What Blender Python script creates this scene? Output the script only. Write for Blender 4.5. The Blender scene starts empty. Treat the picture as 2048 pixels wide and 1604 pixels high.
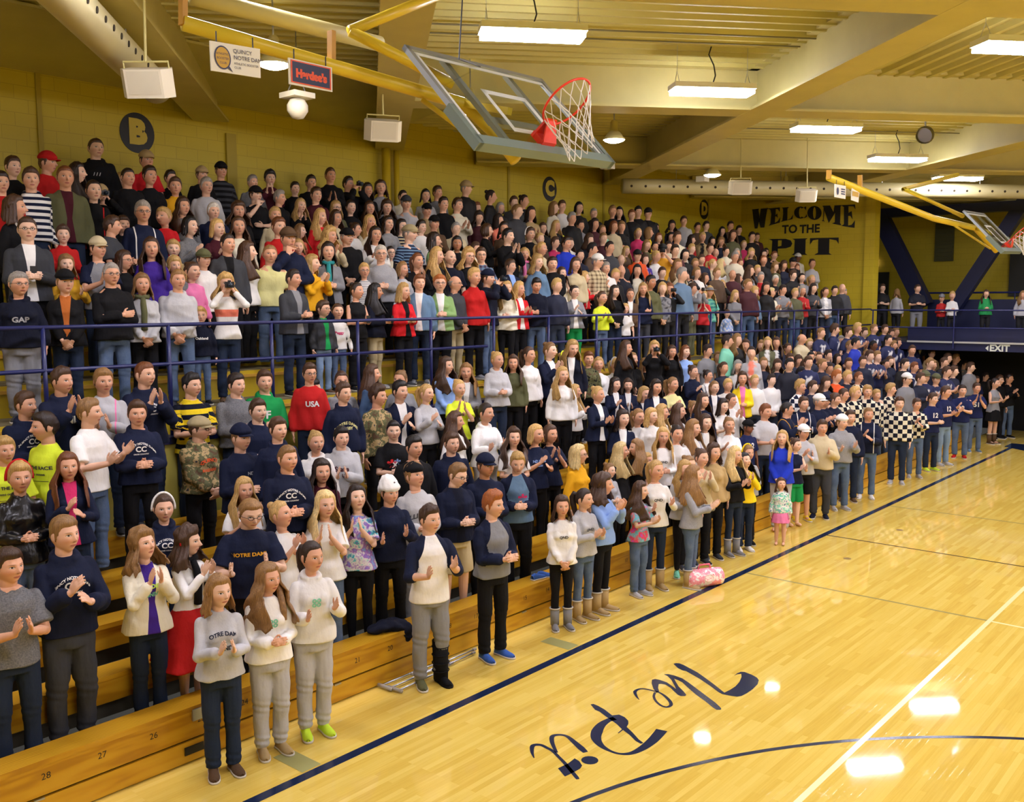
import bpy, bmesh, math, random
import numpy as np
from mathutils import Vector, Matrix, Euler, Quaternion
from mathutils.bvhtree import BVHTree
SC = bpy.context.scene
COL = SC.collection
# ---------------------------------------------------------------- camera, light, exposure
F, YAW, PITCH, ROLL, CH = 1901.6, 0.70839, -0.10409, -0.00358, 3.978
def _axes():
    cy, sy, cp, sp = math.cos(YAW), math.sin(YAW), math.cos(PITCH), math.sin(PITCH)
    f = Vector((cy*cp, sy*cp, sp)); r = Vector((sy, -cy, 0)); u = r.cross(f)
    r2 = r*math.cos(ROLL) + u*math.sin(ROLL); u2 = u*math.cos(ROLL) - r*math.sin(ROLL)
    return r2, u2, f
AR, AU, AF = _axes()
CAMP = Vector((0, 0, CH))
cam = bpy.data.objects.new('camera', bpy.data.cameras.new('camera')); COL.objects.link(cam)
m = Matrix((AR, AU, -AF)).transposed().to_4x4(); m.translation = CAMP
cam.matrix_world = m
cam.data.sensor_width = 36; cam.data.lens = F/2048*36; cam.data.clip_start = .1; cam.data.clip_end = 200
SC.camera = cam
w = bpy.data.worlds.new('world'); SC.world = w; w.use_nodes = True
w.node_tree.nodes['Background'].inputs[0].default_value = (1, .95, .85, 1)
w.node_tree.nodes['Background'].inputs[1].default_value = 0.03
SC.view_settings.view_transform = 'Standard'; SC.view_settings.look = 'None'
SC.view_settings.gamma = 1; SC.view_settings.use_curve_mapping = False
SC.view_settings.exposure = 0.8
SC.cycles.use_denoising = True
SC.cycles.max_bounces = 6; SC.cycles.diffuse_bounces = 3; SC.cycles.glossy_bounces = 3
SC.cycles.transmission_bounces = 4; SC.cycles.transparent_max_bounces = 6
SC.cycles.caustics_reflective = False; SC.cycles.caustics_refractive = False
SC.cycles.sample_clamp_indirect = 4
LAMP_POWER = 50.0
def ray(px, py): return AF + AR*((px-1024)/F) - AU*((py-802)/F)
def onplane(px, py, ax, v):
    d = ray(px, py); return CAMP + d*((v-CAMP[ax])/d[ax])
def onpl(px, py, p0, n):
    d = ray(px, py); return CAMP + d*((Vector(p0)-CAMP).dot(n)/d.dot(n))
def topx(p):
    d = Vector(p)-CAMP; k = d.dot(AF); return 1024+F*d.dot(AR)/k, 802-F*d.dot(AU)/k
R0 = random.Random(7)
# ---------------------------------------------------------------- materials
def srgb(h):
    h = h.lstrip('#'); c = [int(h[i:i+2], 16)/255 for i in (0, 2, 4)]
    return tuple((x/12.92 if x <= .04045 else ((x+.055)/1.055)**2.4) for x in c) + (1,)
MATS = {}
class NT:
    def __init__(s, name):
        s.m = bpy.data.materials.new(name); s.m.use_nodes = True; s.t = s.m.node_tree
        s.b = s.t.nodes['Principled BSDF']
    def n(s, ty, **k):
        o = s.t.nodes.new(ty)
        for a, v in k.items():
            if hasattr(o, a) and a not in ('inputs',): setattr(o, a, v)
        return o
    def l(s, a, b): s.t.links.new(a, b)
    def val(s, sock, v): s.b.inputs[sock].default_value = v
    def math(s, op, a, b=None, c=None, clamp=False):
        o = s.t.nodes.new('ShaderNodeMath'); o.operation = op; o.use_clamp = clamp
        for i, x in enumerate((a, b, c)):
            if x is None: continue
            if isinstance(x, (int, float)): o.inputs[i].default_value = x
            else: s.l(x, o.inputs[i])
        return o.outputs[0]
    def mix(s, f, a, b):
        o = s.t.nodes.new('ShaderNodeMix'); o.data_type = 'RGBA'
        for i, x in ((0, f), (6, a), (7, b)):
            if isinstance(x, (int, float)): o.inputs[i].default_value = x
            elif isinstance(x, tuple): o.inputs[i].default_value = x
            else: s.l(x, o.inputs[i])
        return o.outputs[2]
    def noise(s, vec, scale, detail=2, rough=.5):
        o = s.n('ShaderNodeTexNoise'); o.inputs['Scale'].default_value = scale
        o.inputs['Detail'].default_value = detail; o.inputs['Roughness'].default_value = rough
        if vec is not None: s.l(vec, o.inputs['Vector'])
        return o.outputs['Fac']
    def ramp(s, fac, stops):
        o = s.n('ShaderNodeValToRGB'); e = o.color_ramp.elements
        while len(e) < len(stops): e.new(.5)
        for i, (p, c) in enumerate(stops): e[i].position = p; e[i].color = c
        s.l(fac, o.inputs[0]); return o.outputs[0]
    def bump(s, h, st, d=.01):
        o = s.n('ShaderNodeBump'); o.inputs['Strength'].default_value = st; o.inputs['Distance'].default_value = d
        s.l(h, o.inputs['Height']); s.l(o.outputs[0], s.b.inputs['Normal'])
def flat(name, col, rough=.6, metal=0, nz=.0, scale=8, bump=0, emit=0):
    if name in MATS: return MATS[name]
    t = NT(name); c = srgb(col) if isinstance(col, str) else col
    t.val('Base Color', c); t.val('Roughness', rough); t.val('Metallic', metal)
    if emit: t.val('Emission Color', c); t.val('Emission Strength', emit)
    if nz or bump:
        g = t.n('ShaderNodeNewGeometry'); f = t.noise(g.outputs['Position'], scale, 4)
        if nz:
            k1 = tuple(x*(1-nz) for x in c[:3]) + (1,); k2 = tuple(min(1, x*(1+nz)) for x in c[:3]) + (1,)
            t.l(t.ramp(f, [(.3, k1), (.7, k2)]), t.b.inputs['Base Color'])
        if bump: t.bump(f, bump)
    MATS[name] = t.m; return t.m
def mat_floor():
    t = NT('maple_floor'); g = t.n('ShaderNodeNewGeometry'); sx = t.n('ShaderNodeSeparateXYZ'); t.l(g.outputs['Position'], sx.inputs[0])
    br = t.n('ShaderNodeTexBrick'); br.offset = .37; br.offset_frequency = 3; br.squash = 1
    br.inputs['Scale'].default_value = 1; br.inputs['Brick Width'].default_value = .9; br.inputs['Row Height'].default_value = .0572
    br.inputs['Mortar Size'].default_value = .0009; br.inputs['Bias'].default_value = -.2
    br.inputs['Color1'].default_value = (0, 0, 0, 1); br.inputs['Color2'].default_value = (1, 1, 1, 1); br.inputs['Mortar'].default_value = (.0, .0, .0, 1)
    t.l(g.outputs['Position'], br.inputs['Vector'])
    mp = t.n('ShaderNodeMapping'); mp.inputs['Scale'].default_value = (1.2, 26, 1); t.l(g.outputs['Position'], mp.inputs['Vector'])
    gr = t.noise(mp.outputs[0], 1.6, 5, .6)
    v = t.math('ADD', t.math('MULTIPLY', br.outputs['Color'], .5), t.math('MULTIPLY', gr, .5))
    col = t.ramp(v, [(.12, srgb('#d2ae48')), (.35, srgb('#e0c058')), (.7, srgb('#eace6a'))])
    big = t.noise(g.outputs['Position'], .35, 2)
    col = t.mix(t.math('MULTIPLY', big, .25), col, srgb('#d0ae42'))
    rough = t.math('ADD', t.math('MULTIPLY', t.noise(g.outputs['Position'], 3.0, 3), .03), .025)
    t.l(rough, t.b.inputs['Roughness'])
    t.l(col, t.b.inputs['Base Color']); t.val('Specular IOR Level', .6)
    t.bump(t.math('ADD', t.noise(g.outputs['Position'], 9, 2), t.math('MULTIPLY', br.outputs['Fac'], -.5)), .05, .002)
    return t.m
def mat_bench():
    t = NT('pine_bench'); g = t.n('ShaderNodeNewGeometry')
    mp = t.n('ShaderNodeMapping'); mp.inputs['Scale'].default_value = (.9, 6, 6); t.l(g.outputs['Position'], mp.inputs['Vector'])
    wv = t.n('ShaderNodeTexWave'); wv.wave_type = 'RINGS'; wv.rings_direction = 'X'
    wv.inputs['Scale'].default_value = 2.2; wv.inputs['Distortion'].default_value = 7; wv.inputs['Detail'].default_value = 2; wv.inputs['Detail Scale'].default_value = .6
    t.l(mp.outputs[0], wv.inputs['Vector'])
    col = t.ramp(wv.outputs['Fac'], [(0, srgb('#b07c14')), (.35, srgb('#c9961c')), (1, srgb('#d4a52a'))])
    col = t.mix(t.math('MULTIPLY', t.noise(g.outputs['Position'], .8, 3), .4), col, srgb('#bb861c'))
    t.l(col, t.b.inputs['Base Color']); t.val('Roughness', .32)
    return t.m
def mat_block():
    t = NT('yellow_painted_block'); g = t.n('ShaderNodeNewGeometry')
    sx = t.n('ShaderNodeSeparateXYZ'); t.l(g.outputs['Position'], sx.inputs[0])
    cb = t.n('ShaderNodeCombineXYZ'); t.l(t.math('ADD', sx.outputs[0], sx.outputs[1]), cb.inputs[0]); t.l(sx.outputs[2], cb.inputs[1])
    br = t.n('ShaderNodeTexBrick'); br.inputs['Scale'].default_value = 1; br.inputs['Brick Width'].default_value = .4; br.inputs['Row Height'].default_value = .2
    br.inputs['Mortar Size'].default_value = .006; br.inputs['Mortar Smooth'].default_value = .3
    br.inputs['Color1'].default_value = srgb('#c6b126'); br.inputs['Color2'].default_value = srgb('#c1ac20'); br.inputs['Mortar'].default_value = srgb('#ae9a1b')
    t.l(cb.outputs[0], br.inputs['Vector'])
    col = t.mix(t.math('MULTIPLY', t.noise(g.outputs['Position'], .6, 3), .35), br.outputs['Color'], srgb('#b59f18'))
    t.l(col, t.b.inputs['Base Color']); t.val('Roughness', .55); t.bump(br.outputs['Fac'], -.25, .004)
    return t.m
M_FLOOR, M_BENCH, M_BLOCK = mat_floor(), mat_bench(), mat_block()
M_CREAM = flat('cream_beam_paint', '#ccc07c', .6, nz=.05, scale=2)
M_DECK = flat('cream_roof_deck', '#c6bb6e', .55, nz=.06, scale=1.5)
M_YEL = flat('yellow_riser_paint', '#c4a81c', .5, nz=.08, scale=3)
M_GOLD = flat('yellow_steel', '#e3c534', .35)
M_BROWNY = flat('tan_steel', '#c28f22', .45)
M_NAVY = flat('navy_steel', '#20275c', .3)
M_NAVYP = flat('navy_floor_paint', '#162542', .16)
M_NAVYPANEL = flat('navy_panel', '#141c44', .5, nz=.1, scale=2)
M_BLACKP = flat('black_wall_paint', '#16181c', .5)
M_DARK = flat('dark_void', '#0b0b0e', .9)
M_CONC = flat('grey_concrete', '#5f5a4a', .85, nz=.2, scale=6)
M_DUCT = flat('duct_paint', '#c2b888', .4, nz=.04, scale=4)
M_WHITE = flat('white_paint', '#ece8d8', .5)
M_STEEL = flat('brushed_steel', '#b9bcc0', .3, metal=.9)
M_BLACK = flat('black_plastic', '#111215', .45)
# ---------------------------------------------------------------- mesh helpers
class MB:
    def __init__(s): s.v = []; s.f = []; s.mi = []; s.k = 0
    def add(s, vs, fs):
        o = len(s.v); s.v += [tuple(p) for p in vs]; s.f += [tuple(i+o for i in f) for f in fs]; s.mi += [s.k]*len(fs); return s
    def box(s, a, b):
        x0, y0, z0 = a; x1, y1, z1 = b
        vs = [(x, y, z) for z in (z0, z1) for y in (y0, y1) for x in (x0, x1)]
        return s.add(vs, [(0, 2, 3, 1), (4, 5, 7, 6), (0, 1, 5, 4), (2, 6, 7, 3), (0, 4, 6, 2), (1, 3, 7, 5)])
    def bar(s, p, q, wx, wz, up=(0, 0, 1)):
        p, q, up = Vector(p), Vector(q), Vector(up); d = (q-p).normalized()
        if abs(d.dot(up)) > .98: up = Vector((0, 1, 0))
        x = d.cross(up).normalized(); y = x.cross(d)
        vs = [e+x*(a*wx/2)+y*(b*wz/2) for e in (p, q) for a, b in ((-1, -1), (1, -1), (1, 1), (-1, 1))]
        return s.add(vs, [(3, 2, 1, 0), (4, 5, 6, 7), (0, 1, 5, 4), (1, 2, 6, 5), (2, 3, 7, 6), (3, 0, 4, 7)])
    def tube(s, pts, r, n=10, cap=True, closed=False):
        pts = [Vector(p) for p in pts]; N = len(pts); rs = r if isinstance(r, (list, tuple)) else [r]*N
        up = Vector((0, 0, 1)); o = []; fs = []; px = None
        for i, p in enumerate(pts):
            if closed: d = pts[(i+1) % N]-pts[i-1]
            else: d = pts[min(i+1, N-1)]-pts[max(i-1, 0)]
            d.normalize()
            if px is None:
                x = d.cross(up) if abs(d.dot(up)) < .95 else d.cross(Vector((1, 0, 0)))
            else: x = px - d*px.dot(d)
            x.normalize(); px = x; y = d.cross(x)
            o += [p+(x*math.cos(2*math.pi*k/n)+y*math.sin(2*math.pi*k/n))*rs[i] for k in range(n)]
        for i in range(N if closed else N-1):
            for k in range(n):
                a, b = i*n+k, i*n+(k+1) % n; c, d2 = ((i+1) % N)*n+(k+1) % n, ((i+1) % N)*n+k
                fs.append((a, b, c, d2))
        if cap and not closed: fs += [tuple(reversed(range(n))), tuple(range((N-1)*n, N*n))]
        return s.add(o, fs)
    def lathe(s, c, prof, n=20, M=None):
        o = []; fs = []
        for r, z in prof:
            for k in range(n):
                p = Vector((r*math.cos(2*math.pi*k/n), r*math.sin(2*math.pi*k/n), z)); 
                if M: p = M @ p
                o.append(Vector(c)+p)
        for i in range(len(prof)-1):
            for k in range(n): fs.append((i*n+k, i*n+(k+1) % n, (i+1)*n+(k+1) % n, (i+1)*n+k))
        return s.add(o, fs)
    def poly(s, pts): return s.add(pts, [tuple(range(len(pts)))])
    def slab(s, pts, off):
        off = Vector(off); n = len(pts); vs = [Vector(p) for p in pts]+[Vector(p)+off for p in pts]
        return s.add(vs, [tuple(range(n-1, -1, -1)), tuple(range(n, 2*n))]+[(i, (i+1) % n, n+(i+1) % n, n+i) for i in range(n)])
    def build(s, name, mats, parent=None, smooth=False, **tags):
        me = bpy.data.meshes.new(name); me.from_pydata(s.v, [], s.f)
        if not isinstance(mats, (list, tuple)): mats = [mats]
        for m_ in mats: me.materials.append(m_)
        if len(mats) > 1: me.polygons.foreach_set('material_index', s.mi)
        if smooth: me.polygons.foreach_set('use_smooth', [True]*len(me.polygons))
        me.update()
        o = bpy.data.objects.new(name, me); COL.objects.link(o)
        if parent is not None:
            o.parent = parent
            o.matrix_parent_inverse = parent.matrix_world.inverted() if parent.get('_mw') is None else Matrix.Identity(4)
        tag(o, **tags); return o
def tag(o, label=None, category=None, group=None, kind=None):
    if label: o['label'] = label
    if category: o['category'] = category
    if group: o['group'] = group
    if kind: o['kind'] = kind
    return o
def empty(name, loc=(0, 0, 0), **tags):
    o = bpy.data.objects.new(name, None); o.empty_display_size = .1; COL.objects.link(o)
    o.location = loc; o.matrix_world = Matrix.Translation(loc); return tag(o, **tags)
def text_mesh(s, size=1, extrude=0, bold=0, align='CENTER'):
    cu = bpy.data.curves.new('t', 'FONT'); cu.body = s; cu.size = size; cu.extrude = extrude; cu.offset = bold
    cu.align_x = align; cu.align_y = 'CENTER'; cu.resolution_u = 3
    o = bpy.data.objects.new('t', cu); COL.objects.link(o)
    dg = bpy.context.evaluated_depsgraph_get(); me = bpy.data.meshes.new_from_object(o.evaluated_get(dg))
    bpy.data.objects.remove(o); bpy.data.curves.remove(cu)
    vs = [v.co.copy() for v in me.vertices]; fs = [tuple(p.vertices) for p in me.polygons]
    bpy.data.meshes.remove(me); return vs, fs
def put_text(mb, s, M, size=1, bold=0, extrude=0, align='CENTER', warp=None):
    vs, fs = text_mesh(s, size, extrude, bold, align)
    if warp: vs = [warp(v) for v in vs]
    return mb.add([M @ v for v in vs], fs)
def frame(o, x, y):
    x = Vector(x).normalized(); y = Vector(y).normalized(); z = x.cross(y)
    M = Matrix((x, y, z)).transposed().to_4x4(); M.translation = Vector(o); return M
# ---------------------------------------------------------------- key dimensions
YS = 6.31          # sideline
YB = 7.26          # front of the lower bleacher
YR = 10.47         # rail of the upper stand
YW = 15.0          # back wall
XE = 29.2          # end wall
XF = 36.0          # far wall beyond the end balcony
LROW = [(7.26+.61*k, .50+.25*k) for k in range(6)]      # front edge Y and seat height of each bench
UROW = [(10.8+.68*k, 2.68+.37*k) for k in range(6)]      # standing line Y and floor height of each upper step
XL, XLE = -1.0, 28.0
TH = math.radians(49)
UD = Vector((math.cos(TH), math.sin(TH), 0)); WD = Vector((math.sin(TH), -math.cos(TH), 0))
def uw(u, w_, z): return UD*u+WD*w_+Vector((0, 0, z))
# ---------------------------------------------------------------- floor and its paint
def build_floor():
    fl = MB().add([(-9, -15, 0), (XF, -15, 0), (XF, 7.6, 0), (-9, 7.6, 0)], [(0, 1, 2, 3)]).build('floor', M_FLOOR, kind='structure')
    def line(name, pts, wd, mat, z=.0012, closed=False):
        mb = MB(); P = [Vector((p[0], p[1], z)) for p in pts]
        L = []; n = len(P)
        for i, p in enumerate(P):
            d = (P[min(i+1, n-1)]-P[max(i-1, 0)]).normalized(); nrm = Vector((-d.y, d.x, 0))
            L += [p+nrm*wd/2, p-nrm*wd/2]
        mb.add(L, [(2*i+1, 2*i+3, 2*i+2, 2*i) for i in range(n-1)])
        return mb.build(name, mat, fl)
    line('sideline', [(-9, YS), (28.4, YS)], .105, M_NAVYP)
    line('baseline', [(28.4, YS+.05), (28.4, -9)], .1, M_NAVYP)
    c = Vector((4.05, -.95)); r = 5.62
    # arc through the measured points
    pts = [(5.8, 4.33), (7.47, 3.64), (9.33, 1.86)]
    (ax, ay), (bx, by), (cx, cy) = pts
    d = 2*(ax*(by-cy)+bx*(cy-ay)+cx*(ay-by))
    ux = ((ax*ax+ay*ay)*(by-cy)+(bx*bx+by*by)*(cy-ay)+(cx*cx+cy*cy)*(ay-by))/d
    uy = ((ax*ax+ay*ay)*(cx-bx)+(bx*bx+by*by)*(ax-cx)+(cx*cx+cy*cy)*(bx-ax))/d
    r = math.hypot(ax-ux, ay-uy)
    a0 = math.pi/2+.25
    line('three_point_arc', [(ux+r*math.cos(a0-t/60*2.6), uy+r*math.sin(a0-t/60*2.6)) for t in range(61)], .05, M_NAVYP)
    MW = flat('white_floor_paint', '#f3e6a8', .16); MG = flat('grey_floor_paint', '#a09558', .16); MT = flat('olive_floor_tape', '#9d9a5e', .4)
    MR = flat('brown_floor_paint', '#5c4426', .2)
    line('volleyball_sideline', [(6.4, 2.97), (25, 2.97)], .055, MW, .0016)
    for nm, x, mt in (('attack_line', 12.59, MG), ('centre_line', 15.55, MR), ('attack_line', 18.58, MG)):
        line(nm, [(x, YS-.05), (x, 2.99)], .045, mt)
        line(nm+'_inner', [(x, 2.94), (x, -3)], .045, MW if mt is MG else MR)
    for x in (4.79, 8.53, 3.0):
        MB().add([(x-.1, 6.38, .002), (x+.1, 6.38, .002), (x+.1, 6.8, .002), (x-.1, 6.8, .002)], [(0, 1, 2, 3)]).build('floor_tape', MT, fl)
    for x, y in ((14.31, 5.43), (16.71, 5.44)):
        MB().lathe((x, y, .002), [(0.001, 0), (.06, 0)], 16).build('floor_plate', flat('brass_plate', '#8d6f2e', .4), fl)
    # painted block at the far end of the sideline
    MB().poly([(27.2, 5.2, .002), (29, 5.2, .002), (29, 6.5, .002), (28.2, 6.5, .002)]).build('painted_key', M_NAVYP, fl)
    # court lettering, traced stroke by stroke on the floor
    def fp(x, y, off, sc): 
        p = onplane(off[0]+x/sc, off[1]+y/sc, 2, 0); return Vector((p.x, p.y, .0014))
    A, sa = (1240, 1310), 6.827; B, sb = (1040, 1390), 6.4
    def stroke(mb, off, sc, pts):
        # pts: (x, y, width in px of that zoom) ; width turned into floor metres
        P = []; Wd = []
        for x, y, w_ in pts:
            p = fp(x, y, off, sc); q = fp(x+w_*.7, y-w_*.7*0.2, off, sc); P.append(p); Wd.append((q-p).length)
        # catmull-rom
        n = len(P); out = []; ww = []
        for i in range(n-1):
            p0, p1, p2, p3 = P[max(i-1, 0)], P[i], P[i+1], P[min(i+2, n-1)]
            for k in range(6):
                t = k/6; out.append(.5*((2*p1)+(p2-p0)*t+(2*p0-5*p1+4*p2-p3)*t*t+(3*p1-p0-3*p2+p3)*t**3)); ww.append(Wd[i]*(1-t)+Wd[i+1]*t)
        out.append(P[-1]); ww.append(Wd[-1]); L = []
        for i, p in enumerate(out):
            d = (out[min(i+1, len(out)-1)]-out[max(i-1, 0)]).normalized(); nr = Vector((-d.y, d.x, 0))
            L += [p+nr*ww[i]/2, p-nr*ww[i]/2]
        mb.add(L, [(2*i+1, 2*i+3, 2*i+2, 2*i) for i in range(len(out)-1)])
    def outline(mb, off, sc, pts): mb.poly([fp(x, y, off, sc) for x, y in reversed(pts)])
    t = MB()
    outline(t, A, sa, [(730, 122), (760, 112), (810, 115), (870, 138), (930, 170), (1060, 240), (1180, 325), (1300, 415), (1425, 515), (1500, 478), (1575, 430), (1630, 370), (1660, 300), (1655, 258), (1600, 265), (1555, 285), (1600, 250), (1650, 230), (1700, 232), (1800, 270), (1870, 310), (1895, 345), (1880, 400), (1810, 470), (1730, 525), (1660, 560), (1600, 570), (1520, 560), (1395, 535), (1340, 505), (1240, 430), (1100, 335), (980, 265), (900, 220), (855, 212), (790, 180)])
    t.build('lettering_t', M_NAVYP, fl)
    t = MB()
    outline(t, A, sa, [(600, 265), (660, 262), (740, 280), (850, 320), (940, 380), (1060, 470), (1200, 575), (1300, 650), (1370, 715), (1385, 740), (1370, 750), (1320, 750), (1270, 720), (1160, 630), (1040, 545), (930, 450), (850, 375), (800, 348), (740, 325), (760, 365), (800, 430), (870, 500), (905, 545), (890, 562), (830, 562), (790, 545), (740, 500), (690, 450), (620, 405), (560, 395), (528, 400), (520, 450), (535, 500), (500, 520), (455, 460), (432, 390), (436, 340), (480, 328), (540, 340), (640, 375), (720, 430), (765, 465), (745, 420), (700, 340), (650, 290)])
    t.build('lettering_h', M_NAVYP, fl)
    t = MB()
    stroke(t, A, sa, [(262, 612, 10), (222, 560, 45), (205, 500, 60), (270, 465, 50), (360, 468, 45), (450, 490, 42), (530, 510, 40), (610, 560, 55), (680, 630, 62), (695, 685, 60), (640, 712, 55), (560, 690, 50), (490, 630, 45), (462, 565, 42), (480, 510, 40)])
    t.build('lettering_e', M_NAVYP, fl)
    t = MB()
    outline(t, B, sb, [(903, 122), (940, 115), (1000, 140), (1080, 185), (1180, 262), (1190, 340), (1105, 280), (1020, 215), (960, 190)])
    outline(t, B, sb, [(1180, 262), (1270, 252), (1340, 285), (1385, 330), (1388, 370), (1365, 410), (1440, 480), (1520, 570), (1580, 615), (1545, 625), (1480, 590), (1400, 510), (1320, 450), (1262, 492), (1250, 488), (1305, 440), (1240, 375), (1190, 340)])
    stroke(t, B, sb, [(1215, 300, 120), (1130, 325, 110), (1040, 385, 150), (985, 470, 190), (975, 560, 165), (1040, 650, 110), (1160, 720, 60), (1290, 755, 60), (1430, 745, 95), (1570, 680, 140), (1690, 590, 170), (1770, 505, 180), (1815, 450, 185)])
    t.build('lettering_p', M_NAVYP, fl)
    t = MB()
    stroke(t, B, sb, [(180, 808, 14), (155, 730, 60), (165, 650, 85), (260, 640, 70), (350, 680, 65), (420, 720, 62), (500, 800, 60), (560, 860, 66), (620, 930, 70), (720, 1050, 74), (740, 1080, 50)])
    stroke(t, B, sb, [(840, 735, 90), (780, 680, 120), (690, 600, 95), (600, 530, 66), (500, 510, 62), (415, 530, 80), (410, 600, 75), (440, 680, 60), (470, 740, 50)])
    outline(t, B, sb, [(485, 940), (620, 875), (700, 812), (760, 850), (795, 905), (770, 945), (640, 1015), (575, 1045)])
    t.lathe(fp(893, 836, B, sb), [(.001, 0), (.075, 0)], 16)
    t.build('lettering_it', M_NAVYP, fl)
    return fl
build_floor()
# ---------------------------------------------------------------- walls
def build_walls():
    wb = MB().box((-9, YW, 0), (XE, YW+.3, 8.2)).build('wall_back', M_BLOCK, kind='structure')
    mb = MB()
    for x in (6.55, 17.4, 21.3, 27.0):
        mb.box((x-.035, YW-.03, 5), (x+.035, YW, 7.6))
    mb.box((9.75, YW-.05, 5), (9.95, YW, 6.95))
    mb.build('wall_joint', flat('dark_joint_paint', '#a89428', .6), wb)  # joint strips in a darker tone than the blocks
    wd = MB().box((9.9, YW-.02, 6.9), (12.4, YW-.001, 6.93))
    def disc(x, z, ch, rad):
        g = empty('section_sign', (x, YW-.012, z), label={'B': 'black round section sign painted with letter B on the yellow wall', 'C': 'black round section sign painted with letter C on the yellow wall', 'D': 'small black round section sign painted with letter D on yellow wall'}[ch], category='sign', group='section letters on the back wall')
        mb = MB(); n = 40; c = Vector((x, YW-.01, z))
        P = [c+Vector((math.cos(2*math.pi*k/n)*rad, 0, math.sin(2*math.pi*k/n)*rad*1.08)) for k in range(n)]
        mb.slab(P, (0, .012, 0)); mb.build('disc', M_BLACKP, g)
        mb = MB()
        put_text(mb, ch, frame((x, YW-.016, z), (1, 0, 0), (0, 0, 1)), size=rad*1.7, bold=.036, extrude=.002)
        if ch == 'B': mb.build('letter', flat('yellow_letter_paint', '#c9b23c', .55), g)
        else: mb.build('letter', flat('yellow_letter_paint', '#c9b23c', .55), g)
    for px, py, ch, rad in ((274, 266, 'B', .30), (1099, 378, 'C', .28), (1408, 419, 'D', .28)):
        p = onplane(px, py, 1, YW); disc(p.x, p.z, ch, rad)
    # end wall with the painted welcome
    we = MB().box((XE, 10.62, 0), (XE+.3, YW+.3, 8.2)).build('wall_end', M_BLOCK, kind='structure')
    MB().box((XE-.08, 10.55, 0), (XE+.34, 10.85, 8.0)).build('column', M_BLOCK, kind='structure')
    OFF, SCL = (1480, 390), 7.877
    def wp(x, y):
        p = onplane(OFF[0]+x/SCL, OFF[1]+y/SCL, 0, XE); return Vector((XE-.012, p.y, p.z))
    def glyphs(name, polys):
        mb = MB()
        for P in polys: mb.slab([wp(x, y) for x, y in P], (.011, 0, 0))
        mb.build(name, M_BLACKP, we)
    glyphs('welcome_w', [[(190, 228), (300, 215), (292, 235), (318, 410), (312, 330), (330, 215), (445, 205), (430, 230), (400, 400), (385, 512), (325, 515), (300, 420), (275, 527), (235, 530), (215, 400), (200, 250)]])
    glyphs('welcome_e', [[(425, 215), (630, 195), (628, 270), (600, 225), (565, 222), (560, 318), (590, 290), (596, 360), (570, 335), (555, 340), (550, 440), (600, 410), (635, 350), (628, 435), (455, 485), (480, 450), (495, 300), (480, 230)]])
    glyphs('welcome_l', [[(655, 200), (775, 190), (750, 215), (745, 395), (800, 370), (838, 310), (828, 380), (640, 425), (670, 400), (682, 300), (680, 215)]])
    def ring(c, a, b, a2, b2, t0=0, t1=360):
        P = []; n = 28
        for k in range(n):
            s0 = math.radians(t0+(t1-t0)*k/n); s1 = math.radians(t0+(t1-t0)*(k+1)/n)
            P.append([(c[0]+a*math.cos(s0), c[1]-b*math.sin(s0)), (c[0]+a*math.cos(s1), c[1]-b*math.sin(s1)), (c[0]+a2*math.cos(s1), c[1]-b2*math.sin(s1)), (c[0]+a2*math.cos(s0), c[1]-b2*math.sin(s0))])
        return P
    glyphs('welcome_c', ring((955, 277), 100, 95, 25, 78, 55, 305)+[[(1010, 190), (1045, 180), (1040, 240), (1020, 215)], [(1010, 360), (1040, 330), (1046, 300), (1060, 340), (1020, 365)]])
    glyphs('welcome_o', ring((1175, 283), 112, 110, 24, 92))
    glyphs('welcome_m', [[(1300, 170), (1420, 165), (1475, 270), (1490, 165), (1600, 160), (1585, 185), (1578, 440), (1600, 480), (1450, 450), (1495, 430), (1500, 280), (1400, 440), (1330, 240), (1320, 400), (1345, 420), (1290, 410), (1310, 390), (1320, 200)]])
    glyphs('welcome_last_e', [[(1590, 162), (1815, 148), (1820, 225), (1790, 180), (1710, 178), (1710, 285), (1760, 255), (1775, 385), (1740, 330), (1705, 330), (1705, 480), (1760, 470), (1812, 400), (1805, 518), (1600, 488), (1640, 460), (1640, 190)]])
    mb = MB()
    a = wp(700, 545); 
    put_text(mb, 'TO', frame(wp(785, 545), (0, -1, 0), (0, 0, 1)), size=.36, bold=.012)
    put_text(mb, 'THE', frame(wp(1100, 538), (0, -1, 0), (0, 0, 1)), size=.36, bold=.012)
    mb.build('to_the_lettering', M_BLACKP, we)
    glyphs('pit_p', [[(455, 695), (600, 690), (595, 940), (630, 958), (450, 958), (500, 930), (510, 720)], [(590, 692), (720, 690), (800, 715), (825, 765), (800, 815), (720, 840), (590, 845), (590, 815), (655, 800), (660, 715), (590, 715)]])
    glyphs('pit_i', [[(825, 690), (1068, 682), (1035, 705), (1030, 920), (1065, 942), (815, 945), (855, 915), (865, 710)]])
    glyphs('pit_t', [[(1105, 680), (1555, 670), (1555, 770), (1520, 715), (1410, 695), (1405, 915), (1450, 940), (1170, 942), (1230, 910), (1235, 700), (1150, 715), (1105, 780)]])
    # far wall behind the end balcony, with door, navy braces and the dark panels
    wf = MB().box((XF, -15, 0), (XF+.3, YW+.3, 8.2)).build('wall_far', M_BLOCK, kind='structure')
    def wq(px, py, x=XF): p = onplane(px, py, 0, x); return p
    d0, d1 = wq(1738, 545), wq(1775, 650)
    dr = MB().box((XF-.06, d1.y, 2.8), (XF, d0.y, d0.z)).build('door_1', flat('dark_green_door', '#1c2118', .5), kind='structure')
    MB().box((XF-.075, d1.y+.16, 4.3), (XF-.06, d1.y+.5, 4.6)).build('door_window', flat('dim_door_glass', '#4a5350', .2), dr)
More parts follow.
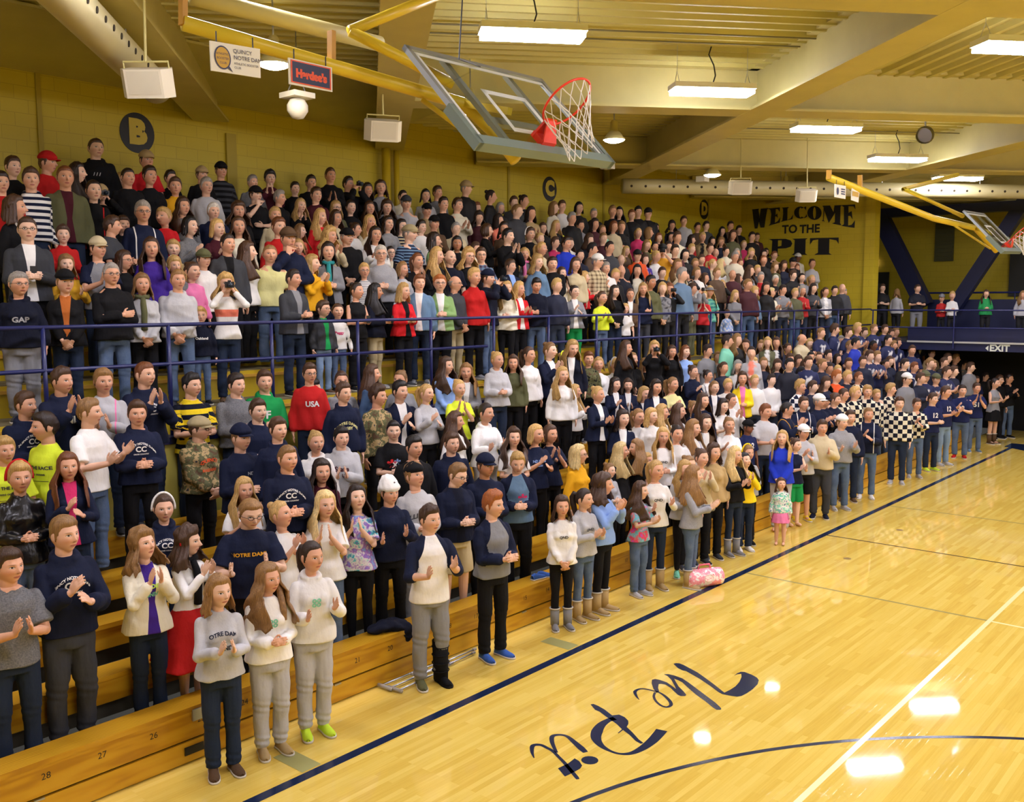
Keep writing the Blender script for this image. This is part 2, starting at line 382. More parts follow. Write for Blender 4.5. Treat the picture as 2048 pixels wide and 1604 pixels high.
    for (a, b, nm, mt) in (((1873, 447), (1907, 522), 'louvre_panel', flat('olive_louvre', '#4e4d22', .5)), ((2022, 505), (2110, 592), 'scoreboard_back', flat('dark_panel', '#2a2a22', .6))):
        p, q = wq(*a), wq(*b)
        mb = MB().box((XF-.1, q.y, q.z), (XF, p.y, p.z))
        if nm == 'louvre_panel':
            k = 10
            for i in range(k):
                z = q.z+(p.z-q.z)*(i+.5)/k; mb.box((XF-.14, q.y+.03, z-.03), (XF-.1, p.y-.03, z+.03))
        mb.build(nm, mt, label={'louvre_panel': 'tall dark louvred wall panel between the navy braces', 'scoreboard_back': 'large dark board on the far wall at the picture edge'}[nm], category={'louvre_panel': 'vent', 'scoreboard_back': 'board'}[nm])
    XB = 33.0
    def bp(px, py): return onplane(px, py, 0, XB)
    fr = empty('brace_frame', (XB, 9, 2.8), label='heavy navy steel frame with two diagonal braces before the far wall', category='steel frame')
    MB().bar(bp(1758, 428), bp(1850, 612), .5, .42, (1, 0, 0)).build('brace', M_NAVYPANEL, fr)
    MB().bar(bp(2055, 395), bp(1910, 612), .4, .36, (1, 0, 0)).build('brace', M_NAVYPANEL, fr)
    MB().bar(bp(1745, 428), bp(2150, 405), .4, .3, (0, 0, 1)).build('crossbeam', M_NAVYPANEL, fr)
    # rear parapet with its small rail
    p, q = bp(1845, 592), bp(2048, 592)
    pr = MB().box((XB+.3, -6, 2.8), (XB+.42, bp(1850, 600).y, p.z-.12)).build('parapet_wall', M_NAVYPANEL, kind='structure')
    mb = MB().tube([(XB+.35, bp(1850, 600).y, p.z+.1), (XB+.35, -6, p.z+.1)], .03, 8)
    for i in range(9): mb.tube([(XB+.35, 9.2-1.6*i, p.z-.15), (XB+.35, 9.2-1.6*i, p.z+.1)], .02, 6)
    mb.build('parapet_rail', M_NAVY, label='thin dark handrail on top of the rear navy parapet', category='railing')
    # end balcony
    XQ = 29.0
    bal = empty('end_balcony', (XQ, 6, 2.5), label='navy end balcony front above the dark opening behind the baseline', category='balcony')
    e = lambda px, py: onplane(px, py, 0, XQ)
    yl = e(1816, 655).y; ztop = e(1900, 657).z; zb = e(1900, 684).z; zbb = e(1900, 701).z
    MB().box((XQ, -9, zb), (XQ+.12, yl, ztop)).build('front_panel', M_NAVYPANEL, bal)
    MB().box((XQ-.05, -9, zb-.03), (XQ+.02, yl, zb+.02)).build('white_edge', flat('pale_grey_trim', '#b7b9b4', .5), bal)
    MB().box((XQ, -9, zbb), (XQ+.3, 10.4, zb-.03)).build('fascia_beam', M_NAVYPANEL, bal)
    MB().box((XQ+.1, -9, 2.55), (XF, 10.6, 2.8)).build('deck', flat('dark_deck', '#3a3a40', .8), bal)
    mb = MB(); c = e(1999, 697)
    put_text(mb, 'EXIT', frame((XQ-.008, c.y, c.z), (0, -1, 0), (0, 0, 1)), size=.25, bold=.01)
    c2 = e(1977, 697); mb.poly([(XQ-.008, c2.y+.08, c.z), (XQ-.008, c2.y, c.z-.08), (XQ-.008, c2.y, c.z+.08)])
    mb.build('exit_lettering', flat('white_sign_paint', '#dfe6dc', .5), bal)
    MB().box((XQ+3, -9, 0), (XQ+3.1, 10.6, 2.6)).build('wall_undercroft_shade', M_DARK, kind='structure')  # near-black sheet: shade inside the opening, put into its colour
    # balcony guard rail
    gr = empty('balcony_rail', (XE-.4, 10.4, 2.8), label='dark navy pipe guard rail crossing in front of the end balcony', category='railing')
    zr = onplane(1720, 620, 0, XE-.4).z
    for nm, z in (('top_rail', zr), ('mid_rail', zr-.5)):
        MB().tube([(XE-.4, 10.47, z), (XE-.4, -9, z)], .022, 8).build(nm, M_NAVY, gr)
    for i in range(8): MB().tube([(XE-.4, 10.4-2.3*i, 2.6), (XE-.4, 10.4-2.3*i, zr)], .022, 8).build('post', M_NAVY, gr)
    # lit exit sign and emergency lamp
    c = wq(1747, 526)
    g = empty('exit_sign', (XF-.2, c.y, c.z), label='white exit sign with red letters above the doorway', category='sign')
    MB().box((XF-.16, c.y-.2, c.z-.13), (XF-.02, c.y+.2, c.z+.13)).build('housing', flat('exit_sign_face', '#f2d9b8', .5, emit=.5), g)
    mb = MB(); put_text(mb, 'EXIT', frame((XF-.165, c.y, c.z), (0, -1, 0), (0, 0, 1)), size=.2, bold=.008); mb.build('lettering', flat('red_sign_letters', '#ff5a22', .5, emit=1), g)
    c = wq(1742, 500)
    g = empty('emergency_lamp', (XF-.1, c.y, c.z), label='small twin emergency lamp above the exit sign', category='lamp')
    MB().box((XF-.12, c.y-.1, c.z-.15), (XF-.01, c.y+.1, c.z+.02)).build('battery_box', M_BLACK, g)
    for s_ in (-1, 1): MB().lathe((XF-.12, c.y+s_*.12, c.z+.08), [(.001, -.05), (.06, -.03), (.07, .04), (.001, .05)], 12).build('lamp_head', M_WHITE, g)
    # the sides of the hall outside the picture
    MB().box((-9.3, -15, 0), (-9, YW+.3, 8.2)).build('wall_left', M_BLOCK, kind='structure')
    MB().box((-9.3, -15.3, 0), (XF+.3, -15, 8.2)).build('wall_right', M_BLOCK, kind='structure')
build_walls()
# ---------------------------------------------------------------- roof: beam grid and fluted deck
BZ, DZ = 7.08, 7.80
def build_roof():
    US = [3.4, 9.7, 15.5, 21.9, 28.2, 34.6]; WS = [-8.8, -2.65, .45, 6.5, 13.05, 19.3, 25.6]
    def ibeam(name, p, q, dz=0):
        p, q = Vector(p), Vector(q); BZ = 7.08+dz; d = (q-p).normalized(); x = Vector((d.y, -d.x, 0)); mb = MB()
        for a, z0, z1 in ((.29, BZ, BZ+.04), (.27, DZ-.05, DZ+.02)):
            mb.slab([p+x*a+Vector((0, 0, z0)), q+x*a+Vector((0, 0, z0)), q-x*a+Vector((0, 0, z0)), p-x*a+Vector((0, 0, z0))], (0, 0, z1-z0))
        mb.slab([p+x*.11+Vector((0, 0, BZ+.041)), q+x*.11+Vector((0, 0, BZ+.041)), q-x*.11+Vector((0, 0, BZ+.041)), p-x*.11+Vector((0, 0, BZ+.041))], (0, 0, DZ-BZ-.092))
        return mb.build(name, M_CREAM, kind='structure')
    def clip(u0, u1, w_, along):
        # keep the run of a member that lies inside the hall
        pts = []
        for k in range(241):
            t = u0+(u1-u0)*k/240; p = uw(t, w_, 0) if along == 'u' else uw(w_, t, 0)
            if -8.9 < p.x < XF-.1 and -14.9 < p.y < YW-.02: pts.append(p)
        return (pts[0], pts[-1]) if len(pts) > 2 else None
    for w_ in WS:
        r = clip(-20, 45, w_, 'u')
        if r: ibeam('roof_beam', *r)
    for u in US:
        r = clip(.45, 40, u, 'w')
        if r: ibeam('roof_beam', *r, dz=.004)
    for w_, off in ((-2.65, 0),):
        pass
    # fluted deck, one panel per bay
    W2 = [-22]+WS+[32]; U2 = [-20]+US+[44]
    deck = empty('ceiling', (10, 0, DZ), kind='structure')
    def inside(p): return -9.2 < p.x < XF+.2 and -15.2 < p.y < YW+.2
    for i in range(len(W2)-1):
        for j in range(len(U2)-1):
            w0, w1, u0, u1 = W2[i], W2[i+1], U2[j], U2[j+1]
            if not any(inside(uw(u0+(u1-u0)*a/4, w0+(w1-w0)*b/4, 0)) for a in range(5) for b in range(5)): continue
            bdir = (w0 == 6.5 and u1 <= 15.5) or (w0 >= 13 and u0 < 21)
            L = (w1-w0) if bdir else (u1-u0); n = max(2, round(L/.3)); prof = []
            for k in range(n):
                s = k*L/n; st = L/n
                prof += [(s, 0), (s+st*.66, 0), (s+st*.74, -.075), (s+st*.92, -.075)]
            prof.append((L, 0)); mb = MB(); vs = []; 
            for s, z in prof:
                for e_ in (0, 1):
                    if bdir: vs.append(uw(u0+(u1-u0)*e_, w0+s, DZ+z))
                    else: vs.append(uw(u0+s, w0+(w1-w0)*e_, DZ+z))
            vs2 = []
            for p in vs:
                q = p.copy()
                if q.y > YW+.25:
                    pass
                vs2.append(q)
            mb.add(vs2, [(2*k, 2*k+1, 2*k+3, 2*k+2) for k in range(len(prof)-1)])
            mb.build('deck_panel', M_DECK, deck)
    MB().box((-9.3, -15.3, DZ+.05), (XF+.3, YW+.3, DZ+.2)).build('roof_board', M_DARK, deck)
    # low soffit along the back wall
    mb = MB(); zs = [(YW, 7.36), (YW-.9, 7.5), (YW-2.2, 7.72)]
    mb.slab([(-9, YW, 7.42), (13.4, YW, 7.42), (13.4, YW-2.3, 7.70), (-9, YW-2.3, 7.70)], (0, 0, .04)); mb.build('soffit', M_DECK, deck)
    # sprinkler and conduit runs
    mb = MB()
    for u, w0, w1, z in ((12.9, .6, 6.2, 7.6), (13.4, .6, 6.2, 7.62), (18.5, -2.5, .3, 7.6), (19.6, 6.7, 12.8, 7.6), (9.2, -2.4, .3, 7.55)):
        mb.tube([uw(u, w0, z), uw(u, w1, z)], .012, 6)
    mb.build('conduit', flat('conduit_paint', '#77704c', .5), deck)
build_roof()
def build_ducts():
    def duct(name, label, p, q, r, nh, hang):
        p, q = Vector(p), Vector(q); g = empty(name, p, label=label, category='air duct', group=None)
        d = (q-p).normalized(); L = (q-p).length; mb = MB()
        n = int(L/.6); mb.tube([p+d*(L*k/n) for k in range(n+1)], r, 28)
        mb.build('shell', M_DUCT, g, smooth=True)
        # rounded end
        side = d.cross(Vector((0, 0, 1))).normalized()
        if side.dot(-p) < 0: side = -side
        hb = MB()
        for k in range(nh):
            c = p+d*(L*(k+.5)/nh); dirv = (side*.93+Vector((0, 0, -.1))).normalized(); c2 = c+dirv*(r*1.0)
            ux = d; uy = dirv.cross(d); P = [c2+dirv*.006+(ux*math.cos(a)+uy*math.sin(a))*r*.17 for a in [2*math.pi*i/12 for i in range(12)]]
            hb.slab(P, -dirv*.03)
        hb.build('air_hole', flat('duct_hole_dark', '#30281a', .9), g); hb2 = None
        for k in range(hang):
            c = p+d*(L*(k+.5)/hang)
            MB().tube([c+Vector((0, 0, r*.95)), (c.x, c.y, DZ)], .01, 6).build('hanger', M_STEEL, g)
    z = 6.75
    a = onplane(312, 176, 2, z); b = onplane(85, -10, 2, z); dd = (b-a).normalized()
    duct('spiral_duct', 'cream round duct with a row of air holes beside the left roof beam', a, a-UD*9, .2, 30, 3)
    z = 6.9; a = onplane(1245, 372, 2, z); duct('spiral_duct', 'long cream round duct with air holes crossing before the far walls', a, a+WD*17, .19, 46, 6)
build_ducts()
# ---------------------------------------------------------------- lamps
def lamp_mat(name, s, col='#fffaf4'):
    t = NT(name); t.val('Base Color', (.9, .9, .9, 1)); t.val('Emission Color', srgb(col)); t.val('Emission Strength', s); MATS[name] = t.m; return t.m
M_LAMP = lamp_mat('lit_tube_panel', LAMP_POWER, '#efecff'); M_DOME = lamp_mat('lit_dome_lens', LAMP_POWER*.8, '#fff1e0')
def build_lamps():
    names = ['nearest the camera', 'second from the near end', 'third from the near end', 'fourth from the near end', 'last of the visible row']
    first = None
    spots = []
    for i, (px, py) in enumerate(((1065, 72), (1424, 185), (1652, 260), (1795, 320), (1915, 358))):
        p = onplane(px, py, 2, 7.1); spots.append((p, ['hanging above the tilted glass backboard', 'hanging to the right of the glass backboard', 'under the roof beam crossing', 'before the small round ceiling fan', 'hanging over the far folded hoop arm'][i]))
    p = onplane(2050, 98, 2, 7.1); spots.append((p, 'at the right edge of the picture'))
    x0, y0 = spots[0][0].x, spots[0][0].y
    for iy, y in enumerate((y0-5.7, y0-11.4, y0-17)):  # unseen lamp rows, added for the light they give the hall
        for ix in range(-2, 6):
            q = Vector((x0+ix*4.35+(.0 if iy % 2 else 2.1), y, 7.1))
            if -8 < q.x < 34 and q.y > -14 and (q-spots[5][0]).length > 2.2: spots.append((q, None))
    for ix in (-3, -2, -1): spots.append((Vector((x0+ix*4.35, y0, 7.1)), None))
    for k, (p, lab) in enumerate(spots):
        x = WD; y = UD; z = Vector((0, 0, 1)); g = empty('hanging_lamp', p, label=('white fluorescent high bay lamp '+lab) if lab else 'white fluorescent high bay lamp outside the picture', category='lamp', group='high bay lamps under the roof')
        def bx(a, b, c, d, e, f): return [p+x*i+y*j+z*k_ for k_ in (e, f) for j in (c, d) for i in (a, b)]
        F6 = [(0, 2, 3, 1), (4, 5, 7, 6), (0, 1, 5, 4), (2, 6, 7, 3), (0, 4, 6, 2), (1, 3, 7, 5)]
        mb = MB(); mb.add(bx(-.63, .63, -.19, .19, .035, .11), F6); mb.build('housing', M_WHITE, g)
        mb = MB(); mb.add(bx(-.61, .61, -.17, .17, -.03, .035), F6); mb.build('light_panel', M_LAMP, g)
        if lab:
            mb = MB()
            for s_ in (-.55, .55):
                a = p+x*s_; mb.tube([a+z*.11+y*.12, a+z*.3, a+z*.11-y*.12], .004, 4); mb.tube([a+z*.3, (a.x, a.y, DZ)], .004, 4)
            mb.build('hanger_wire', M_STEEL, g)
            mb = MB(); mb.tube([p+z*.1, p+z*.25+x*.05, p+z*.4+x*.02, p+z*.55-x*.06, Vector((p.x-x.x*.03, p.y, DZ))], .01, 6); mb.build('power_cord', M_BLACK, g, smooth=True)
    for (px, py, r_, lab) in ((548, 128, .2, 'round dome lamp with white lens hanging between the two hoop signs'), (1228, 279, .2, 'round dome lamp glowing just right of the basketball net'), (941, 222, .17, 'small dome lamp seen through the glass backboard')):
        p = onplane(px, py, 2, 6.95); g = empty('dome_lamp', p, label=lab, category='lamp', group='dome lamps above the upper stand')
        mb = MB().lathe(p, [(.05, .34), (.07, .3), (.07, .16), (.12, .12), (r_*.8, .06), (r_+.01, .0), (r_, -.01)], 24); mb.build('reflector', M_CREAM, g, smooth=True)
        mb = MB().lathe(p, [(r_*.99, 0), (r_*.85, -.03), (r_*.5, -.055), (.001, -.065)], 24); mb.build('lens', M_DOME, g, smooth=True)
        MB().tube([p+Vector((0, 0, .33)), (p.x, p.y, DZ)], .012, 6).build('stem', M_STEEL, g)
    for x_ in (2.5, 20.5, 24.5): 
        p = Vector((x_, 11.3, 6.95)); g = empty('dome_lamp', p, label='round dome lamp outside the picture', category='lamp', group='dome lamps above the upper stand')
        MB().lathe(p, [(.05, .34), (.07, .3), (.07, .16), (.12, .12), (.16, .06), (.21, .0), (.2, -.01)], 24).build('reflector', M_CREAM, g, smooth=True)
        MB().lathe(p, [(.198, 0), (.17, -.03), (.1, -.055), (.001, -.065)], 24).build('lens', M_DOME, g, smooth=True)
        MB().tube([p+Vector((0, 0, .33)), (p.x, p.y, DZ)], .012, 6).build('stem', M_STEEL, g)
build_lamps()
# ---------------------------------------------------------------- speakers and small ceiling fittings
def build_speakers():
    def spk(px, py, depth_z, s, lab, rz):
        p = onplane(px, py, 2, depth_z); g = empty('loudspeaker', p, label=lab, category='loudspeaker', group='white loudspeakers under the roof')
        M = Matrix.Translation(p) @ Euler((math.radians(-18), 0, rz)).to_matrix().to_4x4()
        prof = [(-.34, -.16), (.34, -.16), (.42, .02), (.30, .17), (-.30, .17), (-.42, .02)]
        mb = MB(); mb.slab([M @ Vector((x*s, y*s*1.3, -.2*s)) for x, y in prof], M.to_3x3() @ Vector((0, 0, .44*s))); mb.build('cabinet', flat('speaker_cream', '#d6cdb4', .5), g)
        mb = MB(); mb.slab([M @ Vector((x*s*.86, .215*s, z*s*.8+.02*s)) for x, z in ((-.3, -.2), (.3, -.2), (.3, .24), (-.3, .24))], M.to_3x3() @ Vector((0, .01, 0))); mb.build('grille', flat('speaker_grille_cream', '#c9c0a6', .7), g)
        mb = MB(); mb.tube([M @ Vector((-.36*s, 0, 0)), M @ Vector((-.36*s, 0, .34*s)), M @ Vector((.36*s, 0, .34*s)), M @ Vector((.36*s, 0, 0))], .018*s, 6)
        mb.tube([M @ Vector((0, 0, .34*s)), Vector((p.x, p.y, DZ))], .014, 6); mb.build('bracket', M_CREAM, g)
    spk(298, 168, 6.3, .66, 'large white loudspeaker hung under the left roof beam', math.radians(130))
    spk(765, 262, 6.55, .68, 'white loudspeaker hung at the foot of the vertical beam left of the backboard', math.radians(150))
    spk(1480, 376, 6.6, .66, 'white loudspeaker hanging before the long duct', math.radians(130))
    spk(1612, 392, 6.4, .6, 'white loudspeaker just above the welcome lettering', math.radians(130))
    for px, py, lab in ((1405, 364, 'small square white fitting under the long duct'), (1215, 338, 'small white fitting at the beam right under the backboard corner')):
        p = onplane(px, py, 2, 6.95); MB().slab([p+Vector((x*.12, y*.12, 0)) for x, y in ((-1, -1), (1, -1), (1, 1), (-1, 1))], (0, 0, .14)).build('ceiling_fitting', M_WHITE, label=lab, category='ceiling fitting')
    p = onplane(595, 215, 2, 6.6); g = empty('globe_fixture', p, label='white globe fixture hanging below the left ceiling bay', category='lamp')
    MB().lathe(p, [(.001, -.16), (.08, -.14), (.14, -.05), (.14, .03), (.1, .1), (.05, .13)], 20).build('globe', M_WHITE, g, smooth=True)
    MB().box((p.x-.17, p.y-.17, p.z+.12), (p.x+.17, p.y+.17, p.z+.19)).build('base_plate', M_WHITE, g)
    mb = MB()
    for a in (-.15, .15): mb.tube([(p.x+a, p.y, p.z+.19), (p.x, p.y, p.z+.5)], .008, 5)
    mb.tube([(p.x, p.y, p.z+.5), (p.x, p.y, DZ)], .008, 5); mb.build('chain', M_STEEL, g)
    p = onplane(1850, 270, 2, 7.3); g = empty('ceiling_fan', p, label='small round dark exhaust fan under the roof deck near the right beam', category='fan')
    M = Matrix.Rotation(math.radians(70), 3, 'Y')
    MB().lathe(p, [(.16, -.08), (.18, 0), (.16, .08)], 18, M).build('shroud', flat('fan_grey', '#6d6a55', .5), g)
    MB().lathe(p, [(.001, 0), (.15, 0)], 18, M).build('blade_disc', M_STEEL, g)
    MB().tube([p+Vector((0, 0, .15)), (p.x, p.y, DZ)], .02, 6).build('stem', M_STEEL, g)
    # steel column pipes at the foot of the vertical-looking beam
    p = onplane(775, 372, 1, YW-.25)
    MB().tube([(p.x, YW-.22, 4.9), (p.x, YW-.22, 7.1)], .09, 14).build('column', M_YEL, kind='structure', smooth=True)
    MB().tube([(p.x+.35, YW-.15, 4.9), (p.x+.35, YW-.15, 7.1)], .06, 14).build('column', M_YEL, kind='structure', smooth=True)
build_speakers()
# ---------------------------------------------------------------- folded basketball hoops
M_GLASS = None
def glass():
    t = NT('backboard_glass'); t.val('Base Color', (.86, .92, .9, 1)); t.val('Roughness', .04); t.val('IOR', 1.45)
    tr = t.n('ShaderNodeBsdfTransparent'); tr.inputs[0].default_value = (.86, .9, .86, 1); mx = t.n('ShaderNodeMixShader'); fr = t.n('ShaderNodeFresnel'); fr.inputs[0].default_value = 1.5
    gl = t.n('ShaderNodeBsdfGlossy'); gl.inputs['Roughness'].default_value = .05
    t.l(t.math('MULTIPLY', fr.outputs[0], .9, clamp=True), mx.inputs[0]); t.l(tr.outputs[0], mx.inputs[1]); t.l(gl.outputs[0], mx.inputs[2])
    t.l(mx.outputs[0], t.t.nodes['Material Output'].inputs[0]); return t.m
def build_hoop(c, R, lab, arms, bpts):
    global M_GLASS
    if M_GLASS is None: M_GLASS = glass()
    MO = flat('orange_rim_paint', '#ee3a1c', .35); MA = flat('aluminium_frame', '#aab4bd', .35, metal=.6); MPAD = flat('grey_green_pad', '#75847a', .5); MN = flat('net_white', '#eeeae0', .8)
    M = Matrix((R[0], R[1], R[2])).transposed().to_4x4(); M.translation = Vector(c)
    g = empty('backboard', c, label=lab, category='basketball hoop', group='folded side hoops')
    T = lambda x, y, z: M @ Vector((x, y, z))
    def bx(mb, a, b):
        vs = [T(x, y, z) for z in (a[2], b[2]) for y in (a[1], b[1]) for x in (a[0], b[0])]
        mb.add(vs, [(0, 2, 3, 1), (4, 5, 7, 6), (0, 1, 5, 4), (2, 6, 7, 3), (0, 4, 6, 2), (1, 3, 7, 5)])
    W2, H2 = .915, .535
    mb = MB(); mb.add([T(-W2+.04, -H2+.04, 0), T(W2-.04, -H2+.04, 0), T(W2-.04, H2-.04, 0), T(-W2+.04, H2-.04, 0)], [(0, 1, 2, 3)]); mb.build('glass_panel', M_GLASS, g)
    fr = MB()
    for a, b in (((-W2, H2-.045, -.03), (W2, H2, .012)), ((-W2, -H2, -.03), (W2, -H2+.045, .012)), ((-W2, -H2, -.03), (-W2+.045, H2, .012)), ((W2-.045, -H2, -.03), (W2, H2, .012))): bx(fr, a, b)
    fr.build('metal_frame', MA, g)
    ln = MB()
    for a, b in (((-.305, -.3, .003), (-.255, .155, .006)), ((.255, -.3, .003), (.305, .155, .006)), ((-.305, .105, .003), (.305, .155, .006)), ((-.305, -.35, .003), (.305, -.3, .006))): bx(ln, a, b)
    for a, b in (((-W2+.06, H2-.1, .003), (W2-.06, H2-.065, .006)), ((-W2+.06, -H2+.06, .003), (-W2+.09, H2-.07, .006)), ((W2-.09, -H2+.06, .003), (W2-.06, H2-.07, .006))): bx(ln, a, b)
    ln.build('painted_square', flat('white_glass_line', '#dfe3da', .4), g)
    pd = MB(); bx(pd, (-W2-.03, -H2-.05, -.06), (W2+.03, -H2+.05, .02)); bx(pd, (-W2-.04, -H2-.05, -.06), (-W2+.02, -H2+.38, .02)); bx(pd, (W2-.02, -H2-.05, -.06), (W2+.04, -H2+.38, .02)); pd.build('bottom_pad', MPAD, g)
    # rear goal struts seen through the glass
    st = MB()
    for s_ in (-.42, .42): bx(st, (s_-.03, -H2, -.07), (s_+.03, H2, -.03))
    bx(st, (-.42, -.2, -.09), (.42, -.12, -.05)); st.build('rear_strut', flat('grey_green_steel', '#8b9080', .45), g)
    # rim, bracket, net
    ry = -.385; n = 36; rc = .229
    ring = [T(rc*math.cos(2*math.pi*k/n), ry, .38+rc*math.sin(2*math.pi*k/n)) for k in range(n)]
    rm = MB().tube(ring, .0095, 8, closed=True).build('rim', MO, g, smooth=True)
    br = MB(); br.slab([T(-.10, ry+.02, .01), T(.10, ry+.02, .01), T(.07, ry+.02, .19), T(-.07, ry+.02, .19)], (M.to_3x3() @ Vector((0, -.02, 0))))
    br.slab([T(-.09, ry-.11, 0), T(.09, ry-.11, 0), T(.09, ry+.03, 0), T(-.09, ry+.03, 0)], (M.to_3x3() @ Vector((0, 0, .05))))
    br.slab([T(-.09, ry-.11, .05), T(.09, ry-.11, .05), T(.06, ry, .18), T(-.06, ry, .18)], (M.to_3x3() @ Vector((0, .015, 0))))
    br.build('rim_bracket', MO, g)
    # net hangs with gravity from a tilted ring
    rcw = [T(rc*math.cos(2*math.pi*k/12), ry, .38+rc*math.sin(2*math.pi*k/12)) for k in range(12)]
    cen = sum(rcw, Vector())/12; fall = (Vector((0, 0, -1))*.75-Vector(R[1])*.65).normalized()
    net = MB(); lv = []
    for j, (rr, dz) in enumerate(((1, 0), (.88, .09), (.74, .18), (.62, .26), (.56, .34), (.56, .41))):
        off = 0 if j % 2 == 0 else .5; L_ = []
        for k in range(12):
            a = 2*math.pi*(k+off)/12; p = T(rc*math.cos(a), ry, .38+rc*math.sin(a)); q = cen+(p-cen)*rr+fall*dz
            L_.append(q)
        lv.append(L_)
    for j in range(5):
        for k in range(12):
            a = lv[j][k]
            for b in ((lv[j+1][k], lv[j+1][k-1]) if j % 2 == 0 else (lv[j+1][k], lv[j+1][(k+1) % 12])): net.tube([a, (a+b)/2+fall*.006, b], .0042, 4, cap=False)
    net.build('net', MN, g)
    for pts, r, mt, nm in arms: MB().tube(pts, r, 14).build(nm, mt, g, smooth=True)
    return g
HR = (Vector((.998, .052, .035)).normalized(), Vector((-.061, .67, .74)), Vector((.015, -.741, .672)))
HR = (HR[0], HR[2].cross(HR[0]).normalized(), HR[0].cross(HR[2].cross(HR[0])).normalized()*1)
def hoops():
    P = lambda px, py, y: onplane(px, py, 1, y)
    c = Vector((6.205, 5.291, 5.598))
    arms = [([P(366, 46, 6.35), P(640, 125, 6.1), P(925, 207, 5.85), P(985, 262, 5.62), P(1032, 322, 5.42)], .055, M_GOLD, 'mast'),
            ([P(385, -8, 6.9), P(760, 88, 6.9)], .07, M_CREAM, 'torsion_pipe'),
            ([P(880, -12, 6.0), P(700, 62, 6.1)], .045, M_GOLD, 'fold_arm'), ([P(700, 62, 6.1), P(905, 168, 5.75)], .045, M_GOLD, 'fold_arm'),
            ([P(845, 200, 5.9), P(915, 252, 5.6), P(1010, 300, 5.5)], .022, M_GOLD, 'brace_rod')]
    g = build_hoop(c, HR, 'near basketball hoop folded up with tilted glass backboard and white net', arms, None)
    for a, b, y in (((366, -10), (366, 50), 6.35), ((663, 62), (663, 122), 6.1)):
        MB().bar(P(a[0], a[1], y), P(b[0], b[1], y), .06, .04, (1, 0, 0)).build('hanger_post', M_BROWNY, g)
    q = P(925, 207, 5.85); MB().bar(q, c-HR[2]*.05, .06, .06).build('board_mount', M_GOLD, g)
    # cord up to the ceiling
    q = P(918, 118, 5.35); q2 = P(925, -5, 5.35)
    MB().tube([c+HR[1]*.5, q, q2], .006, 5).build('lift_cable', M_BLACK, g)
    Y2 = 5.3; c2 = P(1985, 462, Y2)
    arms = [([P(1658, 355, 6.3), P(1868, 437, 5.95), P(1950, 456, 5.8), P(1993, 502, 5.5)], .06, M_GOLD, 'mast'),
            ([P(1915, 350, 6.2), P(1808, 378, 6.1), P(1925, 432, 5.8)], .045, M_GOLD, 'fold_arm'),
            ([P(1892, 440, 5.95), P(1980, 497, 5.55)], .022, M_GOLD, 'brace_rod')]
    g2 = build_hoop(c2, HR, 'far basketball hoop folded up edge-on at the right edge', arms, None)
    for x, y0_, y1_, yy in ((1658, 340, 358, 6.3), (1720, 350, 382, 6.2)):
        MB().bar(P(x, y0_, yy), P(x, y1_, yy), .07, .05, (1, 0, 0)).build('hanger_post', M_BROWNY, g2)
    MB().bar(P(1950, 456, 5.8), c2-HR[2]*.05, .06, .06).build('board_mount', M_GOLD, g2)
    # advertising signs on the near mast
    def sign(name, lab, P4, face, mats, build):
        a, b, cc, d = P4; g = empty(name, (a+cc)/2, label=lab, category='sign', group='signs hung from the hoop masts')
        n = (b-a).cross(d-a).normalized()
        if n.dot(CAMP-a) < 0: n = -n
        MB().slab([a, b, cc, d], -n*.012).build('board', face, g)
        x = (b-a).normalized(); y = n.cross(x); M = frame((a+cc)/2+n*.004, x, y); build(g, M, (b-a).length, (d-a).length); 
        for t_ in (.12, .85):
            q = a.lerp(b, t_); MB().tube([q, q+Vector((0, 0, .07))], .005, 5).build('hook', M_BLACK, g)
    MNV = flat('navy_sign_ink', '#2a2e50', .5); MGY = flat('gold_sign_ink', '#caa022', .5); MORR = flat('orange_sign_ink', '#f05a2a', .5)
    def b1(g, M, W_, H_):
        mb = MB(); r = H_*.4; cx = -W_*.27
        mb.add([M @ Vector((cx+r*.82*math.cos(a), r*math.sin(a), 0)) for a in [2*math.pi*k/30 for k in range(30)]], [tuple(range(30))]); mb.add([M @ Vector(v) for v in ((cx+r*.3, -r*.8, .0005), (cx+r*.95, -r*1.15, .0005), (cx+r*.62, -r*.66, .0005))], [(0, 1, 2)]); mb.build('emblem_ring', MNV, g)
        mb = MB(); mb.add([M @ Vector((cx+r*.7*math.cos(a), r*.88*math.sin(a), .001)) for a in [2*math.pi*k/30 for k in range(30)]], [tuple(range(30))]); mb.build('emblem_disc', MGY, g)
        mb = MB()
        for s_, yy in (('ATHLETIC', .08), ('BOOSTER', -.02), ('CLUB', -.12)): put_text(mb, s_, M @ Matrix.Translation((cx, H_*yy*1.5, .002)), size=H_*.11)
        mb.build('emblem_lettering', MNV, g)
        mb = MB()
        for s_, yy, sz in (('QUINCY', .28, .2), ('NOTRE DAME', .06, .2), ('ATHLETIC BOOSTER', -.14, .11), ('CLUB', -.28, .11)): put_text(mb, s_, M @ Matrix.Translation((-W_*.05, H_*yy, .001)), size=H_*sz, align='LEFT')
        mb.build('lettering', MNV, g)
    Y1 = 6.0; S = lambda px, py: onplane(px, py, 1, Y1)
    sign('hanging_sign', 'white hanging sign with a round gold emblem and club name under the hoop mast', [S(420, 81), S(520, 98), S(521.5, 156), S(423, 141)], M_WHITE, None, b1)
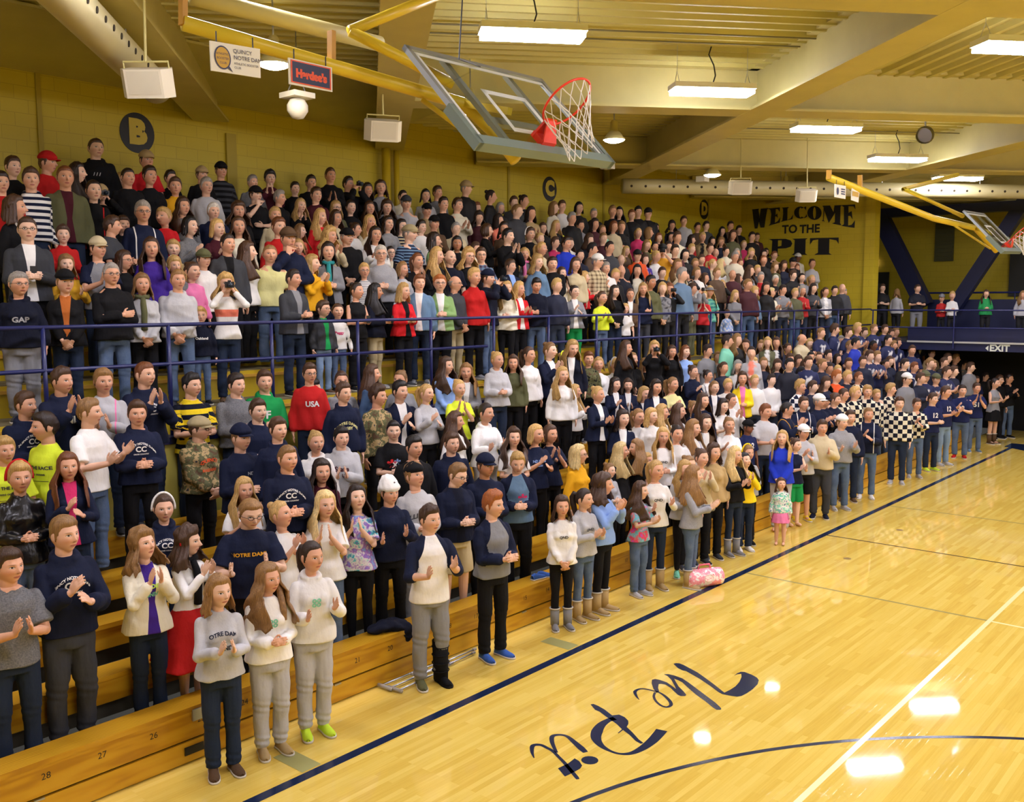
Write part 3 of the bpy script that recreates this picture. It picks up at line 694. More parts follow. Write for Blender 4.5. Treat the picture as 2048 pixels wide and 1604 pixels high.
    def b2(g, M, W_, H_):
        mb = MB(); mb.add([M @ Vector((x*W_*.46, y*H_*.43, .001)) for x, y in ((-1, -1), (1, -1), (1, 1), (-1, 1))], [(0, 1, 2, 3)]); mb.build('orange_border', MORR, g)
        mb = MB(); mb.add([M @ Vector((x*W_*.43, y*H_*.385, .002)) for x, y in ((-1, -1), (1, -1), (1, 1), (-1, 1))], [(0, 1, 2, 3)]); mb.build('navy_field', MNV, g)
        mb = MB(); put_text(mb, "Hardee's", M @ Matrix.Translation((0, -.01, .003)), size=H_*.42, bold=.006); mb.build('lettering', MORR, g)
    sign('hanging_sign', 'navy hanging sign with orange lettering and white edge beside the dome lamp', [S(577, 115), S(664, 135), S(665, 184), S(579, 168)], M_WHITE, None, b2)
    S2 = lambda px, py: onplane(px, py, 1, 6.2)
    def b3(g, M, W_, H_):
        mb = MB(); mb.add([M @ Vector((-W_*.25+H_*.22*math.cos(a), H_*.3*math.sin(a), .001)) for a in [2*math.pi*k/16 for k in range(16)]], [tuple(range(16))]); mb.build('emblem', MNV, g)
        mb = MB()
        for yy in (.2, .02, -.16): mb.add([M @ Vector((W_*(.05+x*.36), H_*(yy+y*.05), .001)) for x, y in ((0, -1), (1, -1), (1, 1), (0, 1))], [(0, 1, 2, 3)])
        mb.build('lettering_bars', MNV, g)
    sign('hanging_sign', 'small white sign with a dark emblem on the far hoop mast', [S2(1670, 368), S2(1692, 372), S2(1691, 398), S2(1670, 394)], M_WHITE, None, b3)
    def b4(g, M, W_, H_):
        mb = MB(); mb.add([M @ Vector((x*W_*.42, H_*(.1+y*.2), .001)) for x, y in ((-1, -1), (1, -1), (1, 1), (-1, 1))], [(0, 1, 2, 3)]); mb.build('gold_band', MGY, g)
    sign('hanging_sign', 'small white and gold sign at the far hoop mast', [S2(1704, 376), S2(1719, 380), S2(1717, 405), S2(1703, 400)], M_WHITE, None, b4)
hoops()
# ---------------------------------------------------------------- lower bleacher
def build_bleacher():
    bl = empty('bleacher', (13, YB, 0), label='varnished wooden pull-out bleacher with long plank benches beside the court', category='bleacher')
    x0, x1 = XL-3, XLE
    for k, (y, z) in enumerate(LROW):
        if k == 5: continue
        MB().box((x0, y, z-.045), (x1, y+.28, z)).build('seat_board', M_BENCH, bl)
        if k == 0:
            MB().box((x0, y+.012, .215), (x1, y+.04, z-.05)).build('front_board', M_BENCH, bl)
            MB().box((x0, y+.012, .012), (x1, y+.04, .195)).build('toe_board', M_BENCH, bl)
            MB().box((x0, y+.06, 0), (x1, y+.08, z-.05)).build('gap_shade', M_DARK, bl)  # black sheet standing in for the shade between the boards
        else: MB().box((x0, y+.012, z-.24), (x1, y+.035, z-.045)).build('front_board', M_BENCH, bl)
        MB().box((x0, y+.29, z-.25), (x1, y+.61, z-.22)).build('foot_board', flat('worn_foot_board', '#8f6a34', .6, nz=.2, scale=5), bl)
        MB().box((x0, y+.31, z-.5), (x1, y+.33, z-.25)).build('riser_panel', M_CONC, bl)
    # seat numbers on the front board
    for n in range(28, 8, -1):
        x = 2.96+(28-n)*.443; mb = MB(); put_text(mb, str(n), frame((x, YB+.010, .36), (1, 0, 0), (0, 0, 1)), size=.075); mb.build('seat_number', M_BLACKP, bl)
    for x in (4.25, 2.45):
        mb = MB(); mb.box((x-.05, YB-.012, .37), (x+.05, YB+.015, .47)); mb.build('steel_latch', M_STEEL, bl)
    mb = MB(); mb.box((4.12, YB, .08), (4.3, YB+.014, .15)); mb.build('maker_plate', M_BLACK, bl)
    mb = MB()
    for x in (2.9, 4.35, 5.8, 7.25, 8.7, 10.1): mb.box((x-.04, YB+.004, .185), (x+.04, YB+.014, .2))
    mb.build('steel_splice', M_STEEL, bl)
    # navy curb wall carrying the upper stand
    st = MB().box((x0, 10.31, 1.4), (XLE+.6, YR-.05, 2.36)).build('wall_stand_front', flat('pale_yellow_block', '#cfc25a', .6, nz=.06, scale=3), kind='structure')
    MB().box((x0, 10.28, 2.32), (XLE+.6, YR+.06, 2.40)).build('trim_1', M_NAVY, kind='structure')
    us = empty('upper_stand', (13, 12, 2.4), kind='structure')
    MB().box((x0, YR, 2.1), (XLE+1.1, 10.7, 2.39)).build('walkway', M_CONC, us)
    for k, (y, z) in enumerate(UROW):
        yb = y-.22
        MB().box((x0, yb, z-.5), (XLE, yb+.72, z)).build('tier', M_YEL, us)
        MB().box((x0, yb+.02, z-.0), (XLE, yb+.66, z+.012)).build('tread', flat('worn_grey_tread', '#6b6247', .8, nz=.2, scale=5), us)
        if k < 6: MB().box((x0, yb-.03, z-.09), (XLE, yb+.2, z-.05)).build('seat_plank', flat('yellow_seat_plank', '#c99a35', .45, nz=.1, scale=3), us)
    # blocks closing the lower corner
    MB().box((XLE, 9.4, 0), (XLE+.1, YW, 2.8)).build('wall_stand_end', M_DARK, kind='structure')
build_bleacher()
def build_rail():
    r = empty('stand_rail', (12, YR, 2.4), label='long navy pipe railing with two rails along the upper stand', category='railing')
    gap = (13.75, 15.4)
    for nm, z in (('top_rail', 3.72), ('mid_rail', 3.255)):
        if nm == 'top_rail': MB().tube([(XL-3, YR, z), (XE-.4, YR, z)], .024, 10).build(nm, M_NAVY, r, smooth=True)
        else:
            MB().tube([(XL-3, YR, z), (11.6, YR, z)], .024, 10).build(nm, M_NAVY, r, smooth=True); MB().tube([(13.2, YR, z), (XE-.4, YR, z)], .024, 10).build(nm, M_NAVY, r, smooth=True)
    for i in range(-5, 16):
        x = 4.49+1.455*i
        if x < XE: MB().tube([(x, YR, 2.38), (x, YR, 3.72)], .024, 10).build('post', M_NAVY, r, smooth=True)
build_rail()
# ================================================================ people
PAL = {'jersey': '#1a2350', 'navy': '#111933', 'dnavy': '#0c1124', 'black': '#0e0e11', 'white': '#efede8', 'cream': '#e6dfc6', 'lgrey': '#b4b4b6', 'grey': '#85868a', 'charcoal': '#3b3d42', 'red': '#bb1d1c',
       'brightred': '#d8232a', 'orange': '#ef5a1e', 'coral': '#f2836a', 'pink': '#ea7fb0', 'hotpink': '#d6336c', 'maroon': '#451420', 'purple': '#43278f', 'royal': '#2038b8', 'blue': '#3b62b0', 'sky': '#8fb0e8',
       'steel': '#65829f', 'teal': '#2f8f92', 'mint': '#7fd0b0', 'green': '#17924a', 'sage': '#86a86a', 'olive': '#5f6040', 'neon': '#cdf03c', 'neonyellow': '#dff03a', 'yellow': '#f2d322', 'gold': '#e5a81b',
       'mustard': '#c99a26', 'paleyellow': '#dcd795', 'tan': '#b39a6c', 'beige': '#cfc09a', 'brown': '#5a4430', 'khaki': '#a99a74', 'denim': '#41597a', 'lightdenim': '#7590ae', 'darkdenim': '#1f2b40', 'lilac': '#9d93c8'}
WORD = {'jersey': 'navy football', 'dnavy': 'dark navy', 'lgrey': 'light grey', 'brightred': 'bright red', 'hotpink': 'hot pink', 'royal': 'royal blue', 'sky': 'sky blue', 'steel': 'steel blue', 'neon': 'neon green', 'neonyellow': 'neon yellow',
        'paleyellow': 'pale yellow', 'lightdenim': 'light denim', 'darkdenim': 'dark denim', 'sage': 'sage green', 'mint': 'mint green'}
def word(c): return WORD.get(c, c)
HAIR = {'n': ('#4a3220', 'brown'), 'd': ('#2a1c14', 'dark brown'), 'k': ('#141012', 'black'), 'y': ('#c9a564', 'blonde'), 'Y': ('#dcc487', 'pale blonde'), 's': ('#8f6c40', 'sandy'), 'r': ('#7a4826', 'reddish'), 'R': ('#a8602a', 'ginger'), 'g': ('#9a9690', 'grey'), 'w': ('#d4d0c6', 'white')}
SKIN = {'a': '#e6b697', 'b': '#dca685', 'c': '#edc3a6', 'x': '#7a4c32', 't': '#bd865f'}
# ---- materials driven by the colour of each object
def mat_skin():
    t = NT('skin'); oi = t.n('ShaderNodeObjectInfo'); at = t.n('ShaderNodeAttribute'); at.attribute_name = 'hp'
    sp = t.n('ShaderNodeSeparateXYZ'); t.l(at.outputs['Vector'], sp.inputs[0]); X, Y, Z = sp.outputs
    ax = t.math('ABSOLUTE', X)
    front = t.math('LESS_THAN', Y, -.02)
    def ell(cx, cz, rx, rz, soft=.25, sx=None):
        a = t.math('DIVIDE', t.math('SUBTRACT', sx or ax, cx), rx); b = t.math('DIVIDE', t.math('SUBTRACT', Z, cz), rz)
        d = t.math('ADD', t.math('MULTIPLY', a, a), t.math('MULTIPLY', b, b))
        mr = t.n('ShaderNodeMapRange'); mr.inputs[1].default_value = 1-soft; mr.inputs[2].default_value = 1+soft; mr.inputs[3].default_value = 1; mr.inputs[4].default_value = 0
        t.l(d, mr.inputs[0]); return t.math('MULTIPLY', mr.outputs[0], front)
    c = oi.outputs['Color']
    tx = t.n('ShaderNodeTexCoord')
    c = t.mix(t.math('MULTIPLY', t.noise(tx.outputs['Object'], 9, 3), .12), c, (.66, .32, .22, 1))
    c = t.mix(t.math('MULTIPLY', ell(.043, -.025, .026, .022, .9), .3), c, (.62, .2, .14, 1))
    c = t.mix(t.math('MULTIPLY', ell(.0, -.024, .014, .009, .8), .22), c, (.6, .2, .13, 1))
    c = t.mix(t.math('MULTIPLY', ell(.0, -.057, .023, .0085, .3), .75), c, (.48, .12, .11, 1))
    c = t.mix(t.math('MULTIPLY', ell(.0, -.0565, .021, .0016, .5), .7), c, (.12, .02, .02, 1))
    c = t.mix(t.math('MULTIPLY', ell(.031, .012, .0175, .0095, .5), .22), c, (.2, .08, .05, 1))
    c = t.mix(t.math('MULTIPLY', ell(.031, .0305, .018, .0030, .6), .55), c, (.055, .03, .018, 1))
    c = t.mix(t.math('MULTIPLY', ell(.031, .0130, .0150, .0066, .3), .75), c, (.05, .025, .02, 1))
    c = t.mix(ell(.031, .0105, .0130, .0052, .2), c, (.72, .68, .64, 1))
    c = t.mix(ell(.031, .0112, .0060, .0056, .2), c, (.03, .02, .015, 1))
    c = t.mix(t.math('MULTIPLY', ell(.008, -.031, .0038, .0022, .5), .7), c, (.1, .03, .02, 1))
    t.l(c, t.b.inputs['Base Color']); t.val('Roughness', .5); t.val('Subsurface Weight', .0); t.val('Specular IOR Level', .35)
    t.bump(t.noise(tx.outputs['Object'], 60, 2), .12, .003)
    return t.m
def mat_hair():
    t = NT('hair'); oi = t.n('ShaderNodeObjectInfo'); tx = t.n('ShaderNodeTexCoord')
    mp = t.n('ShaderNodeMapping'); mp.inputs['Scale'].default_value = (95, 95, 9); t.l(tx.outputs['Object'], mp.inputs['Vector'])
    f = t.noise(mp.outputs[0], 1, 4, .65)
    dk = t.n('ShaderNodeMix'); dk.data_type = 'RGBA'; dk.blend_type = 'MULTIPLY'; dk.inputs[0].default_value = 1
    t.l(oi.outputs['Color'], dk.inputs[6]); t.l(t.ramp(f, [(.25, (.42, .38, .36, 1)), (.75, (1.35, 1.3, 1.25, 1))]), dk.inputs[7])
    t.l(dk.outputs[2], t.b.inputs['Base Color']); t.val('Roughness', .42); t.bump(f, .7, .008); return t.m
def cloth_bump(t, amt=.35):
    tx = t.n('ShaderNodeTexCoord')
    a = t.noise(tx.outputs['Object'], 7, 3, .55)
    mp = t.n('ShaderNodeMapping'); mp.inputs['Scale'].default_value = (14, 14, 5); mp.inputs['Rotation'].default_value = (.4, .5, .2); t.l(tx.outputs['Object'], mp.inputs['Vector'])
    b = t.noise(mp.outputs[0], 1, 3, .5)
    t.bump(t.math('ADD', a, b), amt, .05); return tx
def mat_cloth(name='cloth', rough=.85, tone=None):
    t = NT(name); oi = t.n('ShaderNodeObjectInfo'); tx = cloth_bump(t, .2)
    c = oi.outputs['Color']; t.val('Specular IOR Level', .25)
    if tone == 'heather': c = t.mix(t.math('MULTIPLY', t.noise(tx.outputs['Object'], 90, 2), .35), c, (.75, .75, .75, 1))
    if tone == 'denim':
        n1 = t.noise(tx.outputs['Object'], 5, 2); c = t.mix(t.ramp(n1, [(.5, (0, 0, 0, 1)), (.75, (.22, .22, .22, 1))]), c, (.3, .38, .5, 1)); c = t.mix(t.math('MULTIPLY', t.noise(tx.outputs['Object'], 120, 1), .2), c, (.4, .45, .55, 1))
    if tone == 'leather': t.val('Specular IOR Level', .6)
    t.l(c, t.b.inputs['Base Color']); t.val('Roughness', rough); t.val('Sheen Weight', .0); return t.m
def mat_pattern(kind, cols):
    key = 'cloth_'+kind+'_'+'_'.join(cols)
    if key in MATS: return MATS[key]
    t = NT(key); tx = cloth_bump(t, .22); C = [srgb(PAL.get(c, c)) for c in cols]; sp = t.n('ShaderNodeSeparateXYZ'); t.l(tx.outputs['Object'], sp.inputs[0]); X, Y, Z = sp.outputs
    at = t.n('ShaderNodeAttribute'); at.attribute_name = 'sleeve'; SL = at.outputs['Fac']
    oi = t.n('ShaderNodeObjectInfo'); O = oi.outputs['Color']
    t.val('Specular IOR Level', .25)
    if kind.startswith('stripe'):
        per = float(kind[6:] or 70)/1000
        f = t.math('GREATER_THAN', t.math('FRACT', t.math('DIVIDE', t.math('ADD', Z, t.math('MULTIPLY', SL, t.math('MULTIPLY', X, .5))), per)), .5); c = t.mix(f, C[0], C[1])
    elif kind == 'check':
        ck = t.n('ShaderNodeTexChecker'); ck.inputs['Scale'].default_value = 11.5; t.l(tx.outputs['Object'], ck.inputs[0]); ck.inputs[1].default_value = C[0]; ck.inputs[2].default_value = C[1]
        mp = t.n('ShaderNodeMapping'); mp.inputs['Scale'].default_value = (1, .01, 1); t.l(tx.outputs['Object'], mp.inputs['Vector']); t.l(mp.outputs[0], ck.inputs[0]); c = ck.outputs[0]
    elif kind == 'plaid':
        fx = t.math('GREATER_THAN', t.math('FRACT', t.math('MULTIPLY', X, 13)), .6); fz = t.math('GREATER_THAN', t.math('FRACT', t.math('MULTIPLY', Z, 13)), .6)
        c = t.mix(t.math('MULTIPLY', t.math('ADD', fx, fz), .45), C[0], C[1])
    elif kind in ('camo', 'floral', 'tiedye', 'tiepink'):
        sc = {'camo': 13, 'floral': 16, 'tiedye': 9, 'tiepink': 7}[kind]
        n1 = t.noise(tx.outputs['Object'], sc, 4, .6); st = [(i/len(C)*.5+.27, cc) for i, cc in enumerate(C)]
        c = t.ramp(n1, st); 
        for n_ in t.t.nodes:
            if n_.type == 'VALTORGB' and kind in ('camo', 'floral'): n_.color_ramp.interpolation = 'CONSTANT'
    elif kind == 'raglan':
        f = t.math('GREATER_THAN', t.math('ADD', SL, t.math('MULTIPLY', t.math('GREATER_THAN', Z, 1.26), t.math('GREATER_THAN', t.math('ABSOLUTE', X), t.math('ADD', .055, t.math('MULTIPLY', t.math('SUBTRACT', 1.47, Z), .42))))), .5); c = t.mix(f, C[0], C[1])
    elif kind == 'open':      # jacket of the object's colour worn open over an inner layer
        g = t.math('MULTIPLY', t.math('MULTIPLY', t.math('LESS_THAN', t.math('ABSOLUTE', X), t.math('ADD', .028, t.math('MULTIPLY', t.math('ABSOLUTE', t.math('SUBTRACT', Z, 1.15)), .11))), t.math('LESS_THAN', Y, 0)), t.math('LESS_THAN', SL, .5)); c = t.mix(g, O, C[0])
    elif kind == 'band':      # body of the object's colour with one broad chest band
        g = t.math('LESS_THAN', t.math('ABSOLUTE', t.math('SUBTRACT', Z, 1.24)), .05); c = t.mix(g, O, C[0])
    elif kind == 'trim':      # narrow coloured shoulder piping
        g = t.math('LESS_THAN', t.math('ABSOLUTE', t.math('SUBTRACT', t.math('ABSOLUTE', X), .115)), .007); c = t.mix(g, O, C[0])
    t.l(c, t.b.inputs['Base Color']); t.val('Roughness', .85); MATS[key] = t.m; return t.m
M_SKIN, M_HAIR, M_CLOTH = mat_skin(), mat_hair(), mat_cloth()
M_HEATHER, M_DENIM, M_LEATHER = mat_cloth('cloth_heather', .9, 'heather'), mat_cloth('cloth_denim', .85, 'denim'), mat_cloth('leather', .3, 'leather')
M_SOLE = flat('pale_sole', '#c9c4b8', .6); M_LENSF = flat('glasses_frame', '#1b1715', .3); M_CAMBODY = flat('camera_black', '#15161a', .35); M_CAMLENS = flat('camera_lens', '#22303f', .1)
# ---- geometry in numpy
def ellipsoid(c, r, n=14, m_=10, R=None):
    mb = MB(); vs = []; fs = []
    for i in range(m_+1):
        ph = math.pi*i/m_
        for k in range(n):
            a = 2*math.pi*k/n; p = Vector((r[0]*math.sin(ph)*math.cos(a), r[1]*math.sin(ph)*math.sin(a), r[2]*math.cos(ph)))
            vs.append(Vector(c)+(R @ p if R else p))
    for i in range(m_):
        for k in range(n):
            a, b = i*n+k, i*n+(k+1) % n; fs.append((a, a+n, b+n, b))
    return vs, fs
def loft(secs, n=24, power=2.3):
    vs = []; fs = []
    for (z, cy, rx, ry) in secs:
        for k in range(n):
            a = 2*math.pi*k/n; c_, s_ = math.cos(a), math.sin(a)
            vs.append(Vector((rx*math.copysign(abs(c_)**(2/power), c_), cy+ry*math.copysign(abs(s_)**(2/power), s_), z)))
    m_ = len(secs)
    for i in range(m_-1):
        for k in range(n):
            a, b = i*n+k, i*n+(k+1) % n; fs.append((a, b, b+n, a+n) if secs[0][0] < secs[-1][0] else (a, a+n, b+n, b))
    A, B = tuple(range(n)), tuple(range((m_-1)*n, m_*n))
    fs += [tuple(reversed(A)), B] if secs[0][0] < secs[-1][0] else [A, tuple(reversed(B))]
    return vs, fs
def tubeg(pts, rs, n=12):
    mb = MB().tube(pts, list(rs), n); fs = [tuple(reversed(f)) for f in mb.f]; return mb.v, mb.f
def limb(pts, rs, n=12):
    out = [tubeg(pts, rs, n)]
    for p, r in zip(pts, rs): out.append(ellipsoid(p, (r, r, r), 10, 8))
    return out
_dg = None
def evalmods(vs, fs, mods):
    me = bpy.data.meshes.new('tmp'); me.from_pydata([tuple(v) for v in vs], [], [tuple(f) for f in fs]); me.update()
    o = bpy.data.objects.new('tmp', me); COL.objects.link(o)
    for ty, kw in mods:
        md = o.modifiers.new('m', ty)
        for a, b in kw.items(): setattr(md, a, b)
    dg = bpy.context.evaluated_depsgraph_get(); e = bpy.data.meshes.new_from_object(o.evaluated_get(dg))
    bpy.data.objects.remove(o); bpy.data.meshes.remove(me)
    V = np.empty(len(e.vertices)*3); e.vertices.foreach_get('co', V); V = V.reshape(-1, 3)
    lp = np.empty(len(e.loops), int); e.loops.foreach_get('vertex_index', lp); ls = np.empty(len(e.polygons), int); e.polygons.foreach_get('loop_start', ls); lt = np.empty(len(e.polygons), int); e.polygons.foreach_get('loop_total', lt)
    Fc = [tuple(lp[a:a+b]) for a, b in zip(ls, lt)]; bpy.data.meshes.remove(e)
    return V, Fc
def remesh(parts, vox, smooth=2):
    vs, fs = [], []
    for a, b in parts:
        o = len(vs); vs += list(a); fs += [tuple(i+o for i in f) for f in b]
    return evalmods(vs, fs, [('REMESH', dict(mode='VOXEL', voxel_size=vox, adaptivity=0)), ('SMOOTH', dict(factor=.6, iterations=smooth))])
HC = Vector((0, -.008, 1.632)); HR3 = np.array((.0765, .098, .118))
def head_surface(D):
    """radius of the head from its centre along unit directions D (n,3); the face looks to -Y"""
    D = np.asarray(D, float); b = 1/np.sqrt(((D/HR3)**2).sum(1)); P = D*b[:, None]
    x, y, z = P.T; fr = np.clip(-y/.08, 0, 1)**.7
    g = lambda cx, cz, sx, sz: np.exp(-((np.abs(x)-cx)/sx)**2-((z-cz)/sz)**2)
    low = np.clip((-z-.01)/.11, 0, 1)
    sx = 1-.30*low**1.4; sy_back = np.where(y > 0, 1-.45*low, 1); sy = np.where(y < 0, 1-.03*low, sy_back)
    dy = -fr*(.025*np.exp(-(x/.0085)**2)*np.exp(-((z+.020)/.013)**2)+.012*np.exp(-(x/.008)**2)*np.exp(-((z-.002)/.018)**2)+.006*g(.0, -.028, .017, .008)
              - .0085*g(.031, .011, .016, .011)+.0045*g(.028, .031, .022, .008)+.006*g(0, -.057, .022, .009)-.0035*g(0, -.0565, .022, .0022)+.007*g(0, -.092, .02, .014)
              - .003*g(0, -.073, .02, .006)+.004*g(.04, -.02, .018, .016))
    flatf = fr*np.clip(.012-.02*np.abs(x)/.07, 0, 1)*0
    P2 = np.stack([x*sx*(1+.02*g(.07, 0, .02, .05)), y*sy+dy, z], 1)
    return P2
_SPH = None
def sph_dirs(n=40, m_=30):
    vs = []; fs = []
    for i in range(m_+1):
        ph = math.pi*i/m_
        for k in range(n): a = 2*math.pi*k/n; vs.append((math.sin(ph)*math.cos(a), math.sin(ph)*math.sin(a), math.cos(ph)))
    for i in range(m_):
        for k in range(n): a, b = i*n+k, i*n+(k+1) % n; fs.append((a, a+n, b+n, b))
    return np.array(vs), fs
def head_mesh():
    D, fs = sph_dirs(56, 44); P = head_surface(D)+np.array(HC); return [Vector(p) for p in P], fs
KIND = {'m': dict(sh=.163, nk=.056, arm=1.0, secs=[(.80, 0, .15, .10), (.90, .005, .163, .112), (1.0, 0, .152, .105), (1.1, -.004, .148, .103), (1.2, -.004, .162, .112), (1.31, 0, .172, .116), (1.37, .004, .168, .104), (1.41, .008, .145, .088), (1.445, .012, .105, .074), (1.48, .012, .07, .062)]),
        'w': dict(sh=.140, nk=.046, arm=.84, secs=[(.80, .005, .155, .108), (.89, .01, .170, .122), (1.0, 0, .145, .1), (1.09, -.004, .122, .09), (1.18, -.004, .132, .095), (1.28, -.006, .146, .104), (1.36, .006, .140, .088), (1.40, .009, .120, .076), (1.435, .012, .088, .066), (1.47, .012, .058, .052)])}
KIND['c'] = dict(KIND['w'], sh=.132, nk=.044, arm=.82, secs=[(.80, 0, .13, .1), (.90, .0, .137, .108), (1.0, -.004, .132, .105), (1.1, -.004, .128, .1), (1.2, -.004, .13, .1), (1.31, 0, .138, .098), (1.38, .004, .13, .085), (1.435, .01, .098, .068), (1.47, .012, .055, .05)])
V3 = lambda *a: Vector(a)
# pose: (wrist R, wrist L, elbow hint, finger dir, palm normal, thumb dir) ; R is -X side
def pose_spec(pose, kd):
    k = {'m': 1, 'w': .93, 'c': .9}[kd]
    def both(w_, F, N, T, hint=(.55, .35, -.8), curl=.25):
        out = []
        for s in (-1, 1):
            m_ = lambda v: V3(v[0]*s, v[1], v[2])
            out.append(dict(w=V3(w_[0]*s, w_[1]*k, w_[2]), F=m_(F).normalized(), N=m_(N).normalized(), T=m_(T).normalized(), hint=m_(hint), curl=curl))
        return out
    if pose == 'c': return both((.055, -.33, 1.2), (-.12, -.62, .78), (-1, -.1, 0), (0, .8, .6), curl=.15)
    if pose == 'q':
        r = both((.03, -.31, 1.22), (-.35, -.55, .75), (-1, -.1, 0), (0, .8, .6), curl=.25); r[0]['w'] += V3(-.03, .015, .05); r[1].update(F=V3(-.55, -.6, .55).normalized()); r[1]['w'] += V3(.035, -.02, -.03); return r
    if pose == 'o': 
        r = both((.13, -.33, 1.17), (.12, -.72, .66), (-1, -.1, .1), (0, .6, .8), curl=.2)
        r[1]['w'] += V3(-.01, .03, .06); return r
    if pose == 'C': return both((.05, -.27, 1.36), (-.1, -.45, .9), (-1, -.1, 0), (0, .9, .4), curl=.12)
    if pose == 'h': return both((.045, -.27, 1.12), (-.55, -.7, .25), (-.7, .1, -.5), (-.2, .1, .97), curl=.9)
    if pose == 'f': 
        r = both((.055, -.19, .93), (-.6, -.25, -.75), (-.2, .9, -.2), (-.5, -.3, .5), hint=(.7, .5, -.4), curl=.5); r[0]['w'] += V3(0, -.035, .015); return r
    if pose == 'd': return both((.235, -.05, .84), (-.02, -.1, -1), (-1, .1, 0), (0, -1, -.2), hint=(.6, .8, 0), curl=.5)
    if pose == 'm': return both((.075, -.22, 1.53), (-.5, -.45, .7), (-.8, -.2, 0), (0, .4, .7), hint=(.6, .0, -.8), curl=.9)
    if pose == 'a':
        r = both((-.04, -.165, 1.12), (-.95, .12, .1), (0, 1, 0), (-.2, 0, 1), hint=(1, .1, -.9), curl=.3)
        r[0]['w'] += V3(0, -.035, .045); return r
    if pose == 'p':   # one hand at the chin, the other across
        r = both((.05, -.2, 1.10), (-.95, -.2, .1), (0, 1, 0), (-.2, 0, 1), hint=(1, .1, -.9), curl=.4)
        r[0].update(w=V3(-.03, -.19, 1.43), F=V3(.2, .1, .97).normalized(), N=V3(0, 1, 0), T=V3(.9, 0, .3).normalized(), curl=.9); return r
    return both((.235, -.05, .84), (0, 0, -1), (-1, 0, 0), (0, -1, 0))
def arm_pts(kd, pose):
    K = KIND[kd]; res = []; L1, L2 = (.285, .25) if kd != 'w' else (.27, .238)
    for s, sp in zip((-1, 1), pose_spec(pose, kd)):
        S = V3(s*K['sh'], .005, 1.372); W_ = sp['w']; d = W_-S; L = min(d.length, L1+L2-.01); dn = d.normalized(); W_ = S+dn*L
        a = (L1*L1-L2*L2+L*L)/(2*L); hgt = math.sqrt(max(0, L1*L1-a*a)); hint = sp['hint']; pv = (hint-dn*hint.dot(dn)).normalized()
        E_ = S+dn*a+pv*hgt; res.append((S, E_, W_, sp))
    return res
def hand_parts(W_, sp, k=1.0):
    F_, N, T = sp['F'], sp['N'], sp['T']; T = (T-F_*T.dot(F_)).normalized(); N = F_.cross(T) if F_.cross(T).dot(N) > 0 else -F_.cross(T)
    R = Matrix((T, N, F_)).transposed(); out = []
    c = W_+F_*.048*k; out.append(ellipsoid(c, (.041*k, .015*k, .052*k), 12, 8, R)); out.append(ellipsoid(c+F_*.02*k, (.040*k, .0135*k, .038*k), 12, 8, R))
    for i, (o_, L) in enumerate(((.032, .068), (.011, .078), (-.011, .073), (-.031, .058))):
        b = W_+F_*.084*k+T*o_*k; sp_ = T*(o_*.5); cu = sp['curl']*(1+.15*i)
        d1 = (F_+sp_*4+N*cu*.5).normalized(); d2 = (F_*(1-cu*.5)+N*cu*1.4).normalized()
        p1 = b+d1*L*.48*k; p2 = p1+d2*L*.52*k; out.append(tubeg([b-F_*.02, p1, p2], [.0098*k, .009*k, .0075*k], 7)); out.append(ellipsoid(p2, (.0077*k,)*3, 7, 5)); out.append(ellipsoid(p1, (.0092*k,)*3, 7, 5))
    b = W_+F_*.02*k+T*.026*k; p1 = b+(F_*.55+T*.75+N*.2).normalized()*.04*k; p2 = p1+(F_*.9+T*.3+N*.2).normalized()*.032*k
    out.append(tubeg([b, p1, p2], [.0135*k, .0105*k, .0085*k], 8)); out.append(ellipsoid(p2, (.0087*k,)*3, 7, 5)); out.append(ellipsoid(p1, (.0108*k,)*3, 7, 5))
    return out
LEG = {'m': (.088, .105), 'w': (.08, .088), 'c': (.07, .085)}
def grow(a): return [(z, cy, rx, ry) for z, cy, rx, ry in a]
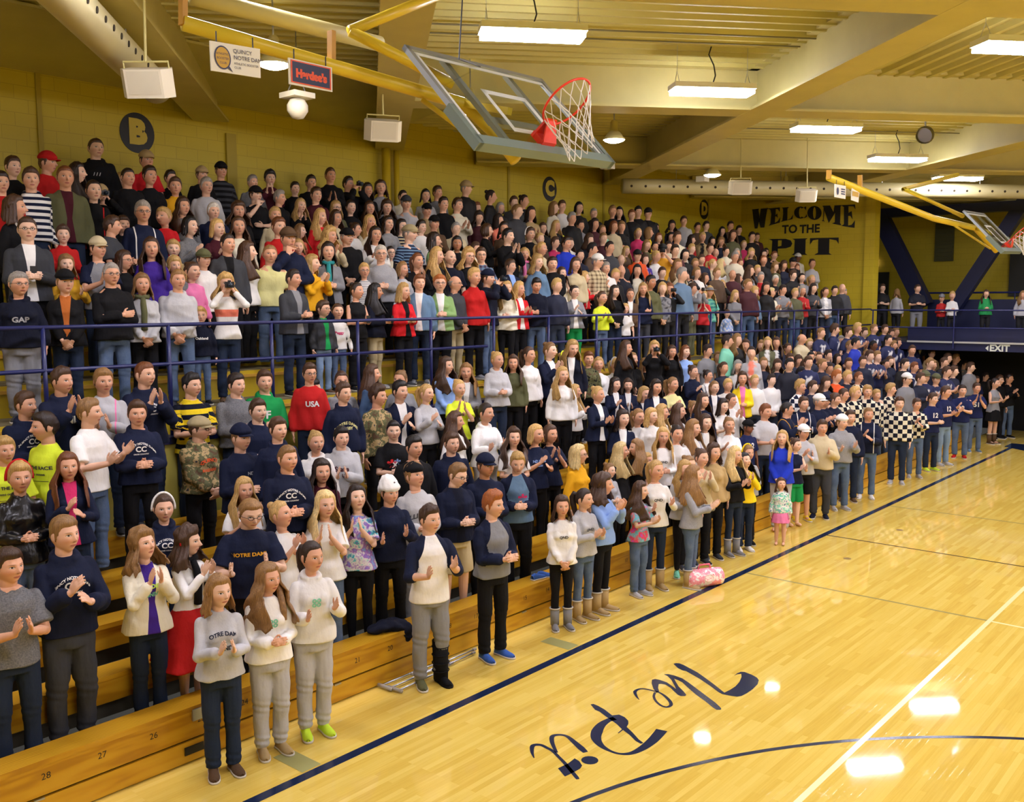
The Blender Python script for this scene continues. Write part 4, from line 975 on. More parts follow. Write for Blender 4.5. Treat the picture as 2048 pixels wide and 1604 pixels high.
def build_body(kd, pose, legs, vox):
    K = KIND[kd]; P = [loft(K['secs'])]
    if kd == 'w': P += [ellipsoid((s*.066, -.082, 1.265), (.05, .045, .052)) for s in (-1, 1)]
    P.append(tubeg([V3(0, .018, 1.40), V3(0, .012, 1.48), V3(0, .004, 1.56)], [K['nk']+.012, K['nk'], K['nk']-.003], 16)); 
    P.append(head_mesh())
    for s in (-1, 1):
        P.append(ellipsoid((s*.0765, .004, 1.632), (.010, .02, .032), 10, 8))
    for (S, E_, W_, sp) in arm_pts(kd, pose):
        a = K['arm']; P += limb([S, S.lerp(E_, .5), E_, E_.lerp(W_, .35), W_], [.050*a, .047*a, .040*a, .040*a, .027*a]); P += hand_parts(W_, sp, {'m': 1.02, 'w': .92, 'c': .95}[kd])
    if legs:
        lx, lk = LEG[kd]
        for s in (-1, 1): P += limb([V3(s*lx, 0, .84), V3(s*lk*.98, -.006, .5), V3(s*lk, .012, .36), V3(s*lk, .018, .09)], [.083, .055, .056, .036]); P.append(ellipsoid((s*lk, -.045, .038), (.038, .11, .036)))
    V, Fc = remesh(P, vox, 2)
    if not legs:      # nothing below the waist is ever seen under the clothes: the figure starts at the waist
        keep = V[:, 2] > 1.0; ar = np.abs(V[:, 0]) > .21; lo = (V[:, 1] < -.135)
        keep |= ar | lo; idx = -np.ones(len(V), int); idx[keep] = np.arange(keep.sum()); Fc = [tuple(idx[list(f)]) for f in Fc if all(keep[i] for i in f)]; V = V[keep]
    # snap the face back onto its fine surface
    H = np.array(HC); D = V-H; r = np.linalg.norm(D, axis=1); m_ = (r < .16) & (V[:, 2] > 1.508) & (np.abs(V[:, 0]) < .088)
    mi = np.where(m_)[0]
    if len(mi):
        # face: match in (x,z), move along y
        DD, _ = sph_dirs(160, 120); SP = head_surface(DD)
        from mathutils.kdtree import KDTree
        fsel = np.where(SP[:, 1] < -.03)[0]; kt = KDTree(len(fsel))
        for q, i in enumerate(fsel): kt.insert((SP[i, 0], 0, SP[i, 2]), q)
        kt.balance()
        for i in mi:
            lx_, ly_, lz_ = V[i]-H
            if ly_ < -.055 and abs(lx_) < .058 and -.10 < lz_ < .075:
                yy = 0; wsum = 0
                for co, q, dist in kt.find_n((lx_, 0, lz_), 3):
                    w_ = 1/(dist+1e-4); yy += SP[fsel[q], 1]*w_; wsum += w_
                ny = yy/wsum
                if abs(ny-ly_) < .02: V[i, 1] = H[1]+ny
    return V, Fc
def fold_noise(V, amp, seed, sl=None):
    r = np.random.default_rng(seed); o = np.zeros(len(V))
    for k in range(7):
        d = r.normal(size=3); d[2] *= .9; d /= np.linalg.norm(d); f = r.uniform(11, 40); w_ = V@r.normal(size=3)*9
        o += np.sin(V@d*f+1.3*np.sin(w_)+r.uniform(0, 6))/(1+k*.3)
    return o*amp/2.0
def vnormals(V, Fc):
    N = np.zeros_like(V); F4 = np.array([f for f in Fc if len(f) == 4]); F3 = np.array([f for f in Fc if len(f) == 3])
    if len(F4):
        n_ = np.cross(V[F4[:, 2]]-V[F4[:, 0]], V[F4[:, 3]]-V[F4[:, 1]])
        for k in range(4): np.add.at(N, F4[:, k], n_)
    if len(F3):
        n_ = np.cross(V[F3[:, 1]]-V[F3[:, 0]], V[F3[:, 2]]-V[F3[:, 0]])
        for k in range(3): np.add.at(N, F3[:, k], n_)
    return N/(np.linalg.norm(N, axis=1)[:, None]+1e-9)
TOPS = {'t': (.016, .018, 'short', .87), 'p': (.018, .018, 'short', .88), 's': (.024, .018, 'long', .89), 'h': (.034, .024, 'long', .90), 'j': (.034, .022, 'long', .87), 'b': (.02, .016, 'three', .84), 'k': (.012, 0, 'none', .86), 'l': (.014, .010, 'long', .88), 'D': (.016, .018, 'short', .70)}
def build_top(kd, pose, ty, vox):
    K = KIND[kd]; off, sof, sl, hem = TOPS[ty]; P = []; secs = []
    for z, cy, rx, ry in K['secs']:
        if z < hem-.02: continue
        f = 1 if z < 1.36 else (.7 if z < 1.41 else (.45 if z < 1.45 else .35)); bl = (.010 if (ty in 'shj' and z < 1.15) else 0)+(.010 if z < 1.01 else 0)
        secs.append((z, cy, rx+off*f+bl, ry+off*f+bl))
    h0 = secs[0]
    if h0[0] > hem: secs = [(hem, h0[1], h0[2]-(.006 if ty in 'sh' else -.004), h0[3]-(.006 if ty in 'sh' else -.004))]+secs
    if ty == 'D': secs = [(hem, 0, h0[2]+.06, h0[3]+.06)]+secs[1:]
    zt = secs[-1]; secs[-1] = (zt[0]-.004, zt[1], zt[2], zt[3])
    P.append(loft(secs))
    if kd == 'w': P += [ellipsoid((s*.066, -.082, 1.265), (.05+off*.6, .042+off*.7, .052+off*.6)) for s in (-1, 1)]
    arms = arm_pts(kd, pose); a = K['arm']; AP = []
    for (S, E_, W_, sp) in arms:
        if sl == 'none': P.append(ellipsoid(S.lerp(V3(0, 0, S.z), .2), (.055, .06, .05))); continue
        if sl == 'short': m_ = S.lerp(E_, .80); AP += limb([S, S.lerp(E_, .35)], [.050*a+off*.6, .050*a+sof]); AP += [tubeg([S.lerp(E_, .3), m_], [.052*a+sof, .052*a+sof+.008])]
        else:
            e2 = E_.lerp(W_, .97 if sl == 'long' else .35); AP += limb([S, S.lerp(E_, .5), E_, E_.lerp(e2, .4)], [.050*a+off*.55, .048*a+sof*.9, .045*a+sof, .043*a+sof]); AP += [tubeg([E_.lerp(e2, .35), E_.lerp(e2, .85), e2], [.043*a+sof, .036*a+sof+(.006 if ty in 'sh' else 0), .032*a+(.004 if ty in 'shj' else .002)])]
    P += AP
    nk = K['nk']
    if ty == 'h':
        pts = [V3(math.sin(t)*(nk+.028), .008-math.cos(t)*(nk+.026), 1.452+.05*(1-math.cos(t))/2-.012) for t in [math.radians(x) for x in range(25, 336, 20)]]
        P.append(tubeg(pts, [.022+.012*math.sin(math.pi*i/(len(pts)-1)) for i in range(len(pts))], 10)); P.append(ellipsoid((0, .085, 1.43), (.10, .042, .07)))
    elif ty in 'jp':
        pts = [V3(math.sin(t)*(nk+.014), .012-math.cos(t)*(nk+.016), 1.465+.02*(1-math.cos(t))/2) for t in [math.radians(x) for x in range(20, 341, 20)]]; P.append(tubeg(pts, [.014]*len(pts), 8))
    elif ty in 'tsbDl':
        pts = [V3(math.sin(t)*(nk+.010), .010-math.cos(t)*(nk+.012), 1.455+.018*(1-math.cos(t))/2) for t in [math.radians(x) for x in range(0, 361, 24)]]; P.append(tubeg(pts, [.010]*len(pts), 8))
    V, Fc = remesh(P, vox, 3); N = vnormals(V, Fc); hsh = (ord(ty)*7+ord(pose)*3+ord(kd)) % 1000
    V = V+N*(fold_noise(V, {'t': .0062, 'l': .004, 'k': .004}.get(ty, .0088), hsh))[:, None]
    # sleeve weight
    SLv = np.zeros(len(V))
    for (S, E_, W_, sp) in arms:
        if sl == 'none': break
        for A_, B_, t0 in ((S, E_, .22), (E_, W_, 0)):
            A1, B1 = np.array(A_), np.array(B_); d = B1-A1; t = ((V-A1)@d)/(d@d); q = A1+np.clip(t, 0, 1)[:, None]*d; dist = np.linalg.norm(V-q, axis=1); SLv = np.maximum(SLv, ((dist < .078) & (t > t0)).astype(float))
    return V, Fc, SLv
def build_bottom(kd, ty, vox):
    K = KIND[kd]; lx, lk = LEG[kd]; hip = [s for s in K['secs'] if s[0] < 1.05]; o = {'j': .010, 'e': .004, 'w': .02, 's': .02, 'k': .008, 'r': .01}[ty]
    P = [loft([(z, cy, rx+(o if z < .93 else min(o, .003)), ry+(o if z < .93 else min(o, .003))) for z, cy, rx, ry in hip])]
    if ty in 'kr':
        z0, R_ = (.62, .22) if ty == 'k' else (.46, .40); n = 36; vs = []; zs = np.linspace(1.03, z0, 9); 
        b = hip[-1]; secs = []
        for i, z in enumerate(zs):
            f = (i/8)**.8; secs.append((z, 0, b[2]*(1-f)+R_*f, b[3]*(1-f)+R_*.85*f))
        v, f_ = loft(secs[::-1], 48); v = [V3(p.x*(1+.06*math.sin(math.atan2(p.y, p.x)*9)*(1.03-p.z)/.5), p.y*(1+.06*math.sin(math.atan2(p.y, p.x)*9)*(1.03-p.z)/.5), p.z) for p in v]; P.append((v, f_))
    else:
        for s in (-1, 1):
            top = V3(s*lx, 0, .86)
            if ty == 's': P += limb([top, V3(s*(lx+.008), 0, .7)], [.098, .096]); P += [tubeg([V3(s*(lx+.008), 0, .72), V3(s*(lk+.008), -.004, .50)], [.098, .102], 16)]
            else:
                r = {'j': (.094, .084, .068, .062, .066), 'e': (.088, .074, .055, .056, .038), 'w': (.10, .095, .082, .078, .058)}[ty]
                if kd == 'c': r = tuple(x*.85 for x in r)
                P += limb([top, V3(s*(lx+.006), 0, .68), V3(s*lk*.98, -.008, .49), V3(s*lk, .01, .34)], r[:4]); P += [tubeg([V3(s*lk, .01, .36), V3(s*lk, .014, .16), V3(s*lk, .010, .07 if ty != 'e' else .09)], [r[3], (r[3]+r[4])/2, r[4]], 14)]
    V, Fc = remesh(P, vox, 3); N = vnormals(V, Fc); zz = V[:, 2]; amp = {'j': .006, 'e': .0012, 'w': .009, 's': .006, 'k': .003, 'r': .003}[ty]
    kneef = np.exp(-((zz-.47)/.07)**2)+np.exp(-((zz-.13)/.07)**2)*1.3
    V = V+N*(fold_noise(V, amp, ord(ty))+np.sin(zz*95+V[:, 0]*25)*kneef*amp*.45*(ty in 'jw'))[:, None]
    return V, Fc
# ---- hair and headwear, in head space (origin at HC)
def hair_parts(st, rnd):
    D, fs = sph_dirs(44, 34); P = head_surface(D); x, y, z = P.T; nz = fold_noise(P*3.2, 1.0, rnd)
    hairline = np.where(y < 0, .070-.13*np.clip(np.abs(x)/.075, 0, 1)**3.2*np.clip(1-(-y-.0)/.06, 0, 1)-.004*np.abs(x)/.07, -.055+0*y); hairline = np.where(y >= 0, .02-np.clip(y/.05, 0, 1)*.085, hairline)
    if st in 'lmpubL': hairline = hairline+np.where(y < -.02, .006, 0)
    if st == '0': hairline = np.where(y > .01, -.03, .3)                       # bald crown, fringe behind
    k = 1/(1+np.exp(-(z-hairline)/.0045)); thick = {'s': .017, 'S': .026, 'l': .017, 'L': .020, 'm': .02, 'p': .010, 'u': .010, 'b': .016, '0': .007, 'q': .004, 'c': .008, 'v': .03, 'z': .010, 'x': .001}[st]
    if st == '0': k = k*np.clip((.06-z)/.02, 0, 1)
    top = np.clip(z/.1, 0, 1)
    lock = fold_noise(P*np.array((9., 9., 5.)), 1.0, rnd+20); off = thick*((.34 if st in 'sSz' else .6)+(.95 if st in 'sSz' else .6)*top)+nz*thick*.25+lock*thick*.18
    if st in 'sSz': off = off+np.clip(-y/.08, 0, 1)*np.clip((z-.05)/.05, 0, 1)*.010
    DN = P/np.linalg.norm(P, axis=1)[:, None]; Q = P+DN*((off*k)-(.012*(1-k)))[:, None]
    out = [(Q, fs)]
    def sheet(z_end, spread, wave, a0, seed, top_z=.085, inn=.014):
        n, m_ = 44, 22; r = np.random.default_rng(seed); A = np.linspace(-a0, a0, n); V = []; 
        zend = z_end+.05*np.cos(A*2.1)+r.normal(size=n)*.012
        for j in range(m_):
            t = j/(m_-1)
            for i, a in enumerate(A):
                zz = top_z+(zend[i]-top_z)*t; dz = max(0, -zz-.02)
                rx = .088+min(dz, .12)*spread*.55; ry = .108+min(dz, .10)*spread*.30
                if zz > 0: s_ = math.sqrt(max(0, 1-(zz/.135)**2)); rx *= s_; ry *= s_
                clump = .006*math.sin(i*1.9+seed)*(.4+t)+wave*math.sin(zz*34+i*.55+seed)*min(1, dz*8)
                fx = math.sin(a)*(rx+clump); fy = math.cos(a)*(ry+clump)
                if zz < -.12 and abs(a) > 1.6: fy -= (-.12-zz)*.55*min(1, (abs(a)-1.6)/.4); fx *= 1-.15*min(1, (abs(a)-1.6)/.5)
                if zz < -.14 and abs(a) < 1.5: fy += min(.06, (-.14-zz)*.35)
                V.append((fx, fy+.004, zz))
        V = np.array(V); C = np.array([0, .0, 0]); inner = V.copy(); rr = np.hypot(V[:, 0], V[:, 1])+1e-6; tt = np.repeat(np.linspace(0, 1, m_), n); th = inn*(1-.6*tt)
        inner[:, 0] -= V[:, 0]/rr*th; inner[:, 1] -= V[:, 1]/rr*th; nV = len(V); f = []
        for j in range(m_-1):
            for i in range(n-1): a = j*n+i; f.append((a, a+1, a+n+1, a+n)); f.append((a+nV, a+n+nV, a+n+1+nV, a+1+nV))
            for i in (0, n-1): a = j*n+i; f.append((a, a+n, a+n+nV, a+nV) if i == 0 else (a, a+nV, a+n+nV, a+n))
        for i in range(n-1): a = (m_-1)*n+i; f.append((a, a+1, a+1+nV, a+nV)); f.append((i, i+nV, i+1+nV, i+1))
        return V+0, f, inner
    def addsheet(*a, **k):
        V, f, inner = sheet(*a, **k); out.append((np.vstack([V, inner]), f))
    if st == 'l': addsheet(-.30, .9, .004, 2.15, rnd)
    if st == 'L': addsheet(-.32, 1.1, .015, 2.2, rnd, inn=.02)
    if st == 'v': addsheet(-.15, 1.2, .014, 2.1, rnd, inn=.02)
    if st == 'm': addsheet(-.115, .5, .002, 2.05, rnd)
    if st == 'b': addsheet(-.06, .35, .003, 2.0, rnd)
    def tail(p, seed=0, r0=.024):
        mb = MB(); pts = [Vector(q) for q in p]; n = len(pts); mb.tube(pts, [r0*(.5+1.0*math.sin(math.pi*(i+.7)/(n+.6))) for i in range(n)], 12); out.append((np.array([tuple(v) for v in mb.v]), mb.f))
    if st == 'p': tail([(0, .085, .05), (0, .125, .055), (.0, .148, .01), (.0, .14, -.06), (.005, .125, -.13), (.01, .11, -.2)])
    if st == 'u': v, f = ellipsoid((0, .075, .095), (.036, .036, .034), 16, 12); v = np.array([tuple(q) for q in v]); out.append((v, f))
    if st == 'x': tail([(.07, .0, -.03), (.085, -.02, -.10), (.075, -.06, -.17), (.06, -.10, -.25), (.055, -.115, -.32)], r0=.018)
    VV = []; FF = []; o = 0
    for v, f in out: VV.append(np.asarray([tuple(q) for q in v])); FF += [tuple(int(i)+o for i in ff) for ff in f]; o += len(v)
    return np.vstack(VV), FF
def hat_parts(st):
    D, fs = sph_dirs(40, 30); P = head_surface(D); x, y, z = P.T; DN = P/np.linalg.norm(P, axis=1)[:, None]; mb = MB()
    if st in 'CB':      # ball cap, brim forward / backward
        k = 1/(1+np.exp(-(z-.038)/.003)); Q = P+DN*(.030*k-.02*(1-k))[:, None]; Q[:, 2] += k*.004; mb.add(Q, fs); s = -1 if st == 'C' else 1; n = 14; L = []; 
        for i in range(n+1):
            a = -1.05+2.1*i/n; bx, by = math.sin(a)*.083, s*math.cos(a)*.095; ex, ey = math.sin(a)*.075, s*(math.cos(a)*.095+.068*math.cos(a*1.25)); zz = .045-abs(math.sin(a))**2*.010
            L += [(bx, by, zz+.006), (ex, ey, zz-.006), (bx, by, zz), (ex, ey, zz-.012)]
        f = []
        for i in range(n): a = 4*i; f += [(a, a+1, a+5, a+4), (a+2, a+6, a+7, a+3), (a+1, a+3, a+7, a+5)]
        mb.add(L, f); mb.add(*ellipsoid((0, 0, .141), (.007, .007, .005), 8, 6))
    elif st == 'H':
        k = 1/(1+np.exp(-(z-.024+np.where(y > 0, y*.5, 0))/.003)); Q = P+DN*(.031*k-.02*(1-k))[:, None]; Q[:, 2] += k*np.clip(z/.1, 0, 1)*.035; Q[:, 1] += k*np.clip(z/.1, 0, 1)*.03; Q += DN*(fold_noise(P*5, .005, 3)*k)[:, None]; mb.add(Q, fs)
    elif st == 'F':     # brimmed hat
        k = 1/(1+np.exp(-(z-.045)/.003)); Q = P+DN*(.018*k-.02*(1-k))[:, None]; mb.add(Q, fs); mb.lathe((0, 0, .05), [(.07, .004), (.15, -.008), (.15, -.012), (.07, -.002)], 28)
    elif st in 'NK':    # head band, hair bow
        mb.tube([(math.sin(a)*.094, .02, .0+math.cos(a)*.143) for a in [math.radians(x) for x in range(-95, 96, 10)]], .011 if st == 'N' else .008, 8)
    elif st == 'O':     # hood drawn up
        k = 1/(1+np.exp(-(z-.055+np.clip(y+.06, 0, 1)*3)/.004)); Q = P+DN*(.034*k-.02*(1-k))[:, None]; Q[:, 2] += k*.01; mb.add(Q, fs); mb.tube([(math.sin(a)*.088, -.07-.02*abs(math.cos(a/2)), .02+math.cos(a)*.115) for a in [math.radians(x) for x in range(-130, 131, 13)]], .014, 8)
    return np.array([tuple(v) for v in mb.v]), mb.f
# ---- cached meshes
CACHE = {}
DEC = {0: None, 1: .30, 2: .085}
def finish(name, V, Fc, mats, lod, attr=None, smooth=True, fidx=None):
    if DEC[lod] and len(Fc) > 300:
        V0 = V; V, Fc = evalmods(V, Fc, [('DECIMATE', dict(ratio=DEC[lod]))])
        if attr is not None and attr[1] == 'FLOAT':
            from mathutils.kdtree import KDTree
            kt = KDTree(len(V0)); [kt.insert(p, i) for i, p in enumerate(V0)]; kt.balance(); attr = (attr[0], attr[1], np.array([attr[2][kt.find(p)[1]] for p in V]))
    me = bpy.data.meshes.new(name); me.from_pydata(V.tolist() if hasattr(V, 'tolist') else V, [], Fc)
    for m_ in mats: me.materials.append(m_)
    if smooth: me.polygons.foreach_set('use_smooth', [True]*len(me.polygons))
    if attr is not None:
        if attr[1] == 'FLOAT': a = me.attributes.new(attr[0], 'FLOAT', 'POINT'); a.data.foreach_set('value', attr[2])
    me.update(); return me
PIV = np.array((0, .005, 1.50)); HS = {'m': 1.13, 'w': 1.17, 'c': 1.32}
def turn_pts(V, tz, tx, full=False, hs=1.06):
    """turn the head (and what it wears) about the neck; tz yaw to the left, tx nod up"""
    V = np.asarray(V, float); w_ = np.ones(len(V)) if full else np.clip((V[:, 2]-1.455)/.075, 0, 1)*((np.abs(V[:, 0]) < .13) & (np.hypot(V[:, 0], V[:, 1]) < (.17 if not full else 9)))
    w_ = w_*w_*(3-2*w_); R = (V-PIV)*(1+(hs-1)*w_)[:, None]; a = tz*w_; c, s = np.cos(a), np.sin(a); x, y = R[:, 0]*c-R[:, 1]*s, R[:, 0]*s+R[:, 1]*c; b = tx*w_
    # nod about the turned ear axis
    ex, ey = np.cos(a), np.sin(a); f = -x*ey+y*ex; sd = x*ex+y*ey; cb, sb = np.cos(b), np.sin(b); f2, z2 = f*cb+R[:, 2]*sb*1.0, R[:, 2]*cb-f*sb
    out = np.stack([sd*ex-f2*ey, sd*ey+f2*ex, z2], 1)+PIV; out[:, 2] -= .020*w_; return out
VOX = {0: (.0062, .0095), 1: (.0085, .013), 2: (.013, .018)}
def get_body(kd, pose, legs, tz, tx, lod):
    k0 = ('B', kd, pose, legs, lod)
    if k0 not in CACHE: CACHE[k0] = build_body(kd, pose, legs, VOX[lod][0])
    k = k0+(tz, tx)
    if k not in CACHE:
        V, Fc = CACHE[k0]; hp = V-np.array(HC); m_ = (V[:, 2] > 1.50) & (np.abs(V[:, 0]) < .12) & (np.abs(hp[:, 1]) < .14); hp = np.where(m_[:, None], hp, 9.0)
        V2 = turn_pts(V, math.radians(tz), math.radians(tx), hs=HS[kd])
        me = bpy.data.meshes.new('body'); me.from_pydata(V2.tolist(), [], Fc); me.materials.append(M_SKIN); me.polygons.foreach_set('use_smooth', [True]*len(me.polygons))
        a = me.attributes.new('hp', 'FLOAT_VECTOR', 'POINT'); a.data.foreach_set('vector', hp.ravel()); me.update(); CACHE[k] = me
    return CACHE[k]
def get_top(kd, pose, ty, mat, lod):
    k0 = ('T', kd, pose, ty, lod)
    if k0 not in CACHE: CACHE[k0] = build_top(kd, pose, ty, VOX[lod][1])
    k = k0+(mat.name,)
    if k not in CACHE:
        V, Fc, SLv = CACHE[k0]; me = bpy.data.meshes.new('top'); me.from_pydata(V.tolist(), [], Fc); me.materials.append(mat); me.polygons.foreach_set('use_smooth', [True]*len(me.polygons))
        a = me.attributes.new('sleeve', 'FLOAT', 'POINT'); a.data.foreach_set('value', SLv); me.update(); CACHE[k] = me
    return CACHE[k]
def get_bottom(kd, ty, mat, lod):
    k = ('P', kd, ty, mat.name, lod)
    if k not in CACHE:
        V, Fc = build_bottom(kd, ty, VOX[lod][1]*1.1); CACHE[k] = finish('trousers', V, Fc, [mat], 0)
    return CACHE[k]
def get_hair(st, seed, tz, tx, lod, kd='m', hat=False):
    k = ('H', st, seed, tz, tx, lod, hat, kd)
    if k not in CACHE:
        V, Fc = hat_parts(st) if hat else hair_parts(st, seed)
        if lod and len(Fc) > 600 and not hat: V, Fc = evalmods(V, Fc, [('DECIMATE', dict(ratio={1: .5, 2: .2}[lod]))])
        V = turn_pts(V+np.array(HC), math.radians(tz), math.radians(tx), True, HS[kd]); CACHE[k] = finish('hair', V, Fc, [M_CLOTH if hat else M_HAIR], 0)
    return CACHE[k]
def get_shoe(ty, s, lx, lod):
    k = ('S', ty, s, lx)
    if k not in CACHE:
        mb = MB(); cx = s*lx; yaw = s*.14; n = 16; R = Matrix.Rotation(yaw, 3, 'Z'); ring = []
        prof = [(.070, .034, .055), (.055, .042, .075), (.02, .041, .082), (-.02, .040, .075), (-.06, .045, .058), (-.10, .048, .046), (-.14, .045, .04), (-.175, .034, .034), (-.195, .014, .026)]
        vs = []
        for (y, w_, h) in prof:
            for i in range(n):
                a = math.pi*i/(n-1); vs.append(R @ V3(math.cos(a)*w_, y, .014+math.sin(a)**.8*h)+V3(cx, .005, 0))
        m_ = len(prof); f = [(j*n+i, j*n+i+1, (j+1)*n+i+1, (j+1)*n+i) for j in range(m_-1) for i in range(n-1)]; f += [tuple(range(n)), tuple(reversed(range((m_-1)*n, m_*n)))]
        mb.add(vs, f); mb.k = 1; L = []
        for (y, w_, h) in prof: L += [R @ V3(w_+.004, y*1.03, 0)+V3(cx, .005, 0), R @ V3(-w_-.004, y*1.03, 0)+V3(cx, .005, 0), R @ V3(w_+.004, y*1.03, .02)+V3(cx, .005, 0), R @ V3(-w_-.004, y*1.03, .02)+V3(cx, .005, 0)]
        f = []
        for j in range(m_-1): a = 4*j; f += [(a, a+4, a+6, a+2), (a+1, a+3, a+7, a+5), (a+2, a+6, a+7, a+3), (a, a+1, a+5, a+4)]
        f += [(0, 2, 3, 1), (4*m_-4, 4*m_-3, 4*m_-1, 4*m_-2)]; mb.add(L, f)
        if ty == 'boot':
            mb.k = 0; mb.tube([(cx, .012, .05), (cx, .014, .16), (cx, .012, .27)], [.058, .060, .062], 18); mb.k = 1; mb.tube([(cx+.066*math.cos(a), .012+.066*math.sin(a), .272) for a in [2*math.pi*i/16 for i in range(16)]], .010, 6, closed=True)
        if ty == 'ortho':
            mb.k = 0; mb.tube([(cx, .012, .03), (cx, .014, .2), (cx, .012, .42)], [.072, .074, .082], 18); mb.k = 1
            for z in (.12, .2, .28, .36): mb.tube([(cx+.082*math.cos(a), .012+.082*math.sin(a), z) for a in [2*math.pi*i/16 for i in range(16)]], .006, 5, closed=True)
        me = bpy.data.meshes.new('shoe'); me.from_pydata(mb.v, [], mb.f); me.materials.append(M_CLOTH); me.materials.append(M_CLOTH if ty == 'ortho' else M_SOLE); me.polygons.foreach_set('material_index', mb.mi); me.polygons.foreach_set('use_smooth', [True]*len(me.polygons)); me.update(); CACHE[k] = me
    return CACHE[k]
def get_glasses(tz, tx, kd):
    k = ('G', tz, tx, kd)
    if k not in CACHE:
        mb = MB()
        for s in (-1, 1):
            mb.tube([(s*.031+.019*math.cos(a), -.104+abs(math.cos(a)*.0)+.010*(s*(s*.031+.019*math.cos(a)) > .04), .009+.013*math.sin(a)) for a in [2*math.pi*i/14 for i in range(14)]], .0022, 5, closed=True); mb.tube([(s*.05, -.097, .012), (s*.078, -.06, .012), (s*.082, .01, .010)], .002, 5)
        mb.tube([(-.012, -.106, .012), (.012, -.106, .012)], .0022, 5); V = turn_pts(np.array([tuple(v) for v in mb.v])+np.array(HC), math.radians(tz), math.radians(tx), True, HS[kd]); CACHE[k] = finish('glasses', V, mb.f, [M_LENSF], 0)
    return CACHE[k]
def child(name, me, root, col=None, label=None):
    o = bpy.data.objects.new(name, me); COL.objects.link(o); o.parent = root
    if col is not None: o.color = srgb(PAL.get(col, col)) if isinstance(col, str) else col
    if label: o['label'] = label
    return o
